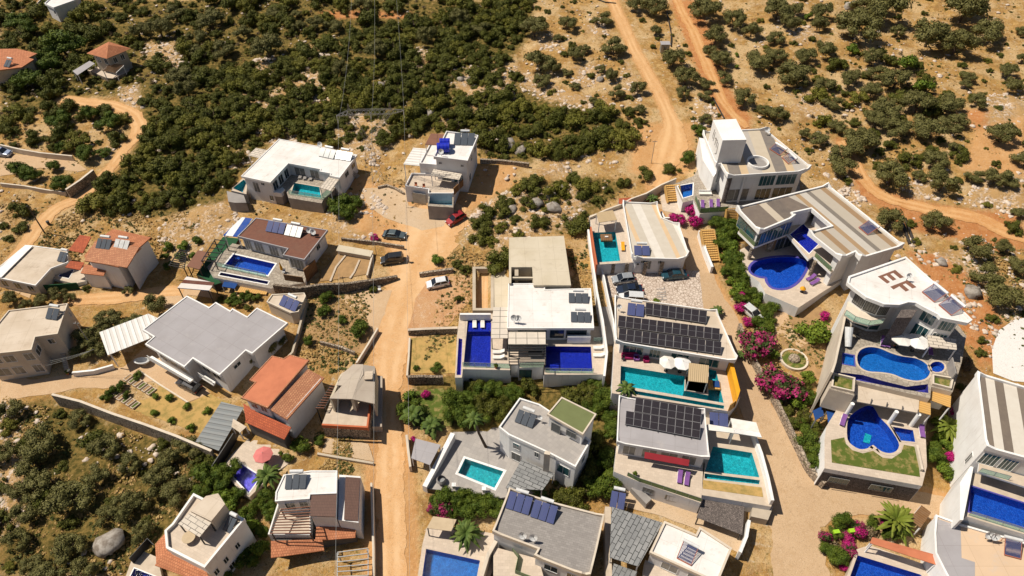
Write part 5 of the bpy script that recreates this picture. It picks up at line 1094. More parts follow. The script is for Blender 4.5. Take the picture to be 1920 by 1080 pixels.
for dx in (-.9, .9): MB().bar((c.x + dx, c.y, pz), (c.x + dx, c.y, pz + .68), .5, .1).build('leg', MAT['dark'], t)
# bare concrete block behind
h = House('concrete_shell', 'bare beige concrete block with a dark light well, behind the central white villa', (1072, 566), 'house')
h.body([(954, 445), (1057.5, 442), (1071, 535), (1000, 535), (997.5, 501), (959, 501), (959, 531), (954, 531)], 4.4, 'concrete', 'concrete', eave=.1, par=0, th=.3)
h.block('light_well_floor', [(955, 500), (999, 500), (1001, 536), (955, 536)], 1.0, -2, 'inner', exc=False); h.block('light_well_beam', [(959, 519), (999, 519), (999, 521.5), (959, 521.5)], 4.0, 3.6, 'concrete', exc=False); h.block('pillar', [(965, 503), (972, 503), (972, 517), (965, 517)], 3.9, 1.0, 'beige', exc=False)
t = thing('concrete_pool_shell', 'unfinished beige concrete pool shell with sandy bottom, left of the bare concrete block', 'pool', tuple(G(905, 560))); z = t.location.z + 1.1
w = ccw(pxw([(886, 500), (926, 500), (926, 582), (886, 582)], z)); EXC.append(w); MB().ring(w, .55, z - 3, z).build('wall', MAT['beige'], t); MB().prism(offset(w, .5), z - 2.6, z - 1.7).build('floor', MAT['dirt'], t); SINK.append((w, z - 2))
w = pxw([(926, 493), (955, 493), (955, 577), (927, 577)], z); EXC.append(w); props(MB().prism(w, z - 3, z - .06).build('concrete_slab', MAT['concrete']), 'stained grey concrete slab between the pool shell and the bare concrete block', 'slab')
wall_line('very long white boundary wall right of the central white villa', [(1103, 430), (1110, 480), (1119, 545), (1130, 600), (1138, 660), (1133, 705)], 1.6, 'white', .35, hs=[1.2, 1.5, 2.2, 3.2, 3.6, 3.6])
wall_line('low stone wall in front of the white hatchback', [(786, 512), (805, 509), (850, 503)], .9, 'stonelt', .5); wall_line('stone wall at the top of the dry square lawn by the dirt road', [(765, 618), (800, 616), (858, 614)], 1.3, 'stone', .5, cap='deck')
wall_line('dark rough stone wall at the bottom of the dry square lawn', [(764, 706), (790, 705), (830, 706)], 1.8, 'stone', .5); wall_line('narrow pale wall between the dirt road and the dry square lawn', [(768, 633), (766, 670), (763, 704)], .5, 'cream', .3)
# --- villa with travertine roof and turquoise pool, above the four cars
h = House('villa', 'villa with white and peach striped roof, above the patchwork car yard', (1240, 510), 'villa')
MAT['peach'] = m_stripes('weathered_striped_roof', [(S(196, 186, 172), 2), (S(206, 176, 140), .8), (S(190, 180, 166), 1.4), (S(212, 204, 194), 1.6)], 5.8, 0, dirt=.3)
pw_ = pxw([(1111, 436), (1154, 435), (1163, 489), (1121, 492)], h.z0 + 2.3)
h.terrace([(1106, 404), (1166, 384), (1196, 486), (1187, 492), (1120, 496), (1110, 450)], 2.3, 'deckpale', 'whitew', -2.5, [pw_])
h.body([(1167, 380), (1232, 383), (1235, 397), (1241, 410), (1273, 423), (1291, 477), (1282, 488), (1193, 486), (1184, 482)], 3.6, 'peach', 'whitew', eave=.35, par=.3, pmat='white', horn=.45, uv=0.15)
h.wins(6, [(.45, .52), (.8, .9)], .5, 1.2); h.win(6, .66, .78, .6, 2.6)
for k, x in enumerate((1150, 1176, 1212, 1243)): clad(h, 'stone_pier', (x - 3, 494 if k < 2 else 488), (x + 4, 493.6 if k < 2 else 488), h.z0 + (2.3 if k < 2 else 3.6), h.z0 - 1, h.z0 + (2.25 if k < 2 else 3.0), 'stonelt', .08 if k < 2 else -.22)
pool('turquoise pool with a floating wooden deck, left of the striped-roof villa', pw_, h.z0 + 2.3, 'poolteal')
c = P(1137, 446, h.z0 + 2.4); t = thing('pool_float', 'square wooden platform floating in the turquoise pool', 'float', tuple(c)); MB().prism([(c.x - 1.05, c.y - .9), (c.x + 1.05, c.y - .9), (c.x + 1.05, c.y + .9), (c.x - 1.05, c.y + .9)], c.z - .25, c.z + .15, bottom=True).build('platform', MAT['wood'], t); MB().bar((c.x - .3, c.y, c.z + .25), (c.x + .3, c.y, c.z + .25), .3, .2).build('cushion', MAT['cloth'], t)
wall_line('terracotta-red screen wall left of the pool with the floating platform', [(1108, 425), (1113, 460), (1119, 496)], 1, 'red', .25, z=h.z0 + 3.3); wall_line('cream boundary wall climbing behind the straw pergola', [(1105, 407), (1136, 393), (1166, 382), (1184, 372), (1212, 362), (1240, 346), (1268, 334)], 1.8, 'cream', .3)
pergola('straw-coloured reed pergola at the head of the pool with the floating platform', [(1118, 399), (1149, 394), (1157, 412), (1123, 417)], h.z0 + 4.9, h.z0 + 2.3, 'woodlt', slats=0); pergola('small orange tiled roof behind the striped-roof villa', [(1160, 372), (1183, 370), (1184, 383), (1160, 382)], h.z0 + 3.2, h.z0, 'clayred', name='shed_roof', cat='shed')
lounger('orange and purple lounger beside the pool with the floating platform', (1168, 472), (1167, 460), h.z0 + 2.3, 'yellow'); heater('two dark blue collectors at the front edge of the striped roof', (1189, 478), (1219, 479), h.zr, 2, 'collblue', L=1.9, tilt=20)
wall_line('white wall between the car yard and the planted strip', [(1128, 505), (1133, 520), (1139, 550), (1150, 600), (1155, 640)], 1.5, 'white', .25)
wall_line('white curb wall between the patchwork car yard and the street', [(1240, 396), (1246, 408), (1262, 408)], 1.0, 'white', .3)
# --- box-topped villa at the upper right
h = House('villa', 'tall villa with a white box and a round ring on its roof', (1330, 424), 'villa')
T = 2.6; pz = h.z0 + T; pw_ = pxw([(1271, 349), (1299, 344), (1298, 366), (1281, 371)], pz)
h.terrace([(1264, 345), (1300, 330), (1320, 300), (1500, 315), (1500, 362), (1368, 396), (1312, 401), (1300, 375), (1280, 380)], T, 'deckgrey', 'white', -3, [pw_])
MAT['patchroof'] = m_stripes('patched_roof', [(S(190, 176, 156), 1.2), (S(120, 112, 106), 1.1), (S(196, 170, 136), .7), (S(176, 168, 160), 1.3)], 8.6, 0, dirt=.35)
h.body([(1317, 249), (1435, 243), (1445, 253), (1520, 315), (1507, 323), (1364, 332), (1351, 309), (1342, 311)], T + 6.6, 'patchroof', 'white', eave=.9, par=.3, pmat='white', horn=.4, uv=-.05)
h.block('roof_box', [(1337, 225), (1380, 223), (1400, 262), (1355, 263)], T + 6.6 + 5.0, T + 6.5, 'white', exc=False)
# emblem on the white side of the box: loops like handwriting
a = P(1337, 225, h.z0 + T + 11.6); b = P(1355, 263, h.z0 + T + 11.6); d = (b - a).normalized(); nn = Vector((d.y, -d.x, 0)); nn = nn if nn.x < 0 else -nn
def onwall(u, v): return a + d * (u * (b - a).length) + Vector((0, 0, -5 * v)) + nn * .03
m = MB()
for pl in ([(.3, .15), (.26, .45), (.3, .55)], [(.38, .2), (.36, .6)], [(.45, .4), (.56, .3), (.55, .6)], [(.58, .35), (.66, .3), (.68, .6)], [(.7, .35), (.78, .35), (.8, .75), (.7, .85)]):
    for p_, q_ in zip(pl[:-1], pl[1:]): m.bar(onwall(*p_), onwall(*q_), .05, .16)
m.build('wall_script', MAT['steel'], h.root)
c = P(1420, 307, h.zr); MB().lathe(c, [(1.75, -.05), (1.75, .55), (2.0, .55), (2.0, -.05)], 28).build('roof_ring', MAT['white'], h.root); MB().lathe(c, [(0.01, .06), (1.74, .06)], 28).build('roof_light', MAT['concgrey'], h.root)
h.wins(4, [(.02, .3), (.33, .55)], .9, 3.2, pane='glassteal', bars=3); h.wins(4, [(.02, .3), (.33, .55)], 3.9, 6.4, pane='glass', bars=2); h.win(4, .66, .96, 3.6, 6.3, pane='curtain', bars=2); h.win(6, .2, .6, 2.0, 4.8, pane='glassteal')
for (x, y), r, mt in (((1356, 379), .45, 'stonegrey'), ((1383, 379), .22, 'white'), ((1441, 366), .5, 'stonelt')): c = P(x, y, pz); MB().tube((c.x, c.y, pz), (c.x, c.y, h.zr - .2), r, n=10).build('column', MAT[mt], h.root)
h.block('left_wing', [(1311, 258), (1332, 262), (1348, 316), (1338, 332), (1318, 300)], T + 3.9, 0, 'white')
pool('small blue pool at the left corner of the box-topped villa', pw_, pz, 'poolsky', coping=.2, cmat='white')
h.rail([(1303, 374), (1312, 399), (1364, 395)], T, 1.0, 'cleargreen')
for i, x in enumerate((1317, 1333, 1346)): lounger(('purple lounger at the left on the balcony terrace of the box-topped villa', 'middle purple lounger on the balcony terrace of the box-topped villa', 'purple lounger at the right on the balcony terrace of the box-topped villa')[i], (x, 392 - i), (x - 1, 376 - i), pz, 'purple')
c = P(1322, 365, pz); t = thing('garden_sofa', 'white cushioned sofa on the terrace of the box-topped villa', 'sofa', tuple(c)); MB().bar((c.x - 1.2, c.y, pz + .25), (c.x + 1.2, c.y, pz + .25), .8, .4).build('seat', MAT['cloth'], t); MB().bar((c.x - 1.2, c.y + .4, pz + .55), (c.x + 1.2, c.y + .4, pz + .55), .15, .5).build('backrest', MAT['white'], t)
evac('tube solar heater with brown panel at the right roof edge of the box-topped villa', (1443, 279), (1462, 291), h.zr, flip=False); evac('tilted pale tube solar heater with white tank on the box-topped villa', (1466, 295), (1478, 307), h.zr, n=12)
dish('white satellite dish at the back corner of the box-topped villa', (1436, 252), h.zr)
def stairs(label, a, b, w, n, za, zb, mat='woodyellow'):
    A = P(*a, za); B = P(*b, zb); d = B - A; s = Vector((-d.y, d.x, 0)).normalized() * w / 2; m = MB()
    for k in range(n):
        c = A + d * ((k + .5) / n); m.bar(c - s, c + s, (Vector((d.x, d.y, 0)).length / n) * .98, .18)
    sd = s.normalized() * (w / 2 + .1); m.bar(A - sd - Vector((0, 0, .3)), B - sd - Vector((0, 0, .3)), .18, 1.0); m.bar(A + sd - Vector((0, 0, .3)), B + sd - Vector((0, 0, .3)), .18, 1.0)
    o = props(m.build('staircase', MAT[mat]), label, 'stairs'); EXC.append([tuple((A - s)[:2]), tuple((A + s)[:2]), tuple((B + s)[:2]), tuple((B - s)[:2])]); return o
stairs('yellowish stone stairs beside the small blue pool of the box-topped villa', (1265, 378), (1260, 346), 2.6, 8, G(1265, 378).z + .3, G(1260, 346).z + 1.6)
stairs('long yellowish stone stairs climbing beside the bougainvillea to the travertine villa', (1337, 490), (1326, 430), 2.2, 14, G(1337, 490).z + .3, G(1326, 430).z + 2.2); stairs('short yellowish stone stairs under the balcony of the box-topped villa', (1371, 414), (1373, 390), 2.0, 8, G(1371, 414).z + .8, G(1373, 390).z + 2.6)
# --- travertine villa with heart pool
h = House('villa', 'wide villa with brown and grey striped stone roof above a round-lobed blue pool', (1470, 592), 'villa')
T = 2.4; pz = h.z0 + T; F1 = T + 3.5; zf = h.z0 + F1
pw_ = pxw([(1407, 503), (1416, 492), (1438, 485), (1465, 482), (1492, 483), (1512, 491), (1508, 508), (1494, 528), (1473, 540), (1450, 539), (1440, 529), (1437, 520), (1424, 518), (1411, 512)], pz, 3)
h.terrace([(1388, 468), (1396, 508), (1424, 529), (1435, 550), (1497, 577), (1546, 545), (1600, 512), (1600, 430), (1470, 425)], T, 'deckpale', 'white', -3.2, [pw_])
up = pxw([(1481, 440), (1517, 475), (1540, 452), (1506, 420)], zf)
out = [(1380, 391), (1551, 348), (1693, 462), (1612.5, 486), (1603, 474), (1576, 486), (1515, 437.5), (1558, 425), (1520.6, 393), (1485, 401), (1490, 408), (1423, 436)]
h.zr = h.z0 + F1 + 3.4; w = ccw(pxw(out, h.zr)); EXC.append(w); h.a = ang(P(1551, 348, h.zr), P(1693, 462, h.zr)) + math.pi / 2
MB().prism(w, h.zr - .35, h.zr, bottom=True).build('roof', MAT['trav'], h.root, uvang=h.a); m = MB(); horned(m, w, .25, h.zr - .42, h.zr + .3, .5, out=.03); m.build('parapet', MAT['white'], h.root)
zt = F1 + 3.1
w = offset(ccw(pxw([(1381, 392), (1478, 367), (1524, 390), (1485, 399), (1490, 406), (1424, 434)], h.zr)), .3); MB().prism(w, h.zr - .05, h.zr + .012).build('slate_area', MAT['slatestripe'], h.root, uvang=h.a)
def wing(pts, z0_, z1_, part='wall', mat='white', eave=.6):
    w = offset(ccw(pxw(pts, h.zr)), eave); MB().prism(w, h.z0 + z0_, h.z0 + z1_).build(part, MAT[mat], h.root, uvang=h.a)
wing([(1380, 391), (1551, 348), (1560, 356), (1524, 396), (1485, 401), (1490, 408), (1423, 436)], F1, zt, 'upper_wall', 'whitew'); wing([(1551, 348), (1693, 462), (1612.5, 486), (1603, 474), (1576, 486), (1560, 473), (1575, 430), (1524, 393)], -3, zt)
h.terrace([(1384, 434), (1414, 463), (1476, 438), (1516, 486), (1525, 480), (1558, 511), (1600, 480), (1545, 385), (1420, 405)], F1, 'deckpale', 'white', F1 - .5, [up], part='upper_terrace', dig=9)
def gl(a, b, z, z0_, z1_, n, pane, bars=1):
    A = P(*a, z); B = P(*b, z); A = Vector(A[:2]); B = Vector(B[:2]); d = (B - A).normalized(); nn = Vector((d.y, -d.x))
    for k in range(n): h.win_at(A + (B - A) * ((k + .04) / n), A + (B - A) * ((k + .96) / n), nn, z1_, z0_, pane, 'steel', 'window', bars)
gl((1428, 436), (1487, 413), h.zr - .3, zf + .1, zf + 2.8, 5, 'glassteal'); gl((1388, 398), (1420, 430), h.zr - .3, zf + .1, zf + 2.8, 2, 'glassteal')
h.rail([(1386, 435), (1414, 462), (1475, 438)], F1, .9, 'cleargreen'); h.rail([(1527, 481), (1557, 509)], F1, .9, 'cleargreen')
for (x, y), r in (((1404, 485), .35), ((1518, 515), .3), ((1440, 470), .5)): c = P(x, y, pz); MB().tube((c.x, c.y, pz), (c.x, c.y, zf - .3), r, n=10).build('column', MAT['stonelt'], h.root)
gl((1450, 470), (1500, 455), pz, pz, pz + 2.6, 3, 'glass')
pool('large round-lobed blue pool in the shade of the striped stone roof', pw_, pz, 'poolblue', coping=.45, cmat='violetrim'); pool('deep blue upper-floor pool between the two roof wings of the striped stone villa', up, zf, 'pooldeep', depth=.9, coping=.15, cmat='white')
lounger('purple lounger on the deck right of the round-lobed pool, upper one', (1512, 527), (1528, 519), pz); lounger('purple lounger on the deck right of the round-lobed pool, lower one', (1519, 535), (1535, 527), pz)
umbrella('folded yellow parasol lying by the round-lobed pool deck', (1507, 538), pz, .5, 'yellow', 1.2, name='parasol'); evac('brown tube solar heater at the right edge of the striped stone roof', (1610, 426), (1627, 440), h.zr, n=20, L=2.2)
wall_line('white wall with stone piers left of the travertine villa steps', [(1312, 432), (1324, 470), (1336, 500)], 1.6, 'white', .4)
# --- villa with the letters EF on its roof
h = House('villa', 'villa with the brown letters EF on its curved white roof, above a peanut-shaped pool', (1640, 924), 'villa')
T = 8.4; L1 = 4.3; pz = h.z0 + T; lz = h.z0 + L1
main = pxw([(1607, 670), (1613, 657), (1628, 651), (1648, 653), (1670, 662), (1690, 668), (1717, 672), (1735, 681), (1744, 694), (1738, 708), (1720, 714), (1695, 710), (1675, 702), (1653, 698), (1627, 696), (1611, 686)], pz, 3)
spa = pxw([(1757 + 14 * math.cos(t_ * math.pi / 7), 688 + 10 * math.sin(t_ * math.pi / 7)) for t_ in range(14)], pz); sp = pxw([(1565, 697), (1618, 703), (1655, 714), (1700, 725), (1740, 720), (1741, 737), (1700, 731), (1563, 704)], pz); rc = pxw([(1581, 663), (1601, 667), (1602, 686), (1580, 682)], pz)
h.terrace([(1588, 590), (1568, 650), (1559, 696), (1555, 729), (1602, 742), (1603, 714), (1744, 747), (1746, 725), (1786, 735), (1803, 680), (1812, 630), (1790, 600), (1690, 560)], T, 'deckgrey', 'cream', L1 - .2, [main, spa, sp, rc], dig=2.2)
h.body([(1590, 520), (1697, 483), (1760, 540), (1822, 602), (1813, 608), (1762, 598), (1757, 592), (1728, 577), (1716, 570), (1702, 569), (1685, 574), (1657, 573), (1623, 560), (1600, 543), (1587, 532)], T + 6.8, 'roofwhite', 'white', eave=1.1, par=.28, pmat='white', pw=.3, bot=L1, horn=0, uv=-.35)
for i_, (e, sp_) in enumerate(((12, [(.05, .95)]), (11, [(.05, .95)]), (10, [(.1, .9)]))):
    h.wins(e, sp_, .6, 3.0, pane='curtain', bars=4, frame='dark'); h.wins(e, sp_, 3.7, 6.3, pane='glassteal', bars=3, frame='dark')
h.wins(6, [(.1, .9)], .6, 3.0, pane='glassteal', bars=2); h.wins(4, [(.1, .9)], .7, 3.0, pane='glassteal', bars=3); h.wins(4, [(.1, .9)], 3.8, 6.4, pane='glassteal', bars=3); h.wins(6, [(.1, .9)], 3.8, 6.3, pane='glassteal', bars=2)
sw = ccw(pxw([(1692, 577), (1722, 577), (1712, 592), (1683, 592)], h.zr)); MB().prism(sw, pz, h.zr - .4).build('stone_wall', MAT['stonegrey'], h.root)
c = [P(x, y, h.z0 + T + 3.4) for x, y in ((1583, 590), (1600, 602), (1628, 610), (1655, 606), (1662, 596), (1640, 585), (1600, 570), (1590, 565))]; MB().slabq(c, .3).build('curved_balcony', MAT['cream'], h.root)
h.rail([(1583, 590), (1600, 602), (1628, 610), (1655, 606)], T + 3.4, 1.0, 'clear'); c = P(1729, 634, pz); MB().tube(c, (c.x, c.y, h.zr - .3), .3, n=12).build('column', MAT['white'], h.root)
# letters, painted flat on the roof: thin raised slabs
zl = h.zr + .012
def letter(name, polys):
    m = MB()
    for q in polys: m.prism(pxw(q, zl), h.zr - .02, zl)
    m.build(name, MAT['rust'], h.root)
Z = lambda pts: [(1540 + x / 6, 470 + y / 6) for x, y in pts]
letter('letter_e', [Z([(635, 290), (830, 215), (930, 298), (885, 312), (810, 250), (775, 262), (845, 322), (805, 338), (735, 278), (697, 292), (775, 352), (740, 370)])])
letter('letter_f', [Z([(775, 405), (970, 330), (1072, 410), (1025, 425), (950, 368), (915, 380), (990, 443), (950, 460), (878, 400), (812, 437)])])
evac('brown tube solar heater on the EF roof, upper one', (1729, 547), (1752, 566), h.zr, n=20, L=2.2); evac('brown tube solar heater on the EF roof, lower one', (1760, 571), (1784, 591), h.zr, n=20, L=2.2); dish('satellite dish beside the painted letter F', (1699, 526), h.zr, .4)
pool('peanut-shaped blue pool on the upper terrace under the EF roof', main, pz, 'poolsky', coping=.28, cmat='deckpale'); pool('small round blue spa right of the peanut-shaped pool', spa, pz, 'poolblue', depth=.8, coping=.25); pool('violet overflow basin along the front of the peanut-shaped pool', sp, pz, 'spill', depth=1.0); pool('shallow blue bubble basin left of the peanut-shaped pool', rc, pz, 'poolsky', depth=.5, coping=.15, cmat='violetrim')
umbrella('cream octagonal parasol on the EF villa terrace, left one', (1693, 631), pz, 1.6, 'cloth', 2.5); umbrella('bright white octagonal parasol on the EF villa terrace, right one', (1723, 637), pz, 1.6, 'white', 2.5)
pergola('grey slab-panel roof at the right of the EF villa terrace', [(1739, 628), (1793, 636), (1794, 656), (1741, 650)], pz + 2.5, pz, 'cpanel'); lounger('purple lounger on the EF villa terrace, left one of the pair', (1654, 652), (1655, 634), pz); lounger('purple lounger on the EF villa terrace, right one of the pair', (1663, 653), (1664, 635), pz); lounger('purple lounger at the right, next to the slab-panel roof', (1744, 668), (1742, 655), pz)
c = P(1583, 640, pz); t = thing('water_slide', 'white water slide tube standing by the left wall of the EF villa terrace', 'slide', tuple(c)); MB().tube((c.x, c.y - 1.3, pz + .3), (c.x + .3, c.y + .9, pz + 2.2), .45, .6, n=12).build('tube', MAT['tank'], t); MB().bar((c.x + .3, c.y + .9, pz), (c.x + .3, c.y + .9, pz + 1.8), .15).build('stand', MAT['steel'], t)
wall_line('cream wall pierced with small openings along the left of the EF villa', [(1590, 565), (1579, 620), (1566, 680), (1560, 698)], 1, 'cream', .3, z=pz + 1.9, bot=-2); wall_line('grey screen wall at the right end of the EF villa terrace', [(1786, 670), (1793, 700)], 1, 'concgrey', .15, z=pz + 1.8, bot=-2)
for q, lab in (([(1562, 703), (1600, 712), (1598, 736), (1559, 727)], 'a'), ([(1748, 706), (1784, 712), (1780, 730), (1748, 722)], 'b')):
    w = offset(ccw(pxw(q, pz)), .12); MB().prism(w, pz - .2, pz + .03).build('planting_bed', MAT['lawn'], h.root); MB().ring(offset(w, -.25), .22, pz - .2, pz + .45).build('planter_edge', MAT['cream'], h.root)
MB().slabq([P(1604, 716, pz - .8), P(1724, 742, pz - .8), P(1722, 774, pz - 1.2), P(1598, 751, pz - 1.2)], .2).build('lower_canopy', MAT['roofcream'], h.root)
pergola('tan boarded canopy right of the lower heart pool roof', [(1746, 726), (1784, 734), (1782, 764), (1745, 750)], pz - .9, lz, 'woodyellow', name='canopy', cat='canopy'); pergola('narrow tan boarded canopy next to the lower heart pool roof', [(1725, 742), (1745, 747), (1745, 778), (1723, 772)], pz - 1.0, lz, 'woodyellow', name='canopy', cat='canopy')
m = MB()
for k in range(5): f = k / 4; m.bar(P(1606 + 116 * f, 741 + 27 * f, pz - .85), P(1602 + 119 * f, 752 + 24 * f, pz - 1.1), .12, .1)
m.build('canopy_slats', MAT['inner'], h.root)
for x, y in ((1586, 778), (1667, 793), (1708, 798)): c = P(x, y, lz); MB().tube(c, (c.x, c.y, pz - 1.3), .28, n=12).build('column', MAT['white'], h.root)
hp = pxw([(1588, 800), (1591, 785), (1602, 773), (1621, 762), (1637, 762), (1648, 781), (1664, 797), (1680, 820), (1686, 835), (1680, 846), (1668, 850), (1654, 847), (1645, 841), (1637, 834), (1630, 839), (1622, 842), (1611, 842), (1598, 835), (1589, 824)], lz, 2)
rp = pxw([(1673, 800), (1712, 807), (1716, 829), (1688, 826)], lz)
h.terrace([(1580, 750), (1549, 800), (1546, 826), (1546, 878), (1729, 911), (1738, 874), (1735, 800), (1745, 770)], L1, 'deckpale', 'white', -2.5, [hp, rp], part='lower_terrace', dig=2.0)
MB().prism(pxw([(1558, 825), (1583, 820), (1586, 832), (1598, 844), (1618, 850), (1637, 845), (1655, 858), (1672, 860), (1690, 848), (1695, 834), (1719, 838), (1725, 894), (1560, 867)], lz + .05), lz - .1, lz + .05).build('lawn', MAT['lawn'], h.root)
pool('heart-shaped blue pool with a small teal emblem, on the lower lawn terrace', hp, lz, 'poolblue', coping=.4, cmat='deckpale'); pool('small rectangular blue pool attached to the heart-shaped pool', rp, lz, 'poolblue', depth=1.0, coping=.25)
wall_line('cream kerb wall at the right of the lower lawn', [(1720, 834), (1730, 880)], .6, 'cream', .3, z=lz + .6, bot=-.6)
lounger('purple lounger left of the heart-shaped pool', (1577, 800), (1583, 780), lz); lounger('purple lounger right of the small rectangular pool', (1729, 822), (1726, 806), lz)
MB().face; mw = ccw(pxw([(1547, 880), (1729, 912), (1729, 911), (1547, 879)], h.z0 + L1)); h.rev = False; h.wallp = mw
gl((1562, 883), (1602, 890), lz, h.z0 + 1.6, h.z0 + 2.8, 1, 'glassteal', 3); gl((1640, 897), (1685, 905), lz, h.z0 + 1.6, h.z0 + 2.8, 1, 'glassteal', 3)
clad(h, 'stone_base', (1547, 878), (1728, 911), lz, h.z0 - 2, lz - .9, 'stonegrey', .03)
# --- right edge house with striped roof
h = House('house', 'white house with grey-striped stone roof and tall blank wall, at the right edge', (1783, 934), 'house')
pz = h.z0 + 4.6; pw_ = pxw([(1821, 912), (1960, 957), (1960, 1002), (1817, 959)], pz)
h.terrace([(1815, 850), (1960, 900), (1960, 1014), (1812, 968)], 4.6, 'deck', 'white', -3, [pw_])
h.body([(1829, 700), (1960, 739), (1960, 872), (1846, 841)], 10.2, 'stripe_grey', 'white', eave=.12, par=.35, pw=.3, horn=.3); h.wins(2, [(.35, .6), (.66, .95)], .8, 3.2, pane='glassteal', bars=3); h.win(2, .35, .6, 4.0, 5.4, pane='glass'); h.win(3, .06, .12, 3.2, 5.4, pane='curtain')
h.terrace([(1836, 868), (1960, 905), (1960, 925), (1834, 884)], 7.0, 'deck', 'white', 6.7, part='balcony', dig=9); h.rail([(1835, 885), (1890, 900)], 7.0, .9, 'clear'); h.block('side_wall', [(1800, 905), (1822, 870), (1826, 872), (1806, 975), (1800, 975)], 5.8, -3, 'white')
h.rail([(1816, 966), (1940, 1005)], 4.6, 1.0, 'clear'); pool('long deep blue pool cut by the right edge of the photo', pw_, pz, 'poolblue', coping=.2, cmat='violetrim')
# --- bottom right house
h = House('house', 'house with a curved grey and peach flat roof in the bottom right corner', (1728, 1012), 'house')
h.body([(1753, 966), (1802, 984), (1960, 1030), (2000, 1130), (1800, 1130), (1768, 1070), (1752, 1038), (1750, 1000)], 4.0, 'peachroof', 'white', eave=.1, par=.25, pw=.25, pmat='white'); h.plate('grey_roof_area', [(1756, 972), (1801, 987), (1803, 1046), (1828, 1054), (1828, 1120), (1800, 1120), (1757, 1036)], [4.03] * 7, .04, 'roofgrey', exc=False)
dish('satellite dish on the peach roof in the bottom right corner, left one', (1847, 1010), h.zr); dish('satellite dish on the peach roof in the bottom right corner, right one', (1858, 1013), h.zr); evac('dark tube solar heater on the peach roof in the bottom right corner', (1883, 1040), (1914, 1048), h.zr, n=16, L=2.2)
g = G(1690, 1060); pz = g.z + 1.0; pw_ = pxw([(1608, 1041), (1725, 1077), (1780, 1120), (1580, 1120)], pz); t = thing('pool_terrace', 'stone terrace around the blue pool at the bottom edge beside the orange wall', 'terrace', tuple(g)); w = pxw([(1606, 1030), (1630, 1022), (1756, 1066), (1800, 1130), (1570, 1130)], pz); MB().holed(w, [pw_], pz - 3, pz).build('paving', MAT['deckpale'], t); EXC.append(w); SINK.append((w, pz - 1.9)); pool('blue pool at the bottom edge below the orange wall', pw_, pz, 'poolblue')
pergola('long orange tiled lean-to roof behind the bottom edge pool', [(1636, 1007), (1754, 1040), (1758, 1060), (1631, 1018)], pz + 2.6, pz, 'orange', name='lean_to_roof', cat='canopy', zs=[pz + 2.9, pz + 2.9, pz + 2.5, pz + 2.5])
pergola('dark brown slatted gate roof beside the white wall in the bottom right corner', [(1728, 947), (1746, 961), (1726, 990), (1706, 973)], G(1725, 970).z + 2.2, G(1725, 970).z, 'wood', slats=0, name='gate_roof', cat='canopy')
for i, (x, y) in enumerate(((1567, 1000), (1596, 998))): c = G(x, y, .9); props(MB().bar((c.x - .4, c.y, c.z), (c.x + .4, c.y + .1, c.z), .5, 1.0).build('lime_panel', carpaint('lime_paint_%d' % i, (.35, .62, .03, 1), 0)), ('larger lime green panel in the bougainvillea garden', 'smaller lime green panel in the bougainvillea garden')[i], 'panel')
c = [P(x, y, lz - 1.3) for x, y in ((1622, 812), (1634, 817), (1630, 832), (1618, 829))]; t = thing('pool_emblem', 'small teal emblem on the floor of the heart-shaped pool', 'mosaic', tuple(c[0])); MB().slabq([v + Vector((0, 0, .05)) for v in c], .05).build('mosaic', MAT['poolteal'], t)
# --- solar villa 1
h = House('villa', 'villa with three rows of black solar panels, above a long turquoise pool', (1384, 772), 'villa')
T = 2.9; pz = h.z0 + T
pw_ = pxw([(1164, 686), (1284, 705.5), (1283, 733), (1328, 741), (1329, 692), (1343, 695), (1357, 755.5), (1163, 722.5)], pz); sp = pxw([(1160, 727.5), (1358, 760.5), (1357, 767), (1153, 733)], pz)
h.terrace([(1152, 640), (1370, 668), (1388, 744), (1366, 771), (1147, 737)], T, 'deckpale', 'white', -3, [pw_, sp])
h.body([(1152, 557), (1343, 584), (1382, 672), (1378, 679), (1154, 642)], T + 3.4, 'roofcream', 'whitew', eave=.9, par=.25, pmat='white', horn=.35); h.wins(3, [(.08, .26), (.36, .52), (.62, .72), (.78, .97)], .8, 3.0, pane='glassteal', bars=2)
pool('long turquoise pool in front of the three-row solar villa', pw_, pz, 'poolteal', coping=0); pool('turquoise overflow channel along the front of the long turquoise pool', sp, pz, 'poolteal', depth=.8)
pvarray('back row of eight black solar panels on the three-row roof', (1211, 567), (1326, 583), (1324, 606), (1210, 589), 8, h.zr); pvarray('middle row of thirteen black solar panels on the three-row roof', (1160, 591), (1350, 616), (1349, 638), (1158, 612), 13, h.zr); pvarray('front row of thirteen black solar panels on the three-row roof', (1161, 615), (1353, 641), (1352, 664), (1159, 637), 13, h.zr)
heater('two violet-blue collectors left of the back solar panel row', (1175, 590), (1207, 594), h.zr, 2, 'collblue', L=2.1, tilt=22); dish('satellite dish at the left back corner of the three-row roof', (1160, 583), h.zr, .4)
umbrella('white octagonal parasol by the long turquoise pool, left one', (1253, 676), pz, 1.35, 'cloth', 2.5); umbrella('white octagonal parasol by the long turquoise pool, right one', (1280, 678), pz, 1.4, 'white', 2.55)
pergola('whitewashed board pergola standing over the long turquoise pool', [(1292, 680), (1329, 685), (1327, 718), (1290, 714)], pz + 2.6, pz, 'woodlt'); h.block('pool_island', [(1286, 706), (1326, 712), (1325, 737), (1285, 731)], T, T - 1.3, 'deck', exc=False)
c = P(1338, 722, pz); t = thing('day_bed', 'boarded day bed with a blue cushion at the right end of the turquoise pool', 'bed', tuple(c)); MB().bar((c.x - .9, c.y, pz + .1), (c.x + .9, c.y - .2, pz + .1), 1.6, .3).build('frame', MAT['woodyellow'], t); MB().bar((c.x - .1, c.y, pz + .3), (c.x + .8, c.y - .1, pz + .3), 1.2, .15).build('cushion', MAT['navy'], t)
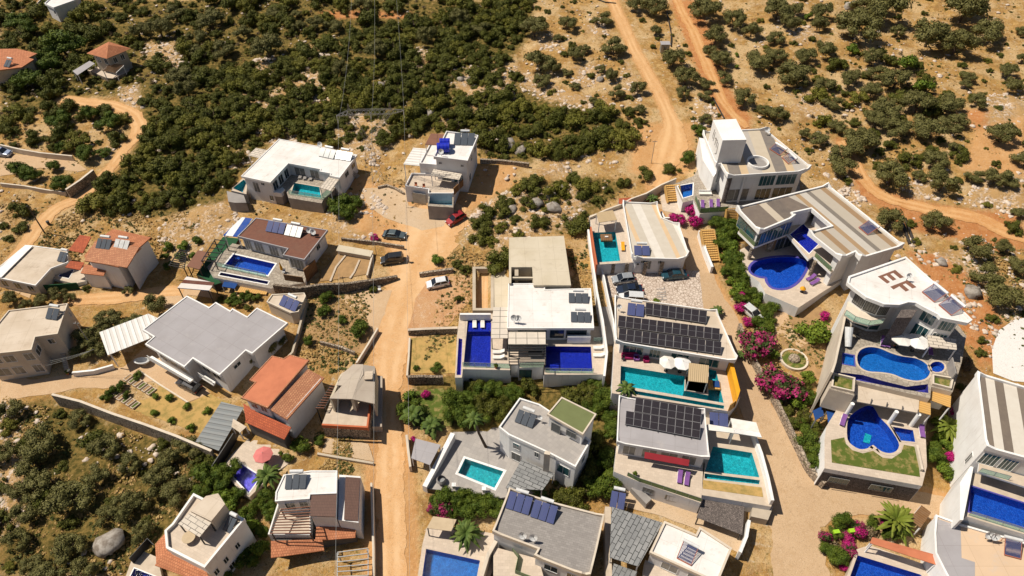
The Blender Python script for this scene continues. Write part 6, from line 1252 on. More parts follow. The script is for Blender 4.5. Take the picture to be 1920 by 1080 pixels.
h.block('yellow_wall', [(1367, 676), (1374, 677), (1388, 732), (1383, 748)], T + 2.2, T, 'yellow', exc=False); h.block('yellow_fence', [(1369, 758), (1384, 746), (1384, 748), (1369, 760)], T + 1.5, T - .5, 'woodyellow', exc=False)
def seat(label, px, z, mat, w=.8, group='armchairs on the pool terraces'):
    c = P(*px, z); t = thing('armchair', label, 'armchair', tuple(c), group); MB().bar((c.x - w / 2, c.y, z + .22), (c.x + w / 2, c.y, z + .22), .8, .4).build('seat', MAT[mat], t); MB().bar((c.x - w / 2, c.y + .38, z + .5), (c.x + w / 2, c.y + .38, z + .5), .15, .7).build('backrest', MAT[mat], t)
    for s_ in (-1, 1): MB().bar((c.x + s_ * w / 2, c.y - .35, z + .4), (c.x + s_ * w / 2, c.y + .4, z + .4), .14, .4).build('armrest', MAT[mat], t)
seat('wide magenta sofa under the eave of the three-row solar villa', (1180, 671), pz, 'magenta', 2.4); seat('purple armchair near the head of the long turquoise pool', (1193, 674), pz, 'purple'); seat('red armchair with blue cushion near the head of the long turquoise pool', (1211, 677), pz, 'magenta')
wall_line('grey-pink paved ramp wall left of the three-row solar villa', [(1135, 575), (1140, 610), (1146, 645)], .3, 'concgrey', 1.6)
# --- solar villa 2
h = House('villa', 'villa with two rows of black solar panels on grey roof and red awning', (1290, 985), 'villa')
T = 3.4; pz = h.z0 + T
h.terrace([(1156, 836), (1151, 884), (1197, 903), (1314, 943), (1322, 868)], T, 'deckpale', 'whitew', -3, par=0)
pw_ = pxw([(1337, 837), (1410, 849), (1424, 895), (1322, 883)], pz); sp = pxw([(1321, 887.5), (1425, 900.5), (1423, 908), (1321, 897)], pz)
h.terrace([(1323, 772), (1402, 800), (1420, 822), (1450, 935), (1446, 950), (1316, 928)], T, 'deck', 'white', -3, [pw_, sp], part='pool_terrace')
h.body([(1160, 744), (1321, 769), (1330, 860), (1156, 831)], T + 3.4, 'roofgrey', 'whitew', eave=.5, par=.18, pmat='white', horn=.3); h.wins(2, [(.08, .25), (.3, .5), (.55, .72), (.8, .95)], .7, 3.0, pane='curtain', bars=1)
pvarray('back row of eight black solar panels on the two-row grey roof', (1192, 745), (1316, 767), (1314, 793), (1189, 771), 8, h.zr); pvarray('front row of nine black solar panels on the two-row grey roof', (1174, 770), (1314, 793), (1312, 822), (1172, 795), 9, h.zr)
pool('squarish turquoise pool beside the two-row solar villa', pw_, pz, 'poolteal'); pool('narrow turquoise overflow below the squarish turquoise pool', sp, pz, 'poolteal', depth=.8)
MB().slabq([P(1209, 847, pz + 2.5), P(1293, 862, pz + 2.5), P(1291, 874, pz + 2.0), P(1208, 859, pz + 2.0)], .06).build('awning', MAT['redawn'], h.root)
lounger('purple lounger below the red awning, left one', (1273, 908), (1275, 886), pz); lounger('purple lounger below the red awning, right one', (1286, 912), (1289, 888), pz)
h.rail([(1176, 892), (1198, 903), (1314, 941)], T, .9, 'cleargreen'); w = pxw([(1318, 900), (1428, 914), (1431, 932), (1318, 916)], pz + .03); MB().prism(w, pz - .2, pz + .04).build('planting_bed', MAT['drylawn'], h.root)
gl((1206, 910), (1228, 917), h.z0 + T - .5, h.z0 + 1.4, h.z0 + 2.6, 1, 'curtain', 2); gl((1248, 924), (1280, 934), h.z0 + T - .5, h.z0 + 1.4, h.z0 + 2.6, 1, 'curtain', 3)
heater('two deep blue collectors behind the two-row roof at the street side', (1330, 797), (1366, 801), pz + .8, 2, 'collblue', L=2.0, tilt=18)
pergola('white fabric canopy with open slats at the street side of the squarish pool', [(1327, 795), (1375, 803), (1377, 812), (1326, 806)], pz + 2.8, pz, 'cloth', name='canopy', cat='canopy'); pergola('white louvred pergola roof next to the street above the squarish pool', [(1370, 784), (1418, 792), (1424, 810), (1374, 803)], pz + 2.9, pz, 'cloth', name='canopy', cat='canopy'); pergola('open white slats below the louvred pergola roof', [(1375, 804), (1424, 811), (1428, 820), (1379, 812)], pz + 2.8, pz, 'white', slats=8, posts=False)
wall_line('white boundary wall between the squarish pool and the street', [(1414, 812), (1428, 850), (1440, 895), (1449, 938)], 1, 'white', .4, z=pz + 1.2, bot=-2.5); heater('two deep blue collectors left of the iron stairs', (1142, 950), (1170, 956), h.z0 + 1.2, 2, 'collblue', L=2.2, tilt=25)
pergola('dark net canopy over the service yard left of the grey street wall', [(1322, 924), (1397, 933), (1392, 1003), (1306, 970)], h.z0 + 2.3, h.z0, 'stonegrey', name='net_canopy', cat='canopy', post='dark')
h.block('lower_stairs', [(1183, 915), (1196, 912), (1222, 935), (1212, 945)], 1.2, -1, 'concgrey', exc=False)
h.block('street_block', [(1412, 945), (1450, 950), (1440, 975), (1408, 968)], 2.4, -2, 'beige')
# --- grey tile roof house bottom centre
h = House('house', 'house with grey paved roof and six violet-blue collectors, at the bottom centre', (1010, 1082), 'house')
h.body([(955, 917), (1040, 944), (1133, 968), (1118, 1036), (1107, 1080), (1090, 1079), (1001, 1044), (1008, 1031), (923, 999)], 5.0, 'greytile', 'white', eave=.15, par=.35, pw=.25, pmat='cream', horn=.25); h.wins(6, [(.1, .3), (.5, .8)], 1, 2.4); h.wins(5, [(.1, .3), (.5, .8)], 1, 2.6)
heater('three violet-blue collectors with white tank on the grey paved roof, left set', (947, 952), (991, 966), h.zr, 3, 'collblue', L=2.3, tilt=25); heater('three violet-blue collectors with white tank on the grey paved roof, right set', (993, 968), (1038, 983), h.zr, 3, 'collblue', L=2.3, tilt=25)
dish('white satellite dish in the middle of the grey paved roof, left one', (980, 1010), h.zr); dish('white satellite dish in the middle of the grey paved roof, right one', (1000, 1014), h.zr)
g = G(850, 1030); pz = g.z + .7; pw_ = pxw([(799, 1029), (900, 1051), (886, 1120), (786, 1120)], pz); w = pxw([(800, 990), (830, 985), (925, 1000), (935, 1040), (900, 1130), (776, 1130), (792, 1020)], pz); t = thing('pool_terrace', 'beige terrace around the blue pool at the bottom edge, next to the dirt road', 'terrace', tuple(g)); MB().holed(w, [pw_], pz - 3, pz).build('paving', MAT['deckpale'], t, uvang=-.2); EXC.append(w); SINK.append((w, pz - 1.9)); pool('blue pool cut by the bottom edge, next to the dirt road', pw_, pz, 'poolsky')
pergola('beige cloth gazebo among the bougainvillea by the bottom edge pool', [(812, 968), (856, 974), (846, 996), (800, 990)], pz + 2.4, pz, 'beigecl', name='gazebo', cat='gazebo', post='dark')
g = G(985, 1070); h2z = g.z + 2.4; t = thing('balcony_terrace', 'cream balcony with green glass edge below the grey paved roof', 'terrace', tuple(g)); w = pxw([(925, 1025), (1010, 1048), (1030, 1120), (925, 1120)], h2z); MB().prism(w, g.z - 2, h2z).build('paving', MAT['deckpale'], t); EXC.append(w)
c = [P(x, y, h2z + .5) for x, y in ((961, 1030), (972, 1044), (966, 1072), (1000, 1085))]; m = MB(); [m.bar(a_, b_, .05, 1.0) for a_, b_ in zip(c[:-1], c[1:])]; m.build('balustrade', MAT['cleargreen'], t)
wall_line('cream wall between the bottom edge pool and the grey paved roof house', [(930, 1014), (915, 1040), (897, 1100)], 1, 'cream', .5, z=pz + 2.2, bot=-2.2)
# --- white house with green roof
h = House('house', 'white two-storey house with a green-roofed upper room, beside a turquoise pool', (958, 872), 'house')
MB; h.body([(974, 748), (1012, 760), (1030, 772), (1108, 828), (1079, 878), (1031, 853), (985, 832), (954, 818), (935, 803)], 6.2, 'ltile', 'white', eave=.1, par=.35, pw=.22, pmat='white')
h.block('upper_room', [(1053, 747), (1117, 779), (1093, 816), (1027, 779)], 8.9, 3.0, 'white', eave=.15); w = ccw(pxw([(1053, 745), (1118, 777), (1093, 815), (1026, 777)], h.z0 + 9.1)); MB().prism(w, h.z0 + 8.85, h.z0 + 9.1, bottom=True).build('green_roof', MAT['green'], h.root); MB().ring(w, .18, h.z0 + 8.8, h.z0 + 9.22, out=.03).build('roof_edge', MAT['cream'], h.root)
gl((1034, 786), (1052, 795), h.z0 + 8.9, h.z0 + 6.3, h.z0 + 8.3, 1, 'glass', 0); gl((1062, 800), (1082, 810), h.z0 + 8.9, h.z0 + 7.0, h.z0 + 8.3, 1, 'glass', 1)
h.win(6, .35, .75, 1.2, 2.6); h.win(5, .45, .62, 1.0, 2.3); h.win(6, .3, .85, 3.8, 5.8, pane='glass'); h.win(4, .2, .7, 1.2, 3.2, pane='glassteal'); h.win(3, .3, .5, 1.2, 2.6)
h.block('chimney', [(1022, 845), (1032, 847), (1031, 853), (1020, 851)], 7.4, 0, 'cream', exc=False); h.block('balcony', [(1035, 858), (1082, 882), (1078, 892), (1030, 868)], 3.0, 2.7, 'white', exc=False)
heater('three dark collectors on the white house next to its green-roofed room', (964, 790), (998, 803), h.zr, 3, tilt=28); dish('satellite dish beside the collectors of the green-roofed house', (1012, 790), h.zr, .4)
g = G(880, 880); pz = g.z + .35; pw_ = pxw([(872, 860), (944, 884), (927, 915), (859, 887)], pz); t = thing('courtyard', 'grey paved courtyard around the turquoise pool of the green-roofed house', 'courtyard', tuple(g)); w = pxw([(843, 806), (940, 800), (960, 830), (1040, 880), (1000, 925), (930, 935), (795, 915)], pz); MB().holed(w, [pw_], pz - 2.6, pz).build('paving', MAT['ltile'], t, uvang=-.4); EXC.append(w); SINK.append((w, pz - 1.8)); pool('turquoise rectangular pool with pale rim in the grey paved courtyard', pw_, pz, 'poolteal', coping=.35, cmat='white')
wall_line('thick white wall between the grey courtyard and the dirt road shed', [(849, 812), (824, 860), (796, 912)], 1.6, 'white', .7); wall_line('white wall along the road beside the grey shed', [(762, 815), (766, 850), (769, 875)], 1.4, 'cream', .35)
pergola('slate-coloured panel roof against the front of the green-roofed house', [(978, 861), (1040, 888), (1017, 919), (948, 915)], pz + 2.6, pz, 'slate'); pergola('grey sheet roof shed by the dirt road', [(779, 822), (826, 834), (806, 872), (771, 859)], G(790, 850).z + 2.3, G(790, 850).z, 'roofgrey', name='shed', cat='shed')
c = P(828, 904, pz); t = thing('wicker_chair', 'round grey wicker chair in the corner of the grey paved courtyard', 'chair', tuple(c)); MB().lathe(c, [(.3, 0), (.6, .25), (.75, .6), (.55, 1.0)], 14).build('basket', MAT['concgrey'], t); MB().lathe((c.x, c.y, c.z + .3), [(.01, .15), (.5, .15)], 12).build('cushion', MAT['steel'], t)
for i, (x, y) in enumerate(((852, 919), (908, 926))): c = G(x, y, 0); t = thing('gate_pillar', ('white square pillar on the courtyard fence, left one', 'white square pillar on the courtyard fence, right one')[i], 'pillar', tuple(c), 'white pillars of the courtyard fence'); MB().bar(c, c + Vector((0, 0, 1.5)), .4).build('shaft', MAT['white'], t); MB().bar(c + Vector((0, 0, 1.5)), c + Vector((0, 0, 1.62)), .6).build('cap', MAT['white'], t)
wall_line('dark mesh fence between the grey courtyard and the bougainvillea hedge', [(800, 916), (852, 922), (908, 930), (945, 935)], 1.1, 'dark', .06, name='fence', cat='fence')
# --- slate roof and white roof, bottom centre right
h = House('house', 'house with bright white roof beside the large slate-coloured panels, at the bottom edge', (1250, 1085), 'house')
h.body([(1245, 978), (1304, 1003), (1311, 989), (1372, 1029), (1345, 1095), (1217, 1037)], 4.4, 'roofwhite', 'whitew', eave=.15, par=.25, pw=.28, pmat='cream'); h.wins(4, [(.1, .4), (.55, .8)], .8, 2.6, pane='curtain')
pergola('large slate-coloured panel roof left of the bright white roof', [(1147, 950), (1243, 980), (1197, 1062), (1143, 1045)], h.z0 + 4.1, h.z0, 'slate', name='panel_roof', cat='canopy', uv=1.0); pergola('lower slate-coloured panel roof at the bottom edge', [(1150, 1056), (1195, 1072), (1185, 1100), (1145, 1100)], h.z0 + 2.6, h.z0, 'slate', name='panel_roof', cat='canopy', uv=1.0)
evac('brown tube solar heater in the middle of the bright white roof', (1269, 1046), (1296, 1060), h.zr, n=14, L=2.4); wall_line('pale brick boundary wall left of the large slate-coloured roof', [(1140, 950), (1140, 1000), (1142, 1090)], 1.4, 'deck', .8, hs=[2.4, 2.4, 2.4])
h.terrace([(1210, 1050), (1330, 1080), (1340, 1130), (1200, 1130)], 1.6, 'deckpale', 'white', -2, part='front_terrace'); wall_line('white street wall right of the bright white roof', [(1405, 975), (1400, 1005), (1388, 1035)], 2.0, 'white', .4, hs=[2.2, 2.2, 2.2])
# --- bottom left roof terrace house
h = House('house', 'cream house with a roof terrace, round table and louvred pergola, at the bottom left', (455, 1040), 'house')
h.body([(365, 928), (461, 976), (386, 1068), (314, 1031), (311, 998), (325, 985)], 6.0, 'deckpale', 'white', eave=.08, par=.55, pw=.3, pmat='white'); h.wins(1, [(.3, .4), (.6, .7), (.84, .94)], 2.0, 3.2); h.win(1, .55, .68, 4.2, 5.6)
h.block('stair_head', [(409, 925), (422, 945), (396, 977), (357, 958), (386, 930)], 8.6, 5.9, 'roofcream', exc=False)
pergola('louvred cream pergola roof on the bottom left roof terrace', [(357, 960), (396, 980), (374, 1007), (334, 982)], h.zr + 2.3, h.zr, 'cpanel', post='dark'); heater('two grey collectors with steel tank on the bottom left roof terrace', (416, 993), (432, 1001), h.zr, 2, tilt=30)
c = P(357, 1012, h.zr); t = thing('round_table', 'round beige table on the bottom left roof terrace', 'table', tuple(c)); MB().lathe(c, [(.01, .76), (.85, .76), (.85, .70), (.01, .70)], 24).build('top', MAT['beigecl'], t); MB().tube(c, c + Vector((0, 0, .7)), .08).build('leg', MAT['dark'], t)
h.plate('lower_clay_roof', [(312, 1031), (386, 1070), (400, 1100), (290, 1060)], [4.6, 4.6, 4.0, 4.0], .15, 'clay'); h.plate('lower_clay_roof', [(309, 1000), (314, 1031), (293, 1060), (291, 1020)], [4.6, 4.6, 4.0, 4.0], .15, 'clay')
g = G(270, 1060); t = thing('pool_terrace', 'small dark-screened terrace with a deep blue pool at the bottom left edge', 'terrace', tuple(g)); z = g.z + 1.0; pw_ = pxw([(252, 1066), (292, 1082), (280, 1110), (235, 1100)], z); w = pxw([(262, 1030), (295, 1045), (310, 1110), (225, 1110), (246, 1052)], z); MB().holed(w, [pw_], z - 3, z).build('paving', MAT['deck'], t); EXC.append(w); SINK.append((w, z - 2)); pool('deep blue pool cut by the bottom edge at the left', pw_, z, 'pooldeep', coping=.15, cmat='white')
c = [P(x, y, z + .8) for x, y in ((246, 1052), (280, 1014), (292, 1026))]; m = MB(); [m.bar(a_, b_, .06, 1.6) for a_, b_ in zip(c[:-1], c[1:])]; m.build('screen', MAT['dark'], t)
# --- white and brown roofed house bottom left of the road
h = House('house', 'house with white and brown roof sections and clay eaves, beside the dirt road', (600, 1075), 'house')
h.body([(532, 891), (583, 883), (633, 883), (632, 926), (582, 928), (581, 936), (516, 941), (517, 924)], 7.0, 'roofwhite', 'whitew', eave=.15, par=.15, pmat='white'); h.wins(5, [(.1, .35), (.5, .8)], .8, 2.6)
h.block('upper_wall', [(583, 928), (631, 927), (629, 968), (583, 967)], 6.6, -2, 'whitew'); h.plate('brown_roof', [(582, 927), (632, 926), (629, 969), (582, 967)], [6.95, 6.95, 6.7, 6.7], .15, 'brownsheet'); h.block('side_wing', [(636, 890), (676, 893), (672, 980), (634, 975)], 5.6, -2, 'whitew'); h.plate('side_roof', [(648, 894), (675, 896), (671, 977), (645, 974)], [5.9, 5.7, 5.7, 5.9], .12, 'brownsheet')
h.terrace([(524, 940), (583, 936), (584, 1005), (504, 1004)], 3.4, 'deckpale', 'white', -2, part='balcony', par=.4, dig=1.5); pergola('rusty bar lattice over the balcony of the white and brown roofed house', [(526, 955), (582, 950), (583, 1000), (506, 1000)], h.z0 + 5.9, h.z0 + 3.4, 'rust', slats=9, post='dark', beams='dark')
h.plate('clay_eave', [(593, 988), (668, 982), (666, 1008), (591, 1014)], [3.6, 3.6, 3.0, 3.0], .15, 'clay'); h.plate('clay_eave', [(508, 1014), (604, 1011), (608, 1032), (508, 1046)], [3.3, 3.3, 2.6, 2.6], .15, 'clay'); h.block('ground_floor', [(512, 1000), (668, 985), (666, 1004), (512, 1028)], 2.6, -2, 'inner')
heater('three grey collectors on the white roof section by the dirt road', (533, 917), (573, 916), h.zr, 3, tilt=20); pergola('steel bar pergola over the bottom yard beside the dirt road', [(632, 1036), (690, 1028), (690, 1100), (632, 1100)], h.z0 + 2.8, h.z0, 'steel', slats=7, post='steel', beams='steel')
wall_line('tan wall between the bottom house and the dirt road', [(696, 905), (698, 960), (700, 1030), (700, 1100)], 1.6, 'cream', .3)
wall_line('grey stone planting wall in the vegetable garden by the road', [(600, 640), (640, 650), (665, 660)], .8, 'stonelt', .35); wall_line('thin tan wall along the lower gardens', [(575, 560), (562, 610), (548, 660), (540, 668)], 1.2, 'beige', .35); wall_line('tan wall between the lower gardens and the dirt road', [(708, 615), (690, 645), (668, 680)], 1.0, 'cream', .3)
wall_line('concrete wall across the weedy plot below the unfinished house', [(595, 850), (640, 858), (700, 868)], .5, 'beige', .35); wall_line('curved stone garden wall between the street and the circular flower bed', [(1388, 606), (1402, 645), (1425, 690), (1447, 730), (1470, 775), (1497, 830), (1520, 875), (1548, 905)], 1.5, 'stonelt', .5, smooth=4)
c = G(1488, 675); t = thing('round_flower_bed', 'circular flower bed with pale rim in the garden left of the EF villa', 'flower bed', tuple(c)); MB().lathe(c, [(2.2, -.5), (2.2, .3), (1.9, .3), (1.9, -.5)], 28).build('rim', MAT['cream'], t); MB().lathe((c.x, c.y, c.z), [(.01, .2), (1.9, .18)], 24).build('soil', MAT['lawn'], t); MB().lathe((c.x, c.y, c.z), [(.9, .2), (.85, .6), (.5, .8), (.01, .9)], 12).build('centre_stone', MAT['stonelt'], t)
# dark shed in the olive grove
c = G(1245, 96); t = thing('hut', 'small grey metal hut beside an olive tree on the upper slope', 'hut', tuple(c)); w = [(c.x - 1, c.y - .8), (c.x + 1, c.y - .8), (c.x + 1, c.y + .8), (c.x - 1, c.y + .8)]; MB().prism(w, c.z - .3, c.z + 2.0).build('wall', MAT['steel'], t); MB().prism(offset(w, -.15), c.z + 2.0, c.z + 2.12, bottom=True).build('roof', MAT['roofgrey'], t); MB().prism([(c.x - .4, c.y - .84), (c.x + .3, c.y - .84), (c.x + .3, c.y - .8), (c.x - .4, c.y - .8)], c.z + .7, c.z + 1.5).build('window', MAT['glass'], t); EXC.append(offset(w, -.5))

# the word HILL laid in dark stone across the car yard, read from below upwards
t = thing('yard_lettering', 'word HILL in dark stone letters across the patchwork car yard', 'lettering', tuple(G(1240, 550)))
for nm, st in (('letter_h', [((1233, 562), (1251, 562)), ((1232, 556.5), (1250, 556.5)), ((1241.5, 557), (1242, 561.5))]), ('letter_i', [((1230.5, 552.5), (1249, 552.5))]), ('letter_l', [((1232, 549), (1248.5, 549)), ((1247.3, 548.5), (1246.8, 545))]), ('letter_l', [((1231, 542), (1246.5, 542)), ((1245.5, 541.5), (1245, 538))])):
    m = MB(); [m.bar(G(*a_, .05), G(*b_, .05), .16, .06) for a_, b_ in st]; m.build(nm, MAT['concgrey'], t)
for k, (q, col, lab) in enumerate((([(1524, 770), (1541, 762), (1545, 778), (1529, 788)], 'navy', 'blue folded parasol sheet in the bushes left of the heart-shaped pool, upper one'), ([(1550, 770), (1566, 772), (1562, 800), (1556, 815)], 'navy', 'blue folded parasol sheet in the bushes left of the heart-shaped pool, lower one'))): g = G(*q[0]); pergola(lab, q, g.z + 2.6, g.z, col, name='sunshade', cat='sunshade', post='steel')
# ================================================================ cars, people, masts
car('red car with dark windows parked at an angle on the gravel', 'hatch', carpaint('red_paint', (.30, .012, .015, 1)), (869, 400), (841, 417))
car('slate grey saloon car beside the magenta bougainvillea', 'sedan', carpaint('grey_paint', (.075, .10, .11, 1)), (719, 437), (761, 441))
car('black van with tall back, next to the standing person', 'van', carpaint('black_paint', (.012, .014, .018, 1)), (757, 482), (714, 488))
car('white hatchback parked alone beside the dirt road', 'hatch', carpaint('white_paint', (.75, .75, .76, 1)), (842, 525), (800, 534))
car('silver hatchback at the top left of the patchwork car yard', 'hatch', carpaint('silver_paint', (.42, .44, .46, 1), .5), (1189, 519), (1149, 524))
car('dark navy car just below the silver hatchback', 'sedan', carpaint('navy_paint', (.012, .022, .05, 1)), (1204, 540), (1157, 543))
car('dark teal saloon against the white wall of the striped-roof villa', 'sedan', carpaint('teal_paint', (.01, .06, .09, 1)), (1290, 511), (1239, 516))
car('white car half hidden behind the back edge of the three-row solar roof', 'van', carpaint('offwhite_paint', (.7, .7, .7, 1)), (1203, 559), (1165, 557))
car('black off-road car parked under the edge of the big grey roof', 'suv', carpaint('gloss_black_paint', (.015, .014, .022, 1)), (373, 730), (336, 711))
car('pale car under the bougainvillea beside the street', 'hatch', carpaint('cream_white_paint', (.66, .66, .64, 1)), (1401, 577), (1421, 594))
car('white and blue car cut by the left edge, in the walled parking court', 'suv', carpaint('bluewhite_paint', (.30, .36, .5, 1)), (-12, 284), (17, 287))
def person(label, px, top, legs, rz=0.0):
    c = G(*px); t = thing('person', label, 'person', tuple(c), None, rz)
    J = [(0, 0, .95), (0, 0, 1.2), (0, .02, 1.42), (0, .01, 1.5), (0, -.01, 1.62), (0, -.01, 1.72), (.19, 0, 1.40), (.26, -.02, 1.14), (.24, -.14, .90), (-.19, 0, 1.40), (-.25, .02, 1.14), (-.22, -.06, .88), (.10, 0, .90), (.12, -.02, .50), (.13, .02, .08), (.13, -.14, .05), (-.10, 0, .90), (-.12, .03, .50), (-.12, .08, .08), (-.12, -.08, .05), (.24, -.20, .83), (-.22, -.10, .79)]
    E = [(0, 1), (1, 2), (2, 3), (3, 4), (4, 5), (2, 6), (6, 7), (7, 8), (8, 20), (2, 9), (9, 10), (10, 11), (11, 21), (0, 12), (12, 13), (13, 14), (14, 15), (0, 16), (16, 17), (17, 18), (18, 19)]
    Rr = [.15, .14, .16, .06, .095, .08, .07, .05, .035, .07, .05, .035, .10, .07, .05, .045, .10, .07, .05, .045, .03, .03]
    me = bpy.data.meshes.new('body'); me.from_pydata(J, E, []); me.materials.append(MAT['skin']); o = bpy.data.objects.new('body', me); COL.objects.link(o); o.parent = t
    sk = o.modifiers.new('skin', 'SKIN'); ly = me.skin_vertices[0].data if me.skin_vertices else None
    if ly is None:
        bm = bmesh.new(); bm.from_mesh(me); bm.verts.layers.skin.verify(); bm.to_mesh(me); bm.free(); ly = me.skin_vertices[0].data
    for i, r in enumerate(Rr): ly[i].radius = (r, r)
    ly[0].use_root = True; o.modifiers.new('sub', 'SUBSURF').levels = 1; o.modifiers['sub'].render_levels = 1
    MB().lathe((0, 0, .86), [(.17, 0), (.18, .1), (.2, .4), (.21, .52), (.1, .64)], 12, sy=.75).build('shirt', top, t, smooth=True, local=True)
    m = MB()
    for s_ in (-1, 1): m.tube((s_ * .10, 0, .95), (s_ * .12, 0, .12), .12, .085, n=10)
    m.build('trousers', legs, t, smooth=True, local=True); MB().lathe((0, .01, 1.60), [(.105, 0), (.12, .07), (.09, .15), (.01, .18)], 12).build('hair', MAT['dark'], t, smooth=True, local=True); return t
MAT['skin'] = m_plain('skin', (.45, .26, .17, 1), rough=.6)
person('person in pale blue top standing behind the black van', (766, 492), m_plain('pale_blue_shirt', (.30, .36, .45, 1)), m_plain('grey_trousers', (.25, .25, .27, 1)), 1.2)
# pylon
B = G(703, 338); zt = B.z + 19; t = thing('pylon', 'steel lattice pylon with a wide cross arm, rising out of the scrub between two villas', 'pylon', tuple(B))
def lattice(m, a, b, w0, w1, n, r=.035):
    a = Vector(a); b = Vector(b); d = (b - a).normalized(); u = d.orthogonal().normalized(); v = d.cross(u); prev = None
    for k in range(n + 1):
        f = k / n; c = a + (b - a) * f; w = (w0 + (w1 - w0) * f) / 2; q = [c + u * w + v * w, c - u * w + v * w, c - u * w - v * w, c + u * w - v * w]
        if prev:
            for i in range(4): m.tube(prev[i], q[i], r, n=4, caps=False); m.tube(prev[i], q[(i + 1) % 4], r * .7, n=4, caps=False)
        prev = q
pp = lambda x, y, z: P(x, y, z)
arm_l, arm_r = pp(631, 217, zt), pp(756, 207, zt); s1, s2 = pp(655, 211, zt), pp(732, 209, zt); wst = B + Vector((0, 0, 9.5))
m = MB(); lattice(m, B, wst, 2.6, .9, 6); m.build('tower_body', MAT['steel'], t)
m = MB(); lattice(m, wst, s1, .8, .6, 6, .03); m.build('leg', MAT['steel'], t); m = MB(); lattice(m, wst, s2, .8, .6, 6, .03); m.build('leg', MAT['steel'], t)
m = MB(); lattice(m, arm_l, s1, .15, .9, 3, .03); lattice(m, s1, s2, .9, .9, 9, .03); lattice(m, s2, arm_r, .9, .15, 3, .03); m.build('cross_arm', MAT['steel'], t)
for s_ in (s1, s2): m = MB(); lattice(m, s_, s_ + Vector((0, 0, 1.8)), .5, .08, 2, .025); m.build('earth_peak', MAT['steel'], t)
ins = []
for a_ in (arm_l, (s1 + s2) / 2, arm_r): e = a_ - Vector((0, 0, 1.6)); MB().tube(a_, e, .06, n=6).build('insulator', MAT['tank'], t); ins.append(e)
MAT['wire'] = m_plain('wire', (.30, .30, .29, 1), rough=.5)
def wire(label, a, b, sag=2.0, r=.018, group='overhead power lines'):
    a = Vector(a); b = Vector(b); m = MB(); p = a
    for k in range(1, 17): f = k / 16; q = a + (b - a) * f - Vector((0, 0, 4 * sag * f * (1 - f))); m.tube(p, q, r, n=4, caps=False); p = q
    props(m.build('power_line', MAT['wire']), label, 'power line', group)
nm = ['left', 'middle', 'right']
for i, (e, x) in enumerate(zip(ins, (628, 700, 768))): wire('overhead line running down the photo from the pylon, the %s one' % nm[i], e, P(x, 1100, zt - 8), 1.5)
for i, (e, x) in enumerate(zip(ins, (660, 702, 742))): wire('overhead line running up the photo from the pylon, the %s one' % nm[i], e, P(x, -20, zt + 8), 2)
def pole(label, px, h, r=.11, mat='dark', lean=(0, 0)):
    c = G(*px); t = thing('utility_pole', label, 'pole', tuple(c), 'poles along the tracks'); MB().tube(c, c + Vector((lean[0], lean[1], h)), r, r * .7, n=8).build('shaft', MAT[mat], t); MB().bar(c + Vector((lean[0] - .5, lean[1], h - .3)), c + Vector((lean[0] + .5, lean[1], h - .3)), .08).build('crossbar', MAT[mat], t)
pole('dark wooden pole beside the sandy track at the left', (84, 437), 7.0, .14); pole('thin pole on the sandy patch where the upper track ends', (1221, 306), 5.5, .06, 'steel'); pole('pole with wires between the cream apartment house and the carport', (176, 655), 7.0, .10, 'steel'); pole('thin pole in the planted strip by the parked cars', (706, 478), 5, .06, 'steel'); pole('thin dark pole at the corner of the pale yard near the dirt road', (650, 552), 4.5, .06)
for k in range(3): wire('thin wire from the pole to the cream apartment house, %s' % ('nearest the house roof', 'between the other two', 'nearest the yard')[k], G(176, 655, 6.8 - k * .5), P(74 + k * 5, 680 + k * 3, G(70, 712).z + 3.2), .3, .022)
def pipe(label, pts, r=.16):
    q = [G(*p, .15) for p in pts]; m = MB(); [m.tube(a, b, r, n=8) for a, b in zip(q[:-1], q[1:])]; props(m.build('pipe', MAT['pipe']), label, 'pipe', 'dark pipes on the upper slope')
pipe('dark pipe beside the metal hut on the upper slope', [(1250, 20), (1255, 45), (1259, 65), (1258, 86)]); pipe('dark pipe ending at the box-topped villa', [(1336, 182), (1346, 200), (1358, 222)]); pipe('dark pipe crossing the top of the upper track', [(1118, -2), (1135, 4), (1155, 6)]); 
for i, (a, b) in enumerate((((1690, 412), (1706, 458)), ((1697, 410), (1714, 456)))): pipe(('left dark beam of the pair lying behind the travertine villa', 'right dark beam of the pair lying behind the travertine villa')[i], [a, b], .3)
# ================================================================ plants
NR = np.random.default_rng(21)
def ico():
    t = (1 + 5 ** .5) / 2; v = np.array([(-1, t, 0), (1, t, 0), (-1, -t, 0), (1, -t, 0), (0, -1, t), (0, 1, t), (0, -1, -t), (0, 1, -t), (t, 0, -1), (t, 0, 1), (-t, 0, -1), (-t, 0, 1)], float); v /= np.linalg.norm(v[0])
    f = np.array([(0, 11, 5), (0, 5, 1), (0, 1, 7), (0, 7, 10), (0, 10, 11), (1, 5, 9), (5, 11, 4), (11, 10, 2), (10, 7, 6), (7, 1, 8), (3, 9, 4), (3, 4, 2), (3, 2, 6), (3, 6, 8), (3, 8, 9), (4, 9, 5), (2, 4, 11), (6, 2, 10), (8, 6, 7), (9, 8, 1)]); return v, f
ICO = ico()
def npmesh(name, v, f, mat, smooth=False):
    me = bpy.data.meshes.new(name); v = np.asarray(v, np.float32); f = np.asarray(f, np.int32); k = f.shape[1]
    me.vertices.add(len(v)); me.vertices.foreach_set('co', v.ravel()); me.loops.add(f.size); me.loops.foreach_set('vertex_index', f.ravel())
    me.polygons.add(len(f)); me.polygons.foreach_set('loop_start', np.arange(len(f), dtype=np.int32) * k); me.polygons.foreach_set('loop_total', np.full(len(f), k, np.int32))
    me.update(calc_edges=True); me.materials.append(MAT[mat])
    if smooth: me.polygons.foreach_set('use_smooth', np.ones(len(f), bool))
    return me
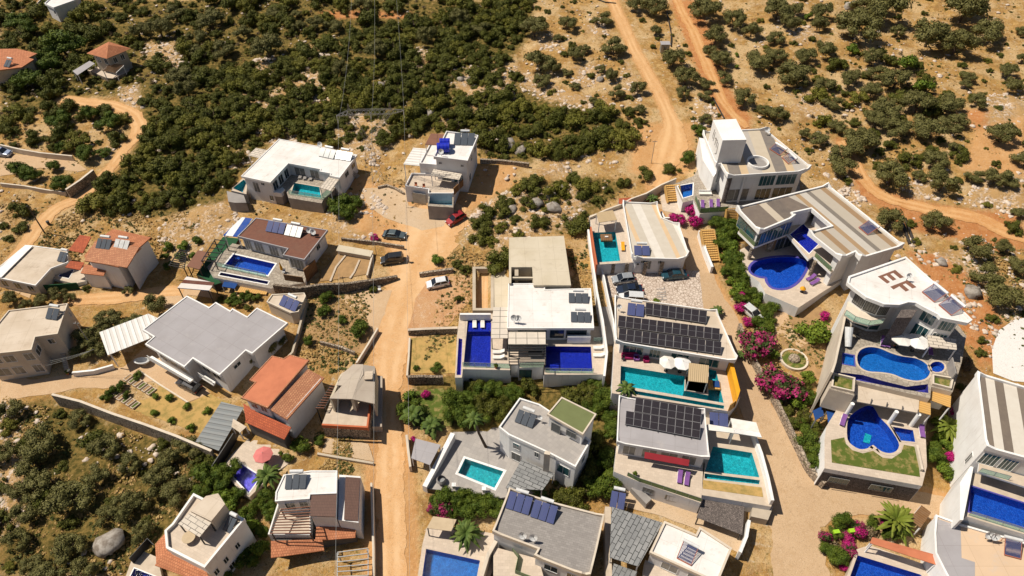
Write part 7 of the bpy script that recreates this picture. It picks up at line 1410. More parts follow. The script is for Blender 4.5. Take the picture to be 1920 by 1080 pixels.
def crown_np(nleaf, ls, lobes, flat=.8, zc=.75, core=.74, spread=.55, seed=0, lr=(.30, .48)):
    r = np.random.default_rng(seed)
    L = []
    for k in range(lobes):
        a = r.uniform(0, 2 * np.pi); d = spread * np.sqrt(r.uniform(0, 1)); L.append((d * np.cos(a), d * np.sin(a), zc + r.uniform(-.28, .34) * flat - d * .25, r.uniform(*lr)))
    L = np.array(L); w = L[:, 3] ** 2; idx = r.choice(lobes, nleaf, p=w / w.sum())
    n = r.normal(size=(nleaf, 3)); n[:, 2] = np.abs(n[:, 2]) * np.where(r.random(nleaf) < .8, 1, -1); n /= np.linalg.norm(n, axis=1)[:, None]
    rad = L[idx, 3] * (.72 + .36 * r.random(nleaf) ** .7); c = L[idx, :3] + n * rad[:, None] * np.array([1, 1, flat])
    nn = n + r.normal(size=(nleaf, 3)) * .55; nn /= np.linalg.norm(nn, axis=1)[:, None]
    t = np.cross(nn, r.normal(size=(nleaf, 3))); t /= np.linalg.norm(t, axis=1)[:, None]; b = np.cross(nn, t); s = (ls * r.uniform(.6, 1.3, nleaf))[:, None]
    q = np.stack([c - t * s * .6, c + b * s * .42, c + t * s * .6, c - b * s * .42], 1).reshape(-1, 3)
    f = np.arange(nleaf * 4).reshape(-1, 4)
    iv, if_ = ICO; vs = [q]; fs = [f]; base = len(q)
    for l in L:     # inner mass of each lobe, built as quads (degenerate triangles avoided by pairing)
        vv = iv * l[3] * core * np.array([1, 1, flat]) * r.uniform(.85, 1.1, (12, 1)) + l[:3]; vs.append(vv)
        fs.append(np.concatenate([if_, if_[:, 2:3]], 1) + base); base += 12
    return np.concatenate(vs), fs
def crown_mesh(name, mat, nleaf, ls, lobes, **k):
    v, fs = crown_np(nleaf, ls, lobes, **k); quads = fs[0]; tris = np.concatenate(fs[1:])[:, :3]
    me = bpy.data.meshes.new(name); me.vertices.add(len(v)); me.vertices.foreach_set('co', v.astype(np.float32).ravel())
    lv = np.concatenate([quads.ravel(), tris.ravel()]).astype(np.int32); me.loops.add(len(lv)); me.loops.foreach_set('vertex_index', lv)
    ls_ = np.concatenate([np.arange(len(quads)) * 4, len(quads) * 4 + np.arange(len(tris)) * 3]).astype(np.int32); lt = np.concatenate([np.full(len(quads), 4), np.full(len(tris), 3)]).astype(np.int32)
    me.polygons.add(len(lt)); me.polygons.foreach_set('loop_start', ls_); me.polygons.foreach_set('loop_total', lt); me.update(calc_edges=True); me.materials.append(MAT[mat]); return me
def trunk_mesh(name, mat, h=.6, r=.07, forks=3, seed=0):
    rr = random.Random(seed); m = MB(); top = Vector((rr.uniform(-.06, .06), rr.uniform(-.06, .06), h * .55)); m.tube((0, 0, -.15), top, r, r * .75, n=7, caps=False)
    for k in range(forks): a = 2 * math.pi * (k + rr.random() * .5) / forks; m.tube(top, top + Vector((math.cos(a) * .32, math.sin(a) * .32, h * .65)), r * .6, r * .25, n=5, caps=False)
    me = bpy.data.meshes.new(name); me.from_pydata(m.v, [], m.f); me.materials.append(MAT[mat]); return me
MAT['bark'] = m_plain('bark', (.13, .09, .06, 1), (.07, .05, .035, 1), 3, .95)
MAT['olive'] = m_leaf('olive_leaves', [(.10, .095, .026, 1), (.20, .175, .058, 1), (.10, .094, .024, 1)])
MAT['maquis'] = m_leaf('scrub_leaves', [(.050, .062, .006, 1), (.125, .125, .012, 1), (.085, .082, .014, 1)])
MAT['maquisb'] = m_leaf('yellow_scrub_leaves', [(.10, .105, .010, 1), (.19, .18, .02, 1), (.14, .12, .02, 1)])
MAT['garden'] = m_leaf('garden_leaves', [(.050, .085, .006, 1), (.14, .17, .014, 1), (.045, .070, .006, 1)])
MAT['lime'] = m_leaf('light_green_leaves', [(.10, .15, .012, 1), (.19, .23, .02, 1), (.06, .10, .01, 1)])
MAT['drybush'] = m_leaf('dry_twigs', [(.16, .11, .06, 1), (.24, .17, .09, 1), (.10, .075, .04, 1)])
MAT['boug'] = m_leaf('bougainvillea_leaves', [(.035, .065, .010, 1), (.07, .10, .02, 1), (.025, .045, .008, 1)], flower=((.26, .006, .07, 1), (.40, .03, .14, 1)), famt=(.46, .54), fscale=.9)
MAT['boug2'] = m_leaf('bougainvillea_full_bloom', [(.035, .065, .010, 1), (.07, .10, .02, 1), (.025, .045, .008, 1)], flower=((.36, .004, .10, 1), (.52, .014, .20, 1)), famt=(.30, .42), fscale=.9)
MAT['palmleaf'] = m_leaf('palm_fronds', [(.07, .11, .02, 1), (.14, .18, .035, 1), (.04, .07, .012, 1)])
MAT['agave'] = m_leaf('yellow_green_fronds', [(.13, .155, .014, 1), (.22, .24, .03, 1), (.08, .11, .012, 1)])
VAR = {}
def variants(kind, n, mat, **k): VAR[kind] = ([crown_mesh('crown', mat, seed=100 * len(VAR) + i, **k) for i in range(n)], [trunk_mesh('trunk', 'bark', seed=i) for i in range(3)])
variants('olive', 8, 'olive', nleaf=3000, ls=.072, lobes=15, zc=.85, spread=.72, lr=(.22, .42))
variants('maquis', 8, 'maquis', nleaf=2200, ls=.085, lobes=15, zc=.45, spread=.78, flat=.9, lr=(.18, .42))
variants('maquisb', 4, 'maquisb', nleaf=1800, ls=.09, lobes=13, zc=.42, spread=.8, flat=.9, lr=(.18, .4))
variants('garden', 6, 'garden', nleaf=3000, ls=.075, lobes=15, zc=.8, spread=.72, lr=(.22, .42))
variants('lime', 3, 'lime', nleaf=900, ls=.14, lobes=7, zc=.7, spread=.5)
variants('drybush', 4, 'drybush', nleaf=500, ls=.15, lobes=6, zc=.4, spread=.6, core=.4)
variants('boug', 4, 'boug', nleaf=1300, ls=.12, lobes=9, zc=.7, spread=.62); variants('boug2', 3, 'boug2', nleaf=1200, ls=.12, lobes=9, zc=.7, spread=.62)
TREES = []     # (x, y, r)
NAMES = dict(olive=('olive_tree', 'olive tree'), maquis=('scrub_bush', 'bush'), maquisb=('scrub_bush', 'bush'), garden=('garden_tree', 'tree'), lime=('bush', 'bush'), drybush=('dry_bush', 'bush'), boug=('bougainvillea', 'flowering bush'), boug2=('bougainvillea', 'flowering bush'))
CNT = {}
def plant(kind, x, y, r, label, group=None, z=None, hs=1.0):
    cm, tm = VAR[kind]; nm, cat = NAMES[kind]; zz = float(hgt(x, y)) - .05 if z is None else z
    t = thing(nm, label, cat, (x, y, zz), group, rz=rnd.uniform(0, 6.28)); hh = r * rnd.uniform(.85, 1.1) * hs; t.scale = (r * rnd.uniform(.85, 1.15), r * rnd.uniform(.85, 1.15), hh)
    c = bpy.data.objects.new('crown', rnd.choice(cm)); COL.objects.link(c); c.parent = t
    if kind in ('olive', 'garden', 'maquis', 'maquisb'): k = bpy.data.objects.new('trunk', rnd.choice(tm)); COL.objects.link(k); k.parent = t
    TREES.append((x, y, r)); CNT[kind] = CNT.get(kind, 0) + 1; return t
def free(X, Y, marg=.6):
    ok = np.ones(len(X), bool)
    for e in EXC:
        a = np.array([p[:2] for p in e]); lo = a.min(0) - marg; hi = a.max(0) + marg; s = ok & (X > lo[0]) & (X < hi[0]) & (Y > lo[1]) & (Y < hi[1])
        if s.any():
            i = np.where(s)[0]; q = [tuple(p[:2]) for p in e]; bad = inside(q, X[i], Y[i]) | (dist_line(q + [q[0]], X[i], Y[i]) < marg); ok[i[bad]] = False
    for w, hw in ROADW:
        i = np.where(ok)[0]
        if len(i): ok[i[dist_line([p[:2] for p in w[::4]] + [w[-1][:2]], X[i], Y[i]) < hw * .85 + marg * .5]] = False
    return ok
YW = [GP(p) for n_, p, m_ in YARDS]
def offyards(X, Y):
    ok = np.ones(len(X), bool)
    for w in YW: ok &= ~inside(w, X, Y)
    return ok
RKW = [GP(q) for q in ROCKY]
def scatter(poly, spacing, seed, marg=.8, keep=1.0, avoid=True):
    w = GP(poly); a = np.array(w); lo, hi = a.min(0), a.max(0); r = np.random.default_rng(seed); n = int((hi[0] - lo[0]) * (hi[1] - lo[1]) / spacing ** 2 * 4)
    X = r.uniform(lo[0], hi[0], n); Y = r.uniform(lo[1], hi[1], n); s = inside(w, X, Y); X, Y = X[s], Y[s]
    s = free(X, Y, marg) & offyards(X, Y); X, Y = X[s], Y[s]; rk = np.zeros(len(X), bool)
    for q in RKW: rk |= inside(q, X, Y)
    s = ~rk | (r.random(len(X)) < .4); X, Y = X[s], Y[s]; out = []; grid = {}
    for x, y in zip(X, Y):
        g = (int(x // spacing), int(y // spacing)); ok = True
        for i in (-1, 0, 1):
            for j in (-1, 0, 1):
                for q in grid.get((g[0] + i, g[1] + j), ()):
                    if (q[0] - x) ** 2 + (q[1] - y) ** 2 < spacing ** 2: ok = False
        if ok and avoid and any((q[0] - x) ** 2 + (q[1] - y) ** 2 < (q[2] * .75 + .5) ** 2 for q in TREES): ok = False
        if ok and r.random() < keep: grid.setdefault(g, []).append((x, y)); out.append((x, y))
    return out
OL_A = [(1003,55,24),(1065,45,18),(1130,38,16),(1230,58,12),(1228,15,22),(1192,12,18),(1322,20,27),(1376,38,22),(1410,57,20),(1152,92,20),(1046,72,9),(1077,105,17),(1095,92,12),(1015,118,24),(1040,130,14),(1016,152,16),(1064,136,10),(1125,130,11),(1145,142,15),(1077,162,10),(1157,175,15),(1197,167,18),(1115,190,11),(1200,207,10),(1262,112,23),(1287,145,24),(1280,175,14),(1342,72,22),(1350,112,22),(1330,95,14),(1420,115,24),(1360,147,14),(1325,160,15),(1322,180,14),(1395,186,19),(1432,208,13),(1324,225,12)]
OL_B = [(1460,20,28),(1490,22,18),(1540,25,20),(1535,45,18),(1480,45,20),(1455,72,16),(1605,52,34),(1547,92,19),(1510,108,20),(1455,105,18),(1485,140,28),(1500,155,15),(1635,107,20),(1655,15,40),(1620,10,20),(1682,60,13),(1745,65,38),(1795,85,32),(1808,18,40),(1855,62,30),(1647,140,18),(1680,152,24),(1547,160,18),(1595,150,18),(1635,170,18),(1560,195,18),(1455,215,18),(1720,197,26),(1662,205,24),(1780,195,24),(1837,190,20),(1815,145,14),(1811,160,10),(1890,135,16),(1900,160,18),(1640,225,22),(1682,240,24),(1735,240,30),(1790,232,24),(1880,253,24),(1570,237,15),(1507,250,14),(1535,260,16),(1615,258,26),(1917,58,12),(1917,112,12),(1607,268,28),(1577,290,20),(1575,312,22),(1672,333,29),(1755,300,22),(1766,345,26),(1723,330,14),(1792,276,14),(1826,333,16),(1869,333,26),(1895,345,14),(1665,415,24),(1755,415,25),(1912,398,14),(1830,470,28),(1885,465,18),(1850,520,25),(1880,560,30),(1910,500,20),(1925,300,20)]
OL_C = [(300,55,26),(330,25,20),(395,40,22),(370,70,18),(260,60,18),(455,60,15),(511,27,15),(556,27,11),(560,50,14),(592,45,15),(625,48,16),(677,12,17),(800,70,22),(860,35,20),(705,95,22),(640,130,18),(350,170,20),(335,145,22),(420,95,22),(500,90,30),(365,95,14),(900,55,18)]
OL_D = [(20,770,26),(75,830,38),(60,875,30),(150,785,20),(200,835,26),(243,868,24),(130,930,40),(232,950,30),(180,890,24),(298,885,28),(330,920,28),(70,915,32),(45,965,26),(35,1010,26),(130,1020,30),(100,1062,30),(200,965,24),(268,1000,24),(272,935,26),(25,920,22),(340,838,28),(365,845,22),(310,860,18),(160,1065,26),(60,1060,24),(5,850,24)]
OL_E = [(290,575,22),(205,600,20),(175,625,24),(230,612,18),(160,655,22),(195,655,18),(255,600,14),(110,552,14),(75,562,16),(48,570,12),(130,560,12),(500,655,22),(520,640,16),(475,675,14),(20,560,16),(240,545,10),(60,115+38,0)][:16]
GR = [(115,80,36),(90,105,24),(55,150,26),(100,120,22),(30,40,20),(60,50,18),(640,385,28),(655,400,20),(665,378,16),(120,275,15),(165,290,20),(60,325,18),(35,320,20),(120,345,18),(100,310,14),(195,285,12),(205,230,20),(110,225,22),(170,215,18),(395,895,30),(430,880,22),(380,920,18),(640,600,10),(675,620,18),(615,560,14),(608,585,12),(580,640,12),(210,735,12),(230,725,12),(255,705,10),(200,748,10),(240,740,9),(565,835,18),(600,825,12),(500,955,16),(520,975,12),(470,985,14),(455,1010,16),(445,1040,22),(425,1065,20),(490,1000,14)]
def group_(g): return g or ''
def explicit(lst, kind, label, group, hs=1.0, zf=.6, mode='px'):
    for q in lst:
        px, py, rp = q; p = G(px, py); s = FPX / ((p.y - CAM.y) * CP - (p.z - CAM.z) * SP); r = rp / s; p = G(px, py, r * zf); plant(kind, p.x, p.y, r * (1.06 if 'grove' in group_(group) else 1.16), label, group, hs=hs)
explicit(OL_A, 'olive', 'grey-green olive tree on the rocky slope around the upper track', 'olive trees around the upper track')
explicit(OL_B, 'olive', 'grey-green olive tree on the upper right hillside behind the villas', 'olive trees on the right hillside')
explicit(OL_C, 'olive', 'olive tree standing in the sandy clearings along the top left', 'olive trees along the top left')
explicit(OL_D, 'olive', 'olive tree in the grove at the bottom left, below the long stone wall', 'olive trees of the bottom left grove')
explicit(OL_E, 'olive', 'olive tree between the cream apartment house and the big grey roof', 'olive trees among the left houses')
explicit(GR, 'garden', 'leafy green garden tree among the left-hand houses', 'leafy trees of the left gardens')
explicit([(1600,95,14),(1705,117,20),(1732,160,20),(1515,30,10),(1382,102,5),(1381,124,6),(1810,140,10),(1650,225,12)], 'lime', 'fresh green bush among the grey olive trees of the right hillside', 'fresh green bushes on the right hillside')
# dense parts of the slope
BUSH = [
 ([(440,130),(700,60),(960,0),(1000,0),(1000,50),(940,110),(975,150),(960,195),(1060,210),(1200,205),(1240,225),(1180,262),(1120,290),(1075,300),(1000,300),(900,300),(880,250),(760,245),(700,290),(600,265),(520,250),(450,310),(430,350),(340,385),(260,400),(160,400),(140,380),(215,340),(245,290),(270,250),(265,190),(300,160)], 2.25, 1.25, 2.7, 'dark green bush in the dense scrub covering the slope above the white villas'),
 ([(250,0),(960,0),(440,130),(300,160),(250,150)], 4.6, 1.5, 3.0, 'dark bush in the looser scrub along the top edge'),
 ([(0,0),(250,0),(250,150),(160,180),(0,180)], 4.2, 1.8, 3.6, 'thick dark green bush around the clay-roofed houses at top left'),
 ([(0,180),(100,190),(230,215),(240,260),(200,290),(0,270)], 3.3, 1.2, 2.4, 'dark bush on the slope left of the sandy track'),
 ([(930,365),(1000,350),(1090,335),(1180,345),(1160,370),(1105,395),(1080,440),(950,445),(900,480),(890,430)], 2.9, 1.3, 2.4, 'dark bush among the pale rocks behind the bare concrete block'),
 ([(1500,120),(1700,100),(1800,200),(1800,300),(1700,330),(1600,320),(1530,260),(1490,200)], 4.2, 1.2, 2.3, 'low dark bush between the olive trees of the right hillside'),
 ([(0,755),(95,755),(380,860),(420,890),(330,960),(230,1040),(210,1080),(0,1080)], 4.2, .8, 1.9, 'bush between the olive trees of the bottom left grove'),
 ([(0,430),(40,400),(60,420),(30,480),(0,500)], 2.8, 1.5, 2.6, 'dark bush at the left edge beside the sandy track'),
]
wild = [(-150,-60),(1000,-60),(1000,0),(-150,0)]
extra = []
for i, (poly, sp_, r0, r1, lab) in enumerate(BUSH):
    for x, y in scatter(poly, sp_, 40 + i): extra.append((x, y, (r0 * .6 + (r1 * 1.12 - r0 * .6) * rnd.random() ** 1.25) * 1.18, lab, proj(x, y, 0)[1]))
for x, y in scatter([(-300,-60),(2200,-60),(2200,-8),(-300,-8)], 5.0, 77, keep=.8): extra.append((x, y, rnd.uniform(1.5, 3), None, -99))
for x, y in scatter([(1000,0),(1920,0),(1960,700),(1860,620),(1700,440),(1530,300),(1440,230),(1250,240),(1000,180)], 3.6, 90, keep=.62): extra.append((x, y, rnd.uniform(.35, 1.35), 'small low shrub on the golden grass of the right hillside', proj(x, y, 0)[1]))
def app(e): p = proj(e[0], e[1], float(hgt(e[0], e[1]))); s = e[2] / (e[1] - CAM.y + 60); return s if (e[3] and -10 < p[0] < 1930 and -10 < p[1] < 1090) else -1
extra.sort(key=app, reverse=True)
rest = []
for k, e in enumerate(extra):
    if k < 290 and app(e) > 0: plant(rnd.choice(('maquis', 'maquis', 'maquis', 'maquisb')), e[0], e[1], e[2], e[3], e[3].replace('dark bush', 'bushes').replace('small low shrub', 'small shrubs'))
    else: rest.append(e)
def merge(name, items, meshes, mat, kindlabel, cat, hs=(.8, 1.1)):
    data = []
    for me in meshes:
        v = np.empty(len(me.vertices) * 3, np.float32); me.vertices.foreach_get('co', v); l = np.empty(len(me.loops), np.int32); me.loops.foreach_get('vertex_index', l); lt = np.empty(len(me.polygons), np.int32); me.polygons.foreach_get('loop_total', lt); data.append((v.reshape(-1, 3), l, lt))
    V, Lp, Lt = [], [], []; base = 0
    for x, y, z, r in items:
        v, l, lt = data[NR.integers(len(data))]; a = NR.uniform(0, 6.28); c, s = np.cos(a), np.sin(a); h = NR.uniform(*hs)
        vv = np.stack([(v[:, 0] * c - v[:, 1] * s) * r + x, (v[:, 0] * s + v[:, 1] * c) * r + y, v[:, 2] * r * h + z], 1); V.append(vv); Lp.append(l + base); Lt.append(lt); base += len(v)
    if not V: return
    V = np.concatenate(V).astype(np.float32); Lp = np.concatenate(Lp).astype(np.int32); Lt = np.concatenate(Lt).astype(np.int32); me = bpy.data.meshes.new(name)
    me.vertices.add(len(V)); me.vertices.foreach_set('co', V.ravel()); me.loops.add(len(Lp)); me.loops.foreach_set('vertex_index', Lp); me.polygons.add(len(Lt)); me.polygons.foreach_set('loop_start', np.concatenate([[0], np.cumsum(Lt)[:-1]]).astype(np.int32)); me.polygons.foreach_set('loop_total', Lt)
    me.update(calc_edges=True); me.materials.append(MAT[mat]); o = bpy.data.objects.new(name, me); COL.objects.link(o); props(o, kindlabel, cat, None, 'stuff'); return o
RS = [(e[0], e[1], float(hgt(e[0], e[1])) - .1, e[2]) for e in rest]
merge('scrub', RS[0::4] + RS[1::4] + RS[2::4], VAR['maquis'][0][:4], 'maquis', 'farther dark green scrub spreading over the upper slope', 'scrub'); merge('scrub', RS[3::4], VAR['maquisb'][0], 'maquisb', 'farther yellow-green scrub bushes spread over the upper slope', 'scrub')
small = []
for k, (poly, sp_, r0, r1, lab) in enumerate(BUSH[:6]): small += [(x, y, float(hgt(x, y)) - .05, float(NR.uniform(.35, 1.0))) for x, y in scatter(poly, 1.55, 300 + k, marg=.4, keep=.8, avoid=False)]
merge('undergrowth', small[0::2], [crown_mesh('tuft', 'maquis', 160, .2, 4, zc=.45, core=.5, seed=700 + k) for k in range(4)], 'maquis', 'low green undergrowth between the bushes of the dense slope', 'undergrowth')
merge('dry_undergrowth', small[1::4], [crown_mesh('tuft', 'drybush', 130, .2, 4, zc=.45, core=.4, seed=720 + k) for k in range(4)], 'drybush', 'low brown twiggy undergrowth between the bushes of the dense slope', 'undergrowth')
# gardens between the villas
def gardenfill(poly, sp_, r0, r1, kinds, label, group, seed, hs=1.0, marg=.5):
    for x, y in scatter(poly, sp_ * .8, seed, marg=marg, avoid=False): plant(rnd.choice(kinds), x, y, rnd.uniform(r0, r1), label, group, hs=hs)
gardenfill([(835,735),(870,712),(1138,712),(1150,760),(1152,905),(1110,950),(1040,945),(1000,925),(1060,900),(1100,880),(1118,800),(1060,730),(990,735),(930,790),(930,800),(850,800),(780,770)], 2.0, 1.5, 2.6, ['garden', 'maquis', 'maquis', 'garden'], 'dense green garden tree between the central white villa and the green-roofed house', 'trees of the central garden', 201, marg=.45)
gardenfill([(745,800),(775,735),(800,760),(835,800),(820,815),(780,820),(748,840)], 2.0, .9, 1.6, ['garden', 'garden', 'lime'], 'leafy bush in the roadside garden below the dry square lawn', 'bushes of the roadside garden', 212, marg=.2)
gardenfill([(395,880),(470,875),(505,930),(520,990),(500,1060),(430,1075),(460,1000),(420,940),(385,915)], 2.2, 1.1, 2.1, ['garden', 'garden', 'lime'], 'leafy tree between the bottom left roof terrace and the railed balcony', 'trees between the bottom left houses', 213, marg=.3)
gardenfill([(1345,420),(1390,425),(1406,475),(1402,520),(1436,548),(1446,575),(1430,640),(1400,600),(1380,560),(1352,500)], 1.5, 1.2, 2.0, ['garden', 'garden', 'lime'], 'green hedge bush below the round-lobed pool of the striped stone villa', 'hedge bushes below the round-lobed pool', 202, marg=.1)
gardenfill([(750,925),(800,920),(950,935),(940,955),(930,980),(870,975),(800,965),(770,985),(748,960)], 1.5, 1.2, 2.1, ['garden', 'boug', 'garden'], 'hedge bush behind the bottom edge pool beside the dirt road', 'hedge bushes above the bottom edge pool', 203, marg=.4)
gardenfill([(1515,970),(1560,985),(1600,960),(1640,975),(1720,1000),(1700,1025),(1620,1000),(1600,1030),(1570,1075),(1535,1060),(1530,1010)], 1.5, 1.0, 1.9, ['garden', 'boug', 'garden', 'drybush'], 'garden bush behind the orange lean-to roof at the bottom right', 'bushes of the bottom right garden', 204, marg=.3)
gardenfill([(1745,790),(1790,770),(1812,790),(1800,850),(1785,905),(1765,900),(1748,860)], 1.5, 1.0, 1.9, ['garden', 'garden', 'lime'], 'green bush between the lower lawn terrace and the tall blank white wall', 'bushes by the tall blank white wall', 205, marg=.2)
gardenfill([(1485,715),(1550,700),(1553,760),(1546,900),(1510,865),(1480,800),(1460,745)], 1.7, 1.1, 2.0, ['garden', 'lime', 'maquis'], 'garden bush between the curved stone wall and the EF villa', 'bushes left of the EF villa', 206, marg=.4)
gardenfill([(1445,610),(1545,580),(1555,680),(1520,705),(1440,670)], 3.4, .6, 1.4, ['garden', 'lime', 'maquis'], 'small bush around the circular flower bed', 'bushes around the circular flower bed', 207, marg=.4)
gardenfill([(392,548),(500,565),(480,580),(440,575),(410,565)], 1.8, .8, 1.4, ['garden', 'maquis'], 'bush in the narrow bed above the big grey roof', 'bushes above the big grey roof', 208, marg=.2); gardenfill([(160,530),(250,545),(245,552),(165,548)], 2.0, .9, 1.7, ['garden', 'maquis'], 'bush under the clay-roofed white house', 'bushes under the clay-roofed white house', 209, marg=.2)
gardenfill([(330,450),(400,455),(380,470),(350,520),(310,500),(310,470)], 2.6, .8, 1.5, ['garden', 'lime'], 'green bush near the black lattice pergola', 'bushes near the black lattice pergola', 210, marg=.3); gardenfill([(1760,620),(1850,640),(1830,720),(1800,770),(1795,700)], 3.0, .8, 1.6, ['maquis', 'drybush'], 'dry dark bush on the bank right of the EF villa', 'bushes right of the EF villa', 211)
for q, kd, lab in [((1527,622,30), 'lime', 'round bright green tree beside the purple bougainvillea of the EF villa'), ((1462,722,38), 'boug', 'spreading bougainvillea bush on the edge of the street, below the circular flower bed'), ((1420,645,34), 'boug', 'bougainvillea bush with red tips beside the street under the parked pale car'), ((1520,830,26), 'garden', 'round clipped dark green tree left of the lower lawn terrace'), ((1530,870,20), 'garden', 'smaller round dark green tree at the corner of the street fork'), ((1568,850,10), 'lime', 'tiny light green shrub by the lawn terrace wall'),
 ((1340,905,16), 'lime', 'light green bush in the bed below the squarish pool'), ((1230,300+265,10), 'lime', 'yellow-green bush at the edge of the patchwork car yard'), ((820,487,12), 'lime', 'light green bush leaning over the low stone wall near the white hatchback'), ((855,495,10), 'maquis', 'dark round bush left of the unfinished pool'), ((873,505,12), 'maquis', 'dark bush against the unfinished pool shell'), ((912,395,18), 'maquis', 'big dark bush on the rocks right of the red car'), ((945,375,18), 'maquis', 'dark bush on the pale rocks above the red car'), ((935,480,28), 'maquis', 'dark spreading bush beside the bare concrete block'), ((905,440,22), 'maquis', 'dark bush on the slope edge right of the gravel'), ((1210,325,17), 'maquis', 'dark bush on the sandy bank below the upper track'), ((1260,314,15), 'maquis', 'round dark bush left of the box-topped villa'), ((1285,297,16), 'garden', 'round green bush against the white wall of the box-topped villa'), ((1310,245,14), 'garden', 'green bush behind the white roof box'), ((860,560,10), 'maquis', 'small bush beside the red gravel patch'), ((818,690,11), 'garden', 'green bush on the dry square lawn'), ((700,540,9), 'maquis', 'dark round bush against the rough stone retaining wall'), ((780,690,6), 'garden', 'tiny bush at the corner of the dry square lawn'), ((1445,855-240,14), 'lime', 'light green shrub in front of the circular bed'), ((770,770,26), 'garden', 'leafy tree at the roadside garden corner'), ((770,745,16), 'lime', 'light green tree next to the magenta bougainvillea by the dirt road'), ((935,960,18), 'drybush', 'brown twiggy bush beside the grey paved roof'), ((1900,985-560,16), 'maquis', 'dark bush on the red track bend at the right edge'), ((290,742,9), 'lime', 'round planted ring of green in the dry garden, nearest the kitchen beds'), ((318,745,9), 'lime', 'round planted ring of green in the dry garden, top middle'), ((350,760,9), 'lime', 'round planted ring of green in the dry garden, near the paved point'), ((388,770,9), 'lime', 'round planted ring of green in the dry garden, right-hand one'), ((290,773,9), 'lime', 'round planted ring of green in the dry garden, lower left one'), ((322,788,9), 'lime', 'round planted ring of green in the dry garden, lower middle one'), ((358,802,9), 'lime', 'round planted ring of green in the dry garden, lowest one'), ((540,855,12), 'garden', 'small tree at the corner of the pink parasol terrace')]:
    explicit([q], kd, lab, None)
for i, (q, lab) in enumerate([((1296,392,15), 'vivid magenta bougainvillea falling beside the small blue pool steps'), ((1272,412,15), 'vivid magenta bougainvillea over the left end of the striped roof wall'), ((1302,415,14), 'vivid magenta bougainvillea at the head of the long stairs'), ((1290,375,9), 'small magenta bougainvillea against the balcony wall of the box-topped villa'), ((1388,555,12), 'magenta bougainvillea beside the street, uppermost of the roadside strip'), ((1393,578,13), 'magenta bougainvillea beside the street, just above the pale car'), ((1402,602,12), 'magenta bougainvillea beside the street, lowest of the roadside strip'), ((1548,594,12), 'purple bougainvillea against the pierced wall of the EF villa'), ((703,447,10), 'magenta bougainvillea at the nose of the slate grey saloon'), ((797,742,11), 'magenta bougainvillea in the roadside garden below the dry square lawn'), ((775,822,6), 'small magenta bougainvillea by the grey sheet shed'), ((1800,782,18), 'purple bougainvillea against the tall blank white wall, upper one'), ((1800,812,14), 'purple bougainvillea against the tall blank white wall, middle one'), ((1780,858,16), 'purple bougainvillea against the tall blank white wall, lower one'), ((1610,998,16), 'magenta bougainvillea behind the bottom edge pool, right one'), ((1590,1015,13), 'magenta bougainvillea behind the bottom edge pool, left one'), ((1580,1065,9), 'magenta bougainvillea at the bottom edge beside the pool wall'), ((842,976,9), 'magenta bougainvillea over the beige cloth gazebo')]): explicit([q], 'boug2', lab, None)
def palm(label, px, r, h, mat='palmleaf', n=22, lean=(0, 0), droop=.9, wdt=.42, name='palm_tree', cat='palm'):
    c = G(*px); t = thing(name, label, cat, tuple(c)); top = c + Vector((lean[0], lean[1], h))
    if h > .8: MB().tube(c - Vector((0, 0, .3)), (c + top) / 2 + Vector((lean[0] * .15, 0, 0)), .24, .19, n=9).tube((c + top) / 2 + Vector((lean[0] * .15, 0, 0)), top, .19, .16, n=9).build('trunk', MAT['bark'], t)
    m = MB(); rr = random.Random(int(px[0]))
    for k in range(n):
        a = 2.4 * k + rr.uniform(-.2, .2); el = .15 + 1.1 * (k / n); d = Vector((math.cos(a), math.sin(a), 0)); s = Vector((-d.y, d.x, 0)); L = r * rr.uniform(.8, 1.1); prev = None
        for j in range(7):
            f = j / 6; p = top + d * (L * f * math.cos(el * .9)) + Vector((0, 0, L * (math.sin(el) * f - droop * f * f * .75))); w = wdt * L * .25 * math.sin(math.pi * (.08 + .9 * f)) + .02
            cur = [p - s * w - Vector((0, 0, w * .5)), p, p + s * w - Vector((0, 0, w * .5))]
            if prev: m.face([prev[0], cur[0], cur[1], prev[1]]); m.face([prev[1], cur[1], cur[2], prev[2]])
            prev = cur
    m.build('fronds', MAT[mat], t); return t
palm('palm tree rising at the left corner of the long turquoise pool', (1168, 760), 1.9, 4.5); palm('tall curved palm standing in the grey paved courtyard', (912, 838), 1.8, 7.0, lean=(-1.6, .4)); palm('bushy palm beside the purple-bottomed pool', (508, 905), 2.6, 2.2, n=34); palm('broad fan palm beside the bottom edge pool by the dirt road', (875, 1012), 2.6, 2.2, n=36); palm('small palm at the back right corner of the three-row solar roof', (1342, 590), 1.5, 1.2); palm('broad yellow-green palm beside the lower lawn terrace', (1768, 812), 2.6, 2.0, 'agave', n=30); palm('huge yellow-green spiky palm in the bottom right garden', (1672, 985), 3.1, 1.6, 'agave', n=42, droop=.6); palm('small palm beside the street right of the three-row solar villa', (1387, 670), 1.1, .9); palm('banana plant in the roadside garden, upper one', (775, 785), 2.4, 1.6, 'palmleaf', n=22, wdt=.9); palm('banana plant in the roadside garden, lower one', (810, 805), 2.2, 1.4, 'palmleaf', n=20, wdt=.9); palm('spiky green palm behind the striped roof beside the cream boundary wall', (1222, 378), 1.7, .9, 'palmleaf', n=26); palm('green agave below the white house with green roof', (1112, 915), 1.7, .6, 'palmleaf', n=24); palm('spiky plant in front of the slate-coloured panel roof', (1012, 930), 1.6, .8, n=20)
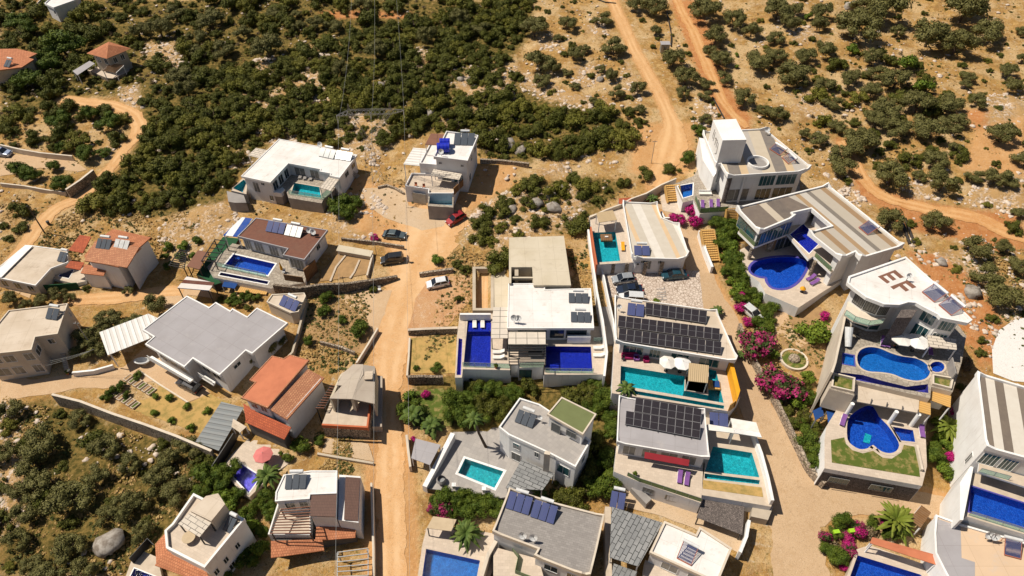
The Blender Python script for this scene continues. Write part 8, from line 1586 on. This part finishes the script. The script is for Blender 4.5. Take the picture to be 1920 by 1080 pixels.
def small_thing(kind, label, px, z, c='tank'):
    p = P(*px, z) if z is not None else G(*px); t = thing(kind, label, kind.replace('_', ' '), tuple(p))
    if kind == 'flower_pot': MB().lathe(p, [(.18, 0), (.28, .4), (.24, .4)], 10).build('pot', MAT['terracotta'], t); o = bpy.data.objects.new('plant', VAR['lime'][0][0]); COL.objects.link(o); o.parent = t; o.scale = (.5, .5, .6); o.location = (0, 0, .25)
    elif kind == 'air_conditioner': MB().bar(p, p + Vector((.9, 0, 0)), .35, .6).build('casing', MAT[c], t); MB().tube(p + Vector((.35, -.19, 0)), p + Vector((.35, -.17, 0)), .22, n=12).build('fan_grille', MAT['dark'], t)
    elif kind == 'plastic_chair':
        MB().bar(p + Vector((-.25, 0, .42)), p + Vector((.25, 0, .42)), .5, .06).build('seat', MAT[c], t); MB().bar(p + Vector((-.25, .25, .68)), p + Vector((.25, .25, .68)), .05, .5).build('backrest', MAT[c], t)
        for i in (-.22, .22):
            for j in (-.2, .2): MB().bar(p + Vector((i, j, 0)), p + Vector((i, j, .4)), .05).build('leg', MAT[c], t)
    else: MB().lathe(p, [(.25, 0), (.3, .8), (.32, .8), (.3, .85), (.01, .87)], 12).build('bin', MAT[c], t); MB().bar(p + Vector((-.2, .3, .8)), p + Vector((.2, .3, .8)), .05).build('handle', MAT['dark'], t)
zg_ = lambda x, y, h_: G(x, y).z + h_
for kd, lab, q, z_, c_ in [('air_conditioner', 'white air conditioner on the front of the striped-roof villa, left one', (1192, 494), zg_(1240, 510, 2.2), 'tank'), ('air_conditioner', 'white air conditioner on the front of the striped-roof villa, right one', (1221, 493), zg_(1240, 510, 2.2), 'tank'),
 ('flower_pot', 'potted plant at the pool end of the tall deep blue pool', (930, 690), zg_(1000, 724, 3.2), ''), ('flower_pot', 'potted plant on the cream apartment yard by the steps', (128, 702), None, ''), ('flower_pot', 'potted plant on the pink parasol terrace', (528, 855), zg_(540, 850, -.2), ''), ('flower_pot', 'potted plant by the purple loungers of the two-row villa', (1190, 893), zg_(1290, 985, 3.4), ''),
 ('plastic_chair', 'pale plastic chair at the long turquoise pool, under the parasols', (1262, 690), zg_(1384, 772, 2.9), 'cloth'), ('plastic_chair', 'dark plastic chair at the long turquoise pool, under the parasols', (1275, 692), zg_(1384, 772, 2.9), 'dark'), ('plastic_chair', 'black chair at the left end of the long turquoise pool terrace', (1168, 675), zg_(1384, 772, 2.9), 'dark'), ('plastic_chair', 'white chair on the brown-roofed villa deck beside the folded parasol', (533, 512), zg_(560, 512, .9), 'tank'), ('plastic_chair', 'white chair in the yard above the dirt road bend', (712, 545), None, 'tank'), ('plastic_chair', 'pale chair on the terrace of the blue-tank house, left one', (780, 350), zg_(850, 390, 2.9), 'terracotta'), ('plastic_chair', 'rusty chair on the terrace of the blue-tank house, right one', (795, 353), zg_(850, 390, 2.9), 'terracotta'),
 ('rubbish_bin', 'dark bin beside the sandy track near the wooden pole', (92, 421), None, 'dark'), ('rubbish_bin', 'dark bin at the end of the low white garden wall', (132, 700), None, 'dark'), ('flower_pot', 'potted plant on the EF villa terrace near the left loungers', (1675, 648), zg_(1640, 924, 8.4), ''), ('plastic_chair', 'dark chair on the EF villa terrace left of the purple loungers', (1606, 634), zg_(1640, 924, 8.4), 'dark')]: small_thing(kd, lab, q, z_, c_)
# ================================================================ rocks, weeds
def rockmesh(seed):
    r = np.random.default_rng(seed); v, f = ICO; v2 = []; cache = {}; f2 = []; V = [tuple(p) for p in v]
    def mid(a, b):
        k = (min(a, b), max(a, b))
        if k not in cache: p = (np.array(V[a]) + np.array(V[b])) / 2; p /= np.linalg.norm(p); V.append(tuple(p)); cache[k] = len(V) - 1
        return cache[k]
    for a, b, c in f: x, y, z = mid(a, b), mid(b, c), mid(c, a); f2 += [(a, x, z), (b, y, x), (c, z, y), (x, y, z)]
    V = np.array(V); V *= (1 + r.uniform(-.25, .25, (len(V), 1))); V += r.normal(size=V.shape) * .07; V[:, 2] *= .7; V[:, 0] *= r.uniform(.8, 1.3); return npmesh('rock', V, f2, 'rock')
MAT['rock'] = m_plain('limestone', (.66, .55, .46, 1), (.42, .32, .24, 1), 2.2, .95, bmp=.6, spec=.1, lo=.4, hi=.65); MAT['rockgrey'] = m_plain('grey_limestone', (.36, .32, .28, 1), (.20, .165, .135, 1), 1.0, .95, bmp=.9, spec=.1, lo=.42, hi=.6)
ROCKS = [rockmesh(i) for i in range(8)]
def smallrocks():
    items = []
    for k, q in enumerate(ROCKY):
        w = GP(q); a = np.array(w); lo, hi = a.min(0) - 1.5, a.max(0) + 1.5; n = int((hi[0] - lo[0]) * (hi[1] - lo[1]) * 1.9); X = NR.uniform(lo[0], hi[0], n); Y = NR.uniform(lo[1], hi[1], n)
        s = inside(offset(ccw(w), -1.0), X, Y); X, Y = X[s], Y[s]; s = free(X, Y, .3); X, Y = X[s], Y[s]
        c = vnoise(X, Y, 3.4, 40 + k) ; s = c > .36; items += [(x, y, float(hgt(x, y)) - .05, float(r)) for x, y, r in zip(X[s], Y[s], .13 + .48 * NR.random(s.sum()) ** 2.4)]
    for n, poly in ((6000, [(-60,-40),(2000,-40),(2000,760),(1840,700),(1500,300),(1250,300),(900,470),(640,430),(560,420),(300,440),(130,430),(0,560)]), (500, [(0,750),(400,860),(300,1080),(0,1080)]), (350, [(1700,440),(1920,440),(1920,600),(1850,700),(1790,620)])):
        w = GP(poly); a = np.array(w); lo, hi = a.min(0), a.max(0); X = NR.uniform(lo[0], hi[0], n * 2); Y = NR.uniform(lo[1], hi[1], n * 2); s = inside(w, X, Y); X, Y = X[s], Y[s]; s = free(X, Y, .4) & offyards(X, Y) & (vnoise(X, Y, 7, 9) > .45); X, Y = X[s], Y[s]
        items += [(x, y, float(hgt(x, y)), float(r)) for x, y, r in zip(X, Y, .08 + .40 * NR.random(len(X)) ** 3)]
    return items
merge('rubble', smallrocks(), ROCKS, 'rock', 'pale limestone rubble and outcrops strewn over the slopes', 'rocks', hs=(.5, 1.0))
BOULD = [(770,137,9,'grey boulder in the scrub above the pylon, larger one'),(865,151,7,'grey boulder in the scrub above the pylon, smaller one'),(715,163,9,'long pale boulder left of the grey boulders in the scrub'),(807,213,7,'pale boulder right of the pylon arm'),(205,1022,24,'large grey boulder in the bottom left grove'),(1050,355,11,'tall grey boulder in the scrub behind the bare concrete block'),(1032,370,10,'grey outcrop rock beside the tall grey boulder'),(955,275,13,'big grey outcrop behind the low stone wall, left part'),(975,285,10,'big grey outcrop behind the low stone wall, right part'),(1005,382,12,'broad grey rock below the tall grey boulder'),(1040,392,12,'jagged grey rock above the bare concrete block'),(960,395,11,'grey rock on the slope left of the jagged outcrop'),(1765,495,9,'orange-tinged boulder behind the EF roof'),(1822,550,17,'large tan boulder right of the EF roof'),(1595,15,12,'pale slab of rock at the top edge'),(1140,98,8,'pale flat boulder beside an olive on the rocky slope'),(1125,150,8,'pale boulder in the middle of the rocky slope')]
for bx, by, br, lab in BOULD:
    p = G(bx, by); s = FPX / ((p.y - CAM.y) * CP - (p.z - CAM.z) * SP); r = br / s; o = bpy.data.objects.new('boulder', rnd.choice(ROCKS).copy()); o.data.materials[0] = MAT['rockgrey']; COL.objects.link(o); o.location = (p.x, p.y, p.z + r * .2); o.scale = (r, r, r * 1.0); o.rotation_euler = (.2, .3, rnd.uniform(0, 6)); props(o, lab, 'boulder')
def weeds(name, mat, n, polys, rr_, lab, seed, hs):
    r = np.random.default_rng(seed); items = []
    for w_, poly in polys:
        w = GP(poly); a = np.array(w); lo, hi = a.min(0), a.max(0); m_ = int(n * w_ * 1.6); X = r.uniform(lo[0], hi[0], m_); Y = r.uniform(lo[1], hi[1], m_); s = inside(w, X, Y); X, Y = X[s], Y[s]; s = free(X, Y, .15) & (vnoise(X, Y, 6, seed) > .42); X, Y = X[s], Y[s]; items += [(x, y, float(hgt(x, y)) - .05, float(q)) for x, y, q in zip(X, Y, r.uniform(*rr_, len(X)))]
    me = [crown_mesh('tuft', mat, 26, .5, 2, zc=.4, core=.25, seed=900 + seed + k) for k in range(4)]
    merge(name, items, me, mat, lab, name.replace('_', ' '), hs=hs); 
ALLW = [(1.0, [(-40,-30),(1980,-30),(1980,560),(1600,470),(1300,330),(1100,420),(600,430),(300,430),(0,540)]), (.5, [(0,380),(420,400),(400,470),(0,560)]), (.4, [(0,740),(420,860),(320,1080),(0,1080)]), (.25, [(560,560),(740,540),(700,700),(560,700)]), (.2, [(590,810),(700,810),(700,900),(600,880)]), (.25, [(770,500),(930,440),(960,520),(880,620),(760,700)]), (.2, [(1700,450),(1920,450),(1920,700),(1780,640)]), (.12, [(1060,440),(1110,440),(1140,640),(1080,560)]), (.15, [(1440,600),(1560,570),(1550,700),(1440,660)])]
MAT['strawtuft'] = m_leaf('straw_grass', [(.42, .27, .09, 1), (.52, .36, .15, 1), (.32, .19, .07, 1)]); MAT['weedleaf'] = m_leaf('weed_leaves', [(.10, .105, .025, 1), (.17, .15, .045, 1), (.06, .075, .015, 1)])
weeds('dry_grass', 'strawtuft', 7000, ALLW, (.18, .5), 'tufts of golden dry grass on the open ground', 3, (.5, .9)); weeds('weeds', 'weedleaf', 2600, ALLW, (.12, .6), 'low olive-green weeds dotted over the open ground', 4, (.5, 1.0))
LM = [(560, 320, 'the L-shaped white villa'), (850, 310, 'the blue-tank house'), (205, 92, 'the pyramid-roofed house'), (25, 115, 'the pink-red roof at top left'), (530, 450, 'the brown-roofed villa'), (220, 470, 'the clay-roofed house'), (60, 490, 'the beige flat roof'), (60, 620, 'the cream apartment house'), (240, 630, 'the corrugated carport'), (400, 630, 'the big grey roof'), (530, 730, 'the orange-roofed house'), (660, 730, 'the unfinished house'), (1010, 480, 'the bare concrete block'), (1030, 600, 'the central white villa'), (1220, 430, 'the striped-roof villa'), (1400, 290, 'the box-topped villa'), (1530, 420, 'the travertine villa'), (1690, 540, 'the EF roof'), (1250, 620, 'the three-row solar villa'), (1250, 800, 'the two-row solar villa'), (1030, 820, 'the green-roofed house'), (1020, 1000, 'the grey paved roof'), (390, 990, 'the bottom left roof terrace'), (600, 960, 'the white and brown house'), (700, 250, 'the pylon'), (1248, 96, 'the metal hut'), (205, 1022, 'the large grey boulder'), (1488, 675, 'the circular flower bed'), (250, 790, 'the long stone wall'), (110, 185, 'the end of the sandy track'), (240, 270, 'the bend of the sandy track'), (1215, 130, 'the upper track'), (1340, 150, 'the red track'), (1640, 350, 'the orange track'), (1870, 650, 'the pale round pad'), (1690, 800, 'the heart-shaped pool'), (600, 30, 'the red strip at the top'), (1480, 180, 'the stony patch on the right hillside'), (1860, 210, 'the pink rubble heap'), (1730, 360, 'the round rubble pile'), (855, 151, 'the grey boulders in the scrub'), (100, 850, 'the open gap in the grove'), (960, 20, 'the middle of the top edge'), (1480, 20, 'the top of the red track'), (1750, 20, 'the top edge near the right corner'), (1900, 60, 'the top right corner'), (400, 30, 'the top edge above the L-shaped villa'), (1690, 180, 'the thick of the right hillside'), (450, 200, 'the rocks above the L-shaped villa'), (1000, 230, 'the scrub edge below the rocky slope'), (1040, 120, 'the rocky slope')]
KIND = dict(olive_tree='olive tree', garden_tree='leafy green tree', bush='light green bush', scrub_bush='dark bush', dry_bush='dry brown bush', bougainvillea='bougainvillea')
from collections import defaultdict
by = defaultdict(list)
for o in list(COL.objects):
    if o.type == 'EMPTY' and o.parent is None and o.get('group') and o.name.split('.')[0] in KIND:
        x, y, z = o.location; px, py = proj(x, y, z + o.scale[2] * .7)
        if not (-60 < px < 1980 and -60 < py < 1140): o['label'] = 'olive tree just outside the photo' if 'olive' in o.name else 'bush just outside the photo'; continue
        L_ = min(LM, key=lambda l: math.hypot(l[0] - px, (l[1] - py) * 1.3)); dx, dy = px - L_[0], (py - L_[1]) * 1.3
        d = ('right of' if dx > 0 else 'left of') if abs(dx) > abs(dy) else ('below' if dy > 0 else 'above'); r = o.scale[0]
        sz = 'small' if r < 1.5 else ('middling' if r < 2.4 else 'large'); by[(sz + ' ' + KIND[o.name.split('.')[0]], d, L_[2])].append((math.hypot(dx, dy), o))
ORD = ['nearest', 'second nearest', 'third nearest', 'fourth nearest', 'fifth nearest', 'sixth nearest', 'seventh nearest', 'eighth nearest']
for (k, d, l), v in by.items():
    v.sort(key=lambda q: q[0])
    for i, (_, o) in enumerate(v): o['label'] = '%s %s %s' % (k, d, l) + (', %s to it' % ORD[i] if len(v) > 1 and i < 8 else (', farther off' if len(v) > 8 and k.startswith('small') else (', beyond the nearer ones' if len(v) > 8 else '')))
for o in COL.objects:
    if o.get('label') and len(o['label'].split()) > 16: open('/tmp/long.txt', 'a').write(o['label'] + '\n')
print('PLANTS', CNT, 'rest', len(rest))
finish_ground()
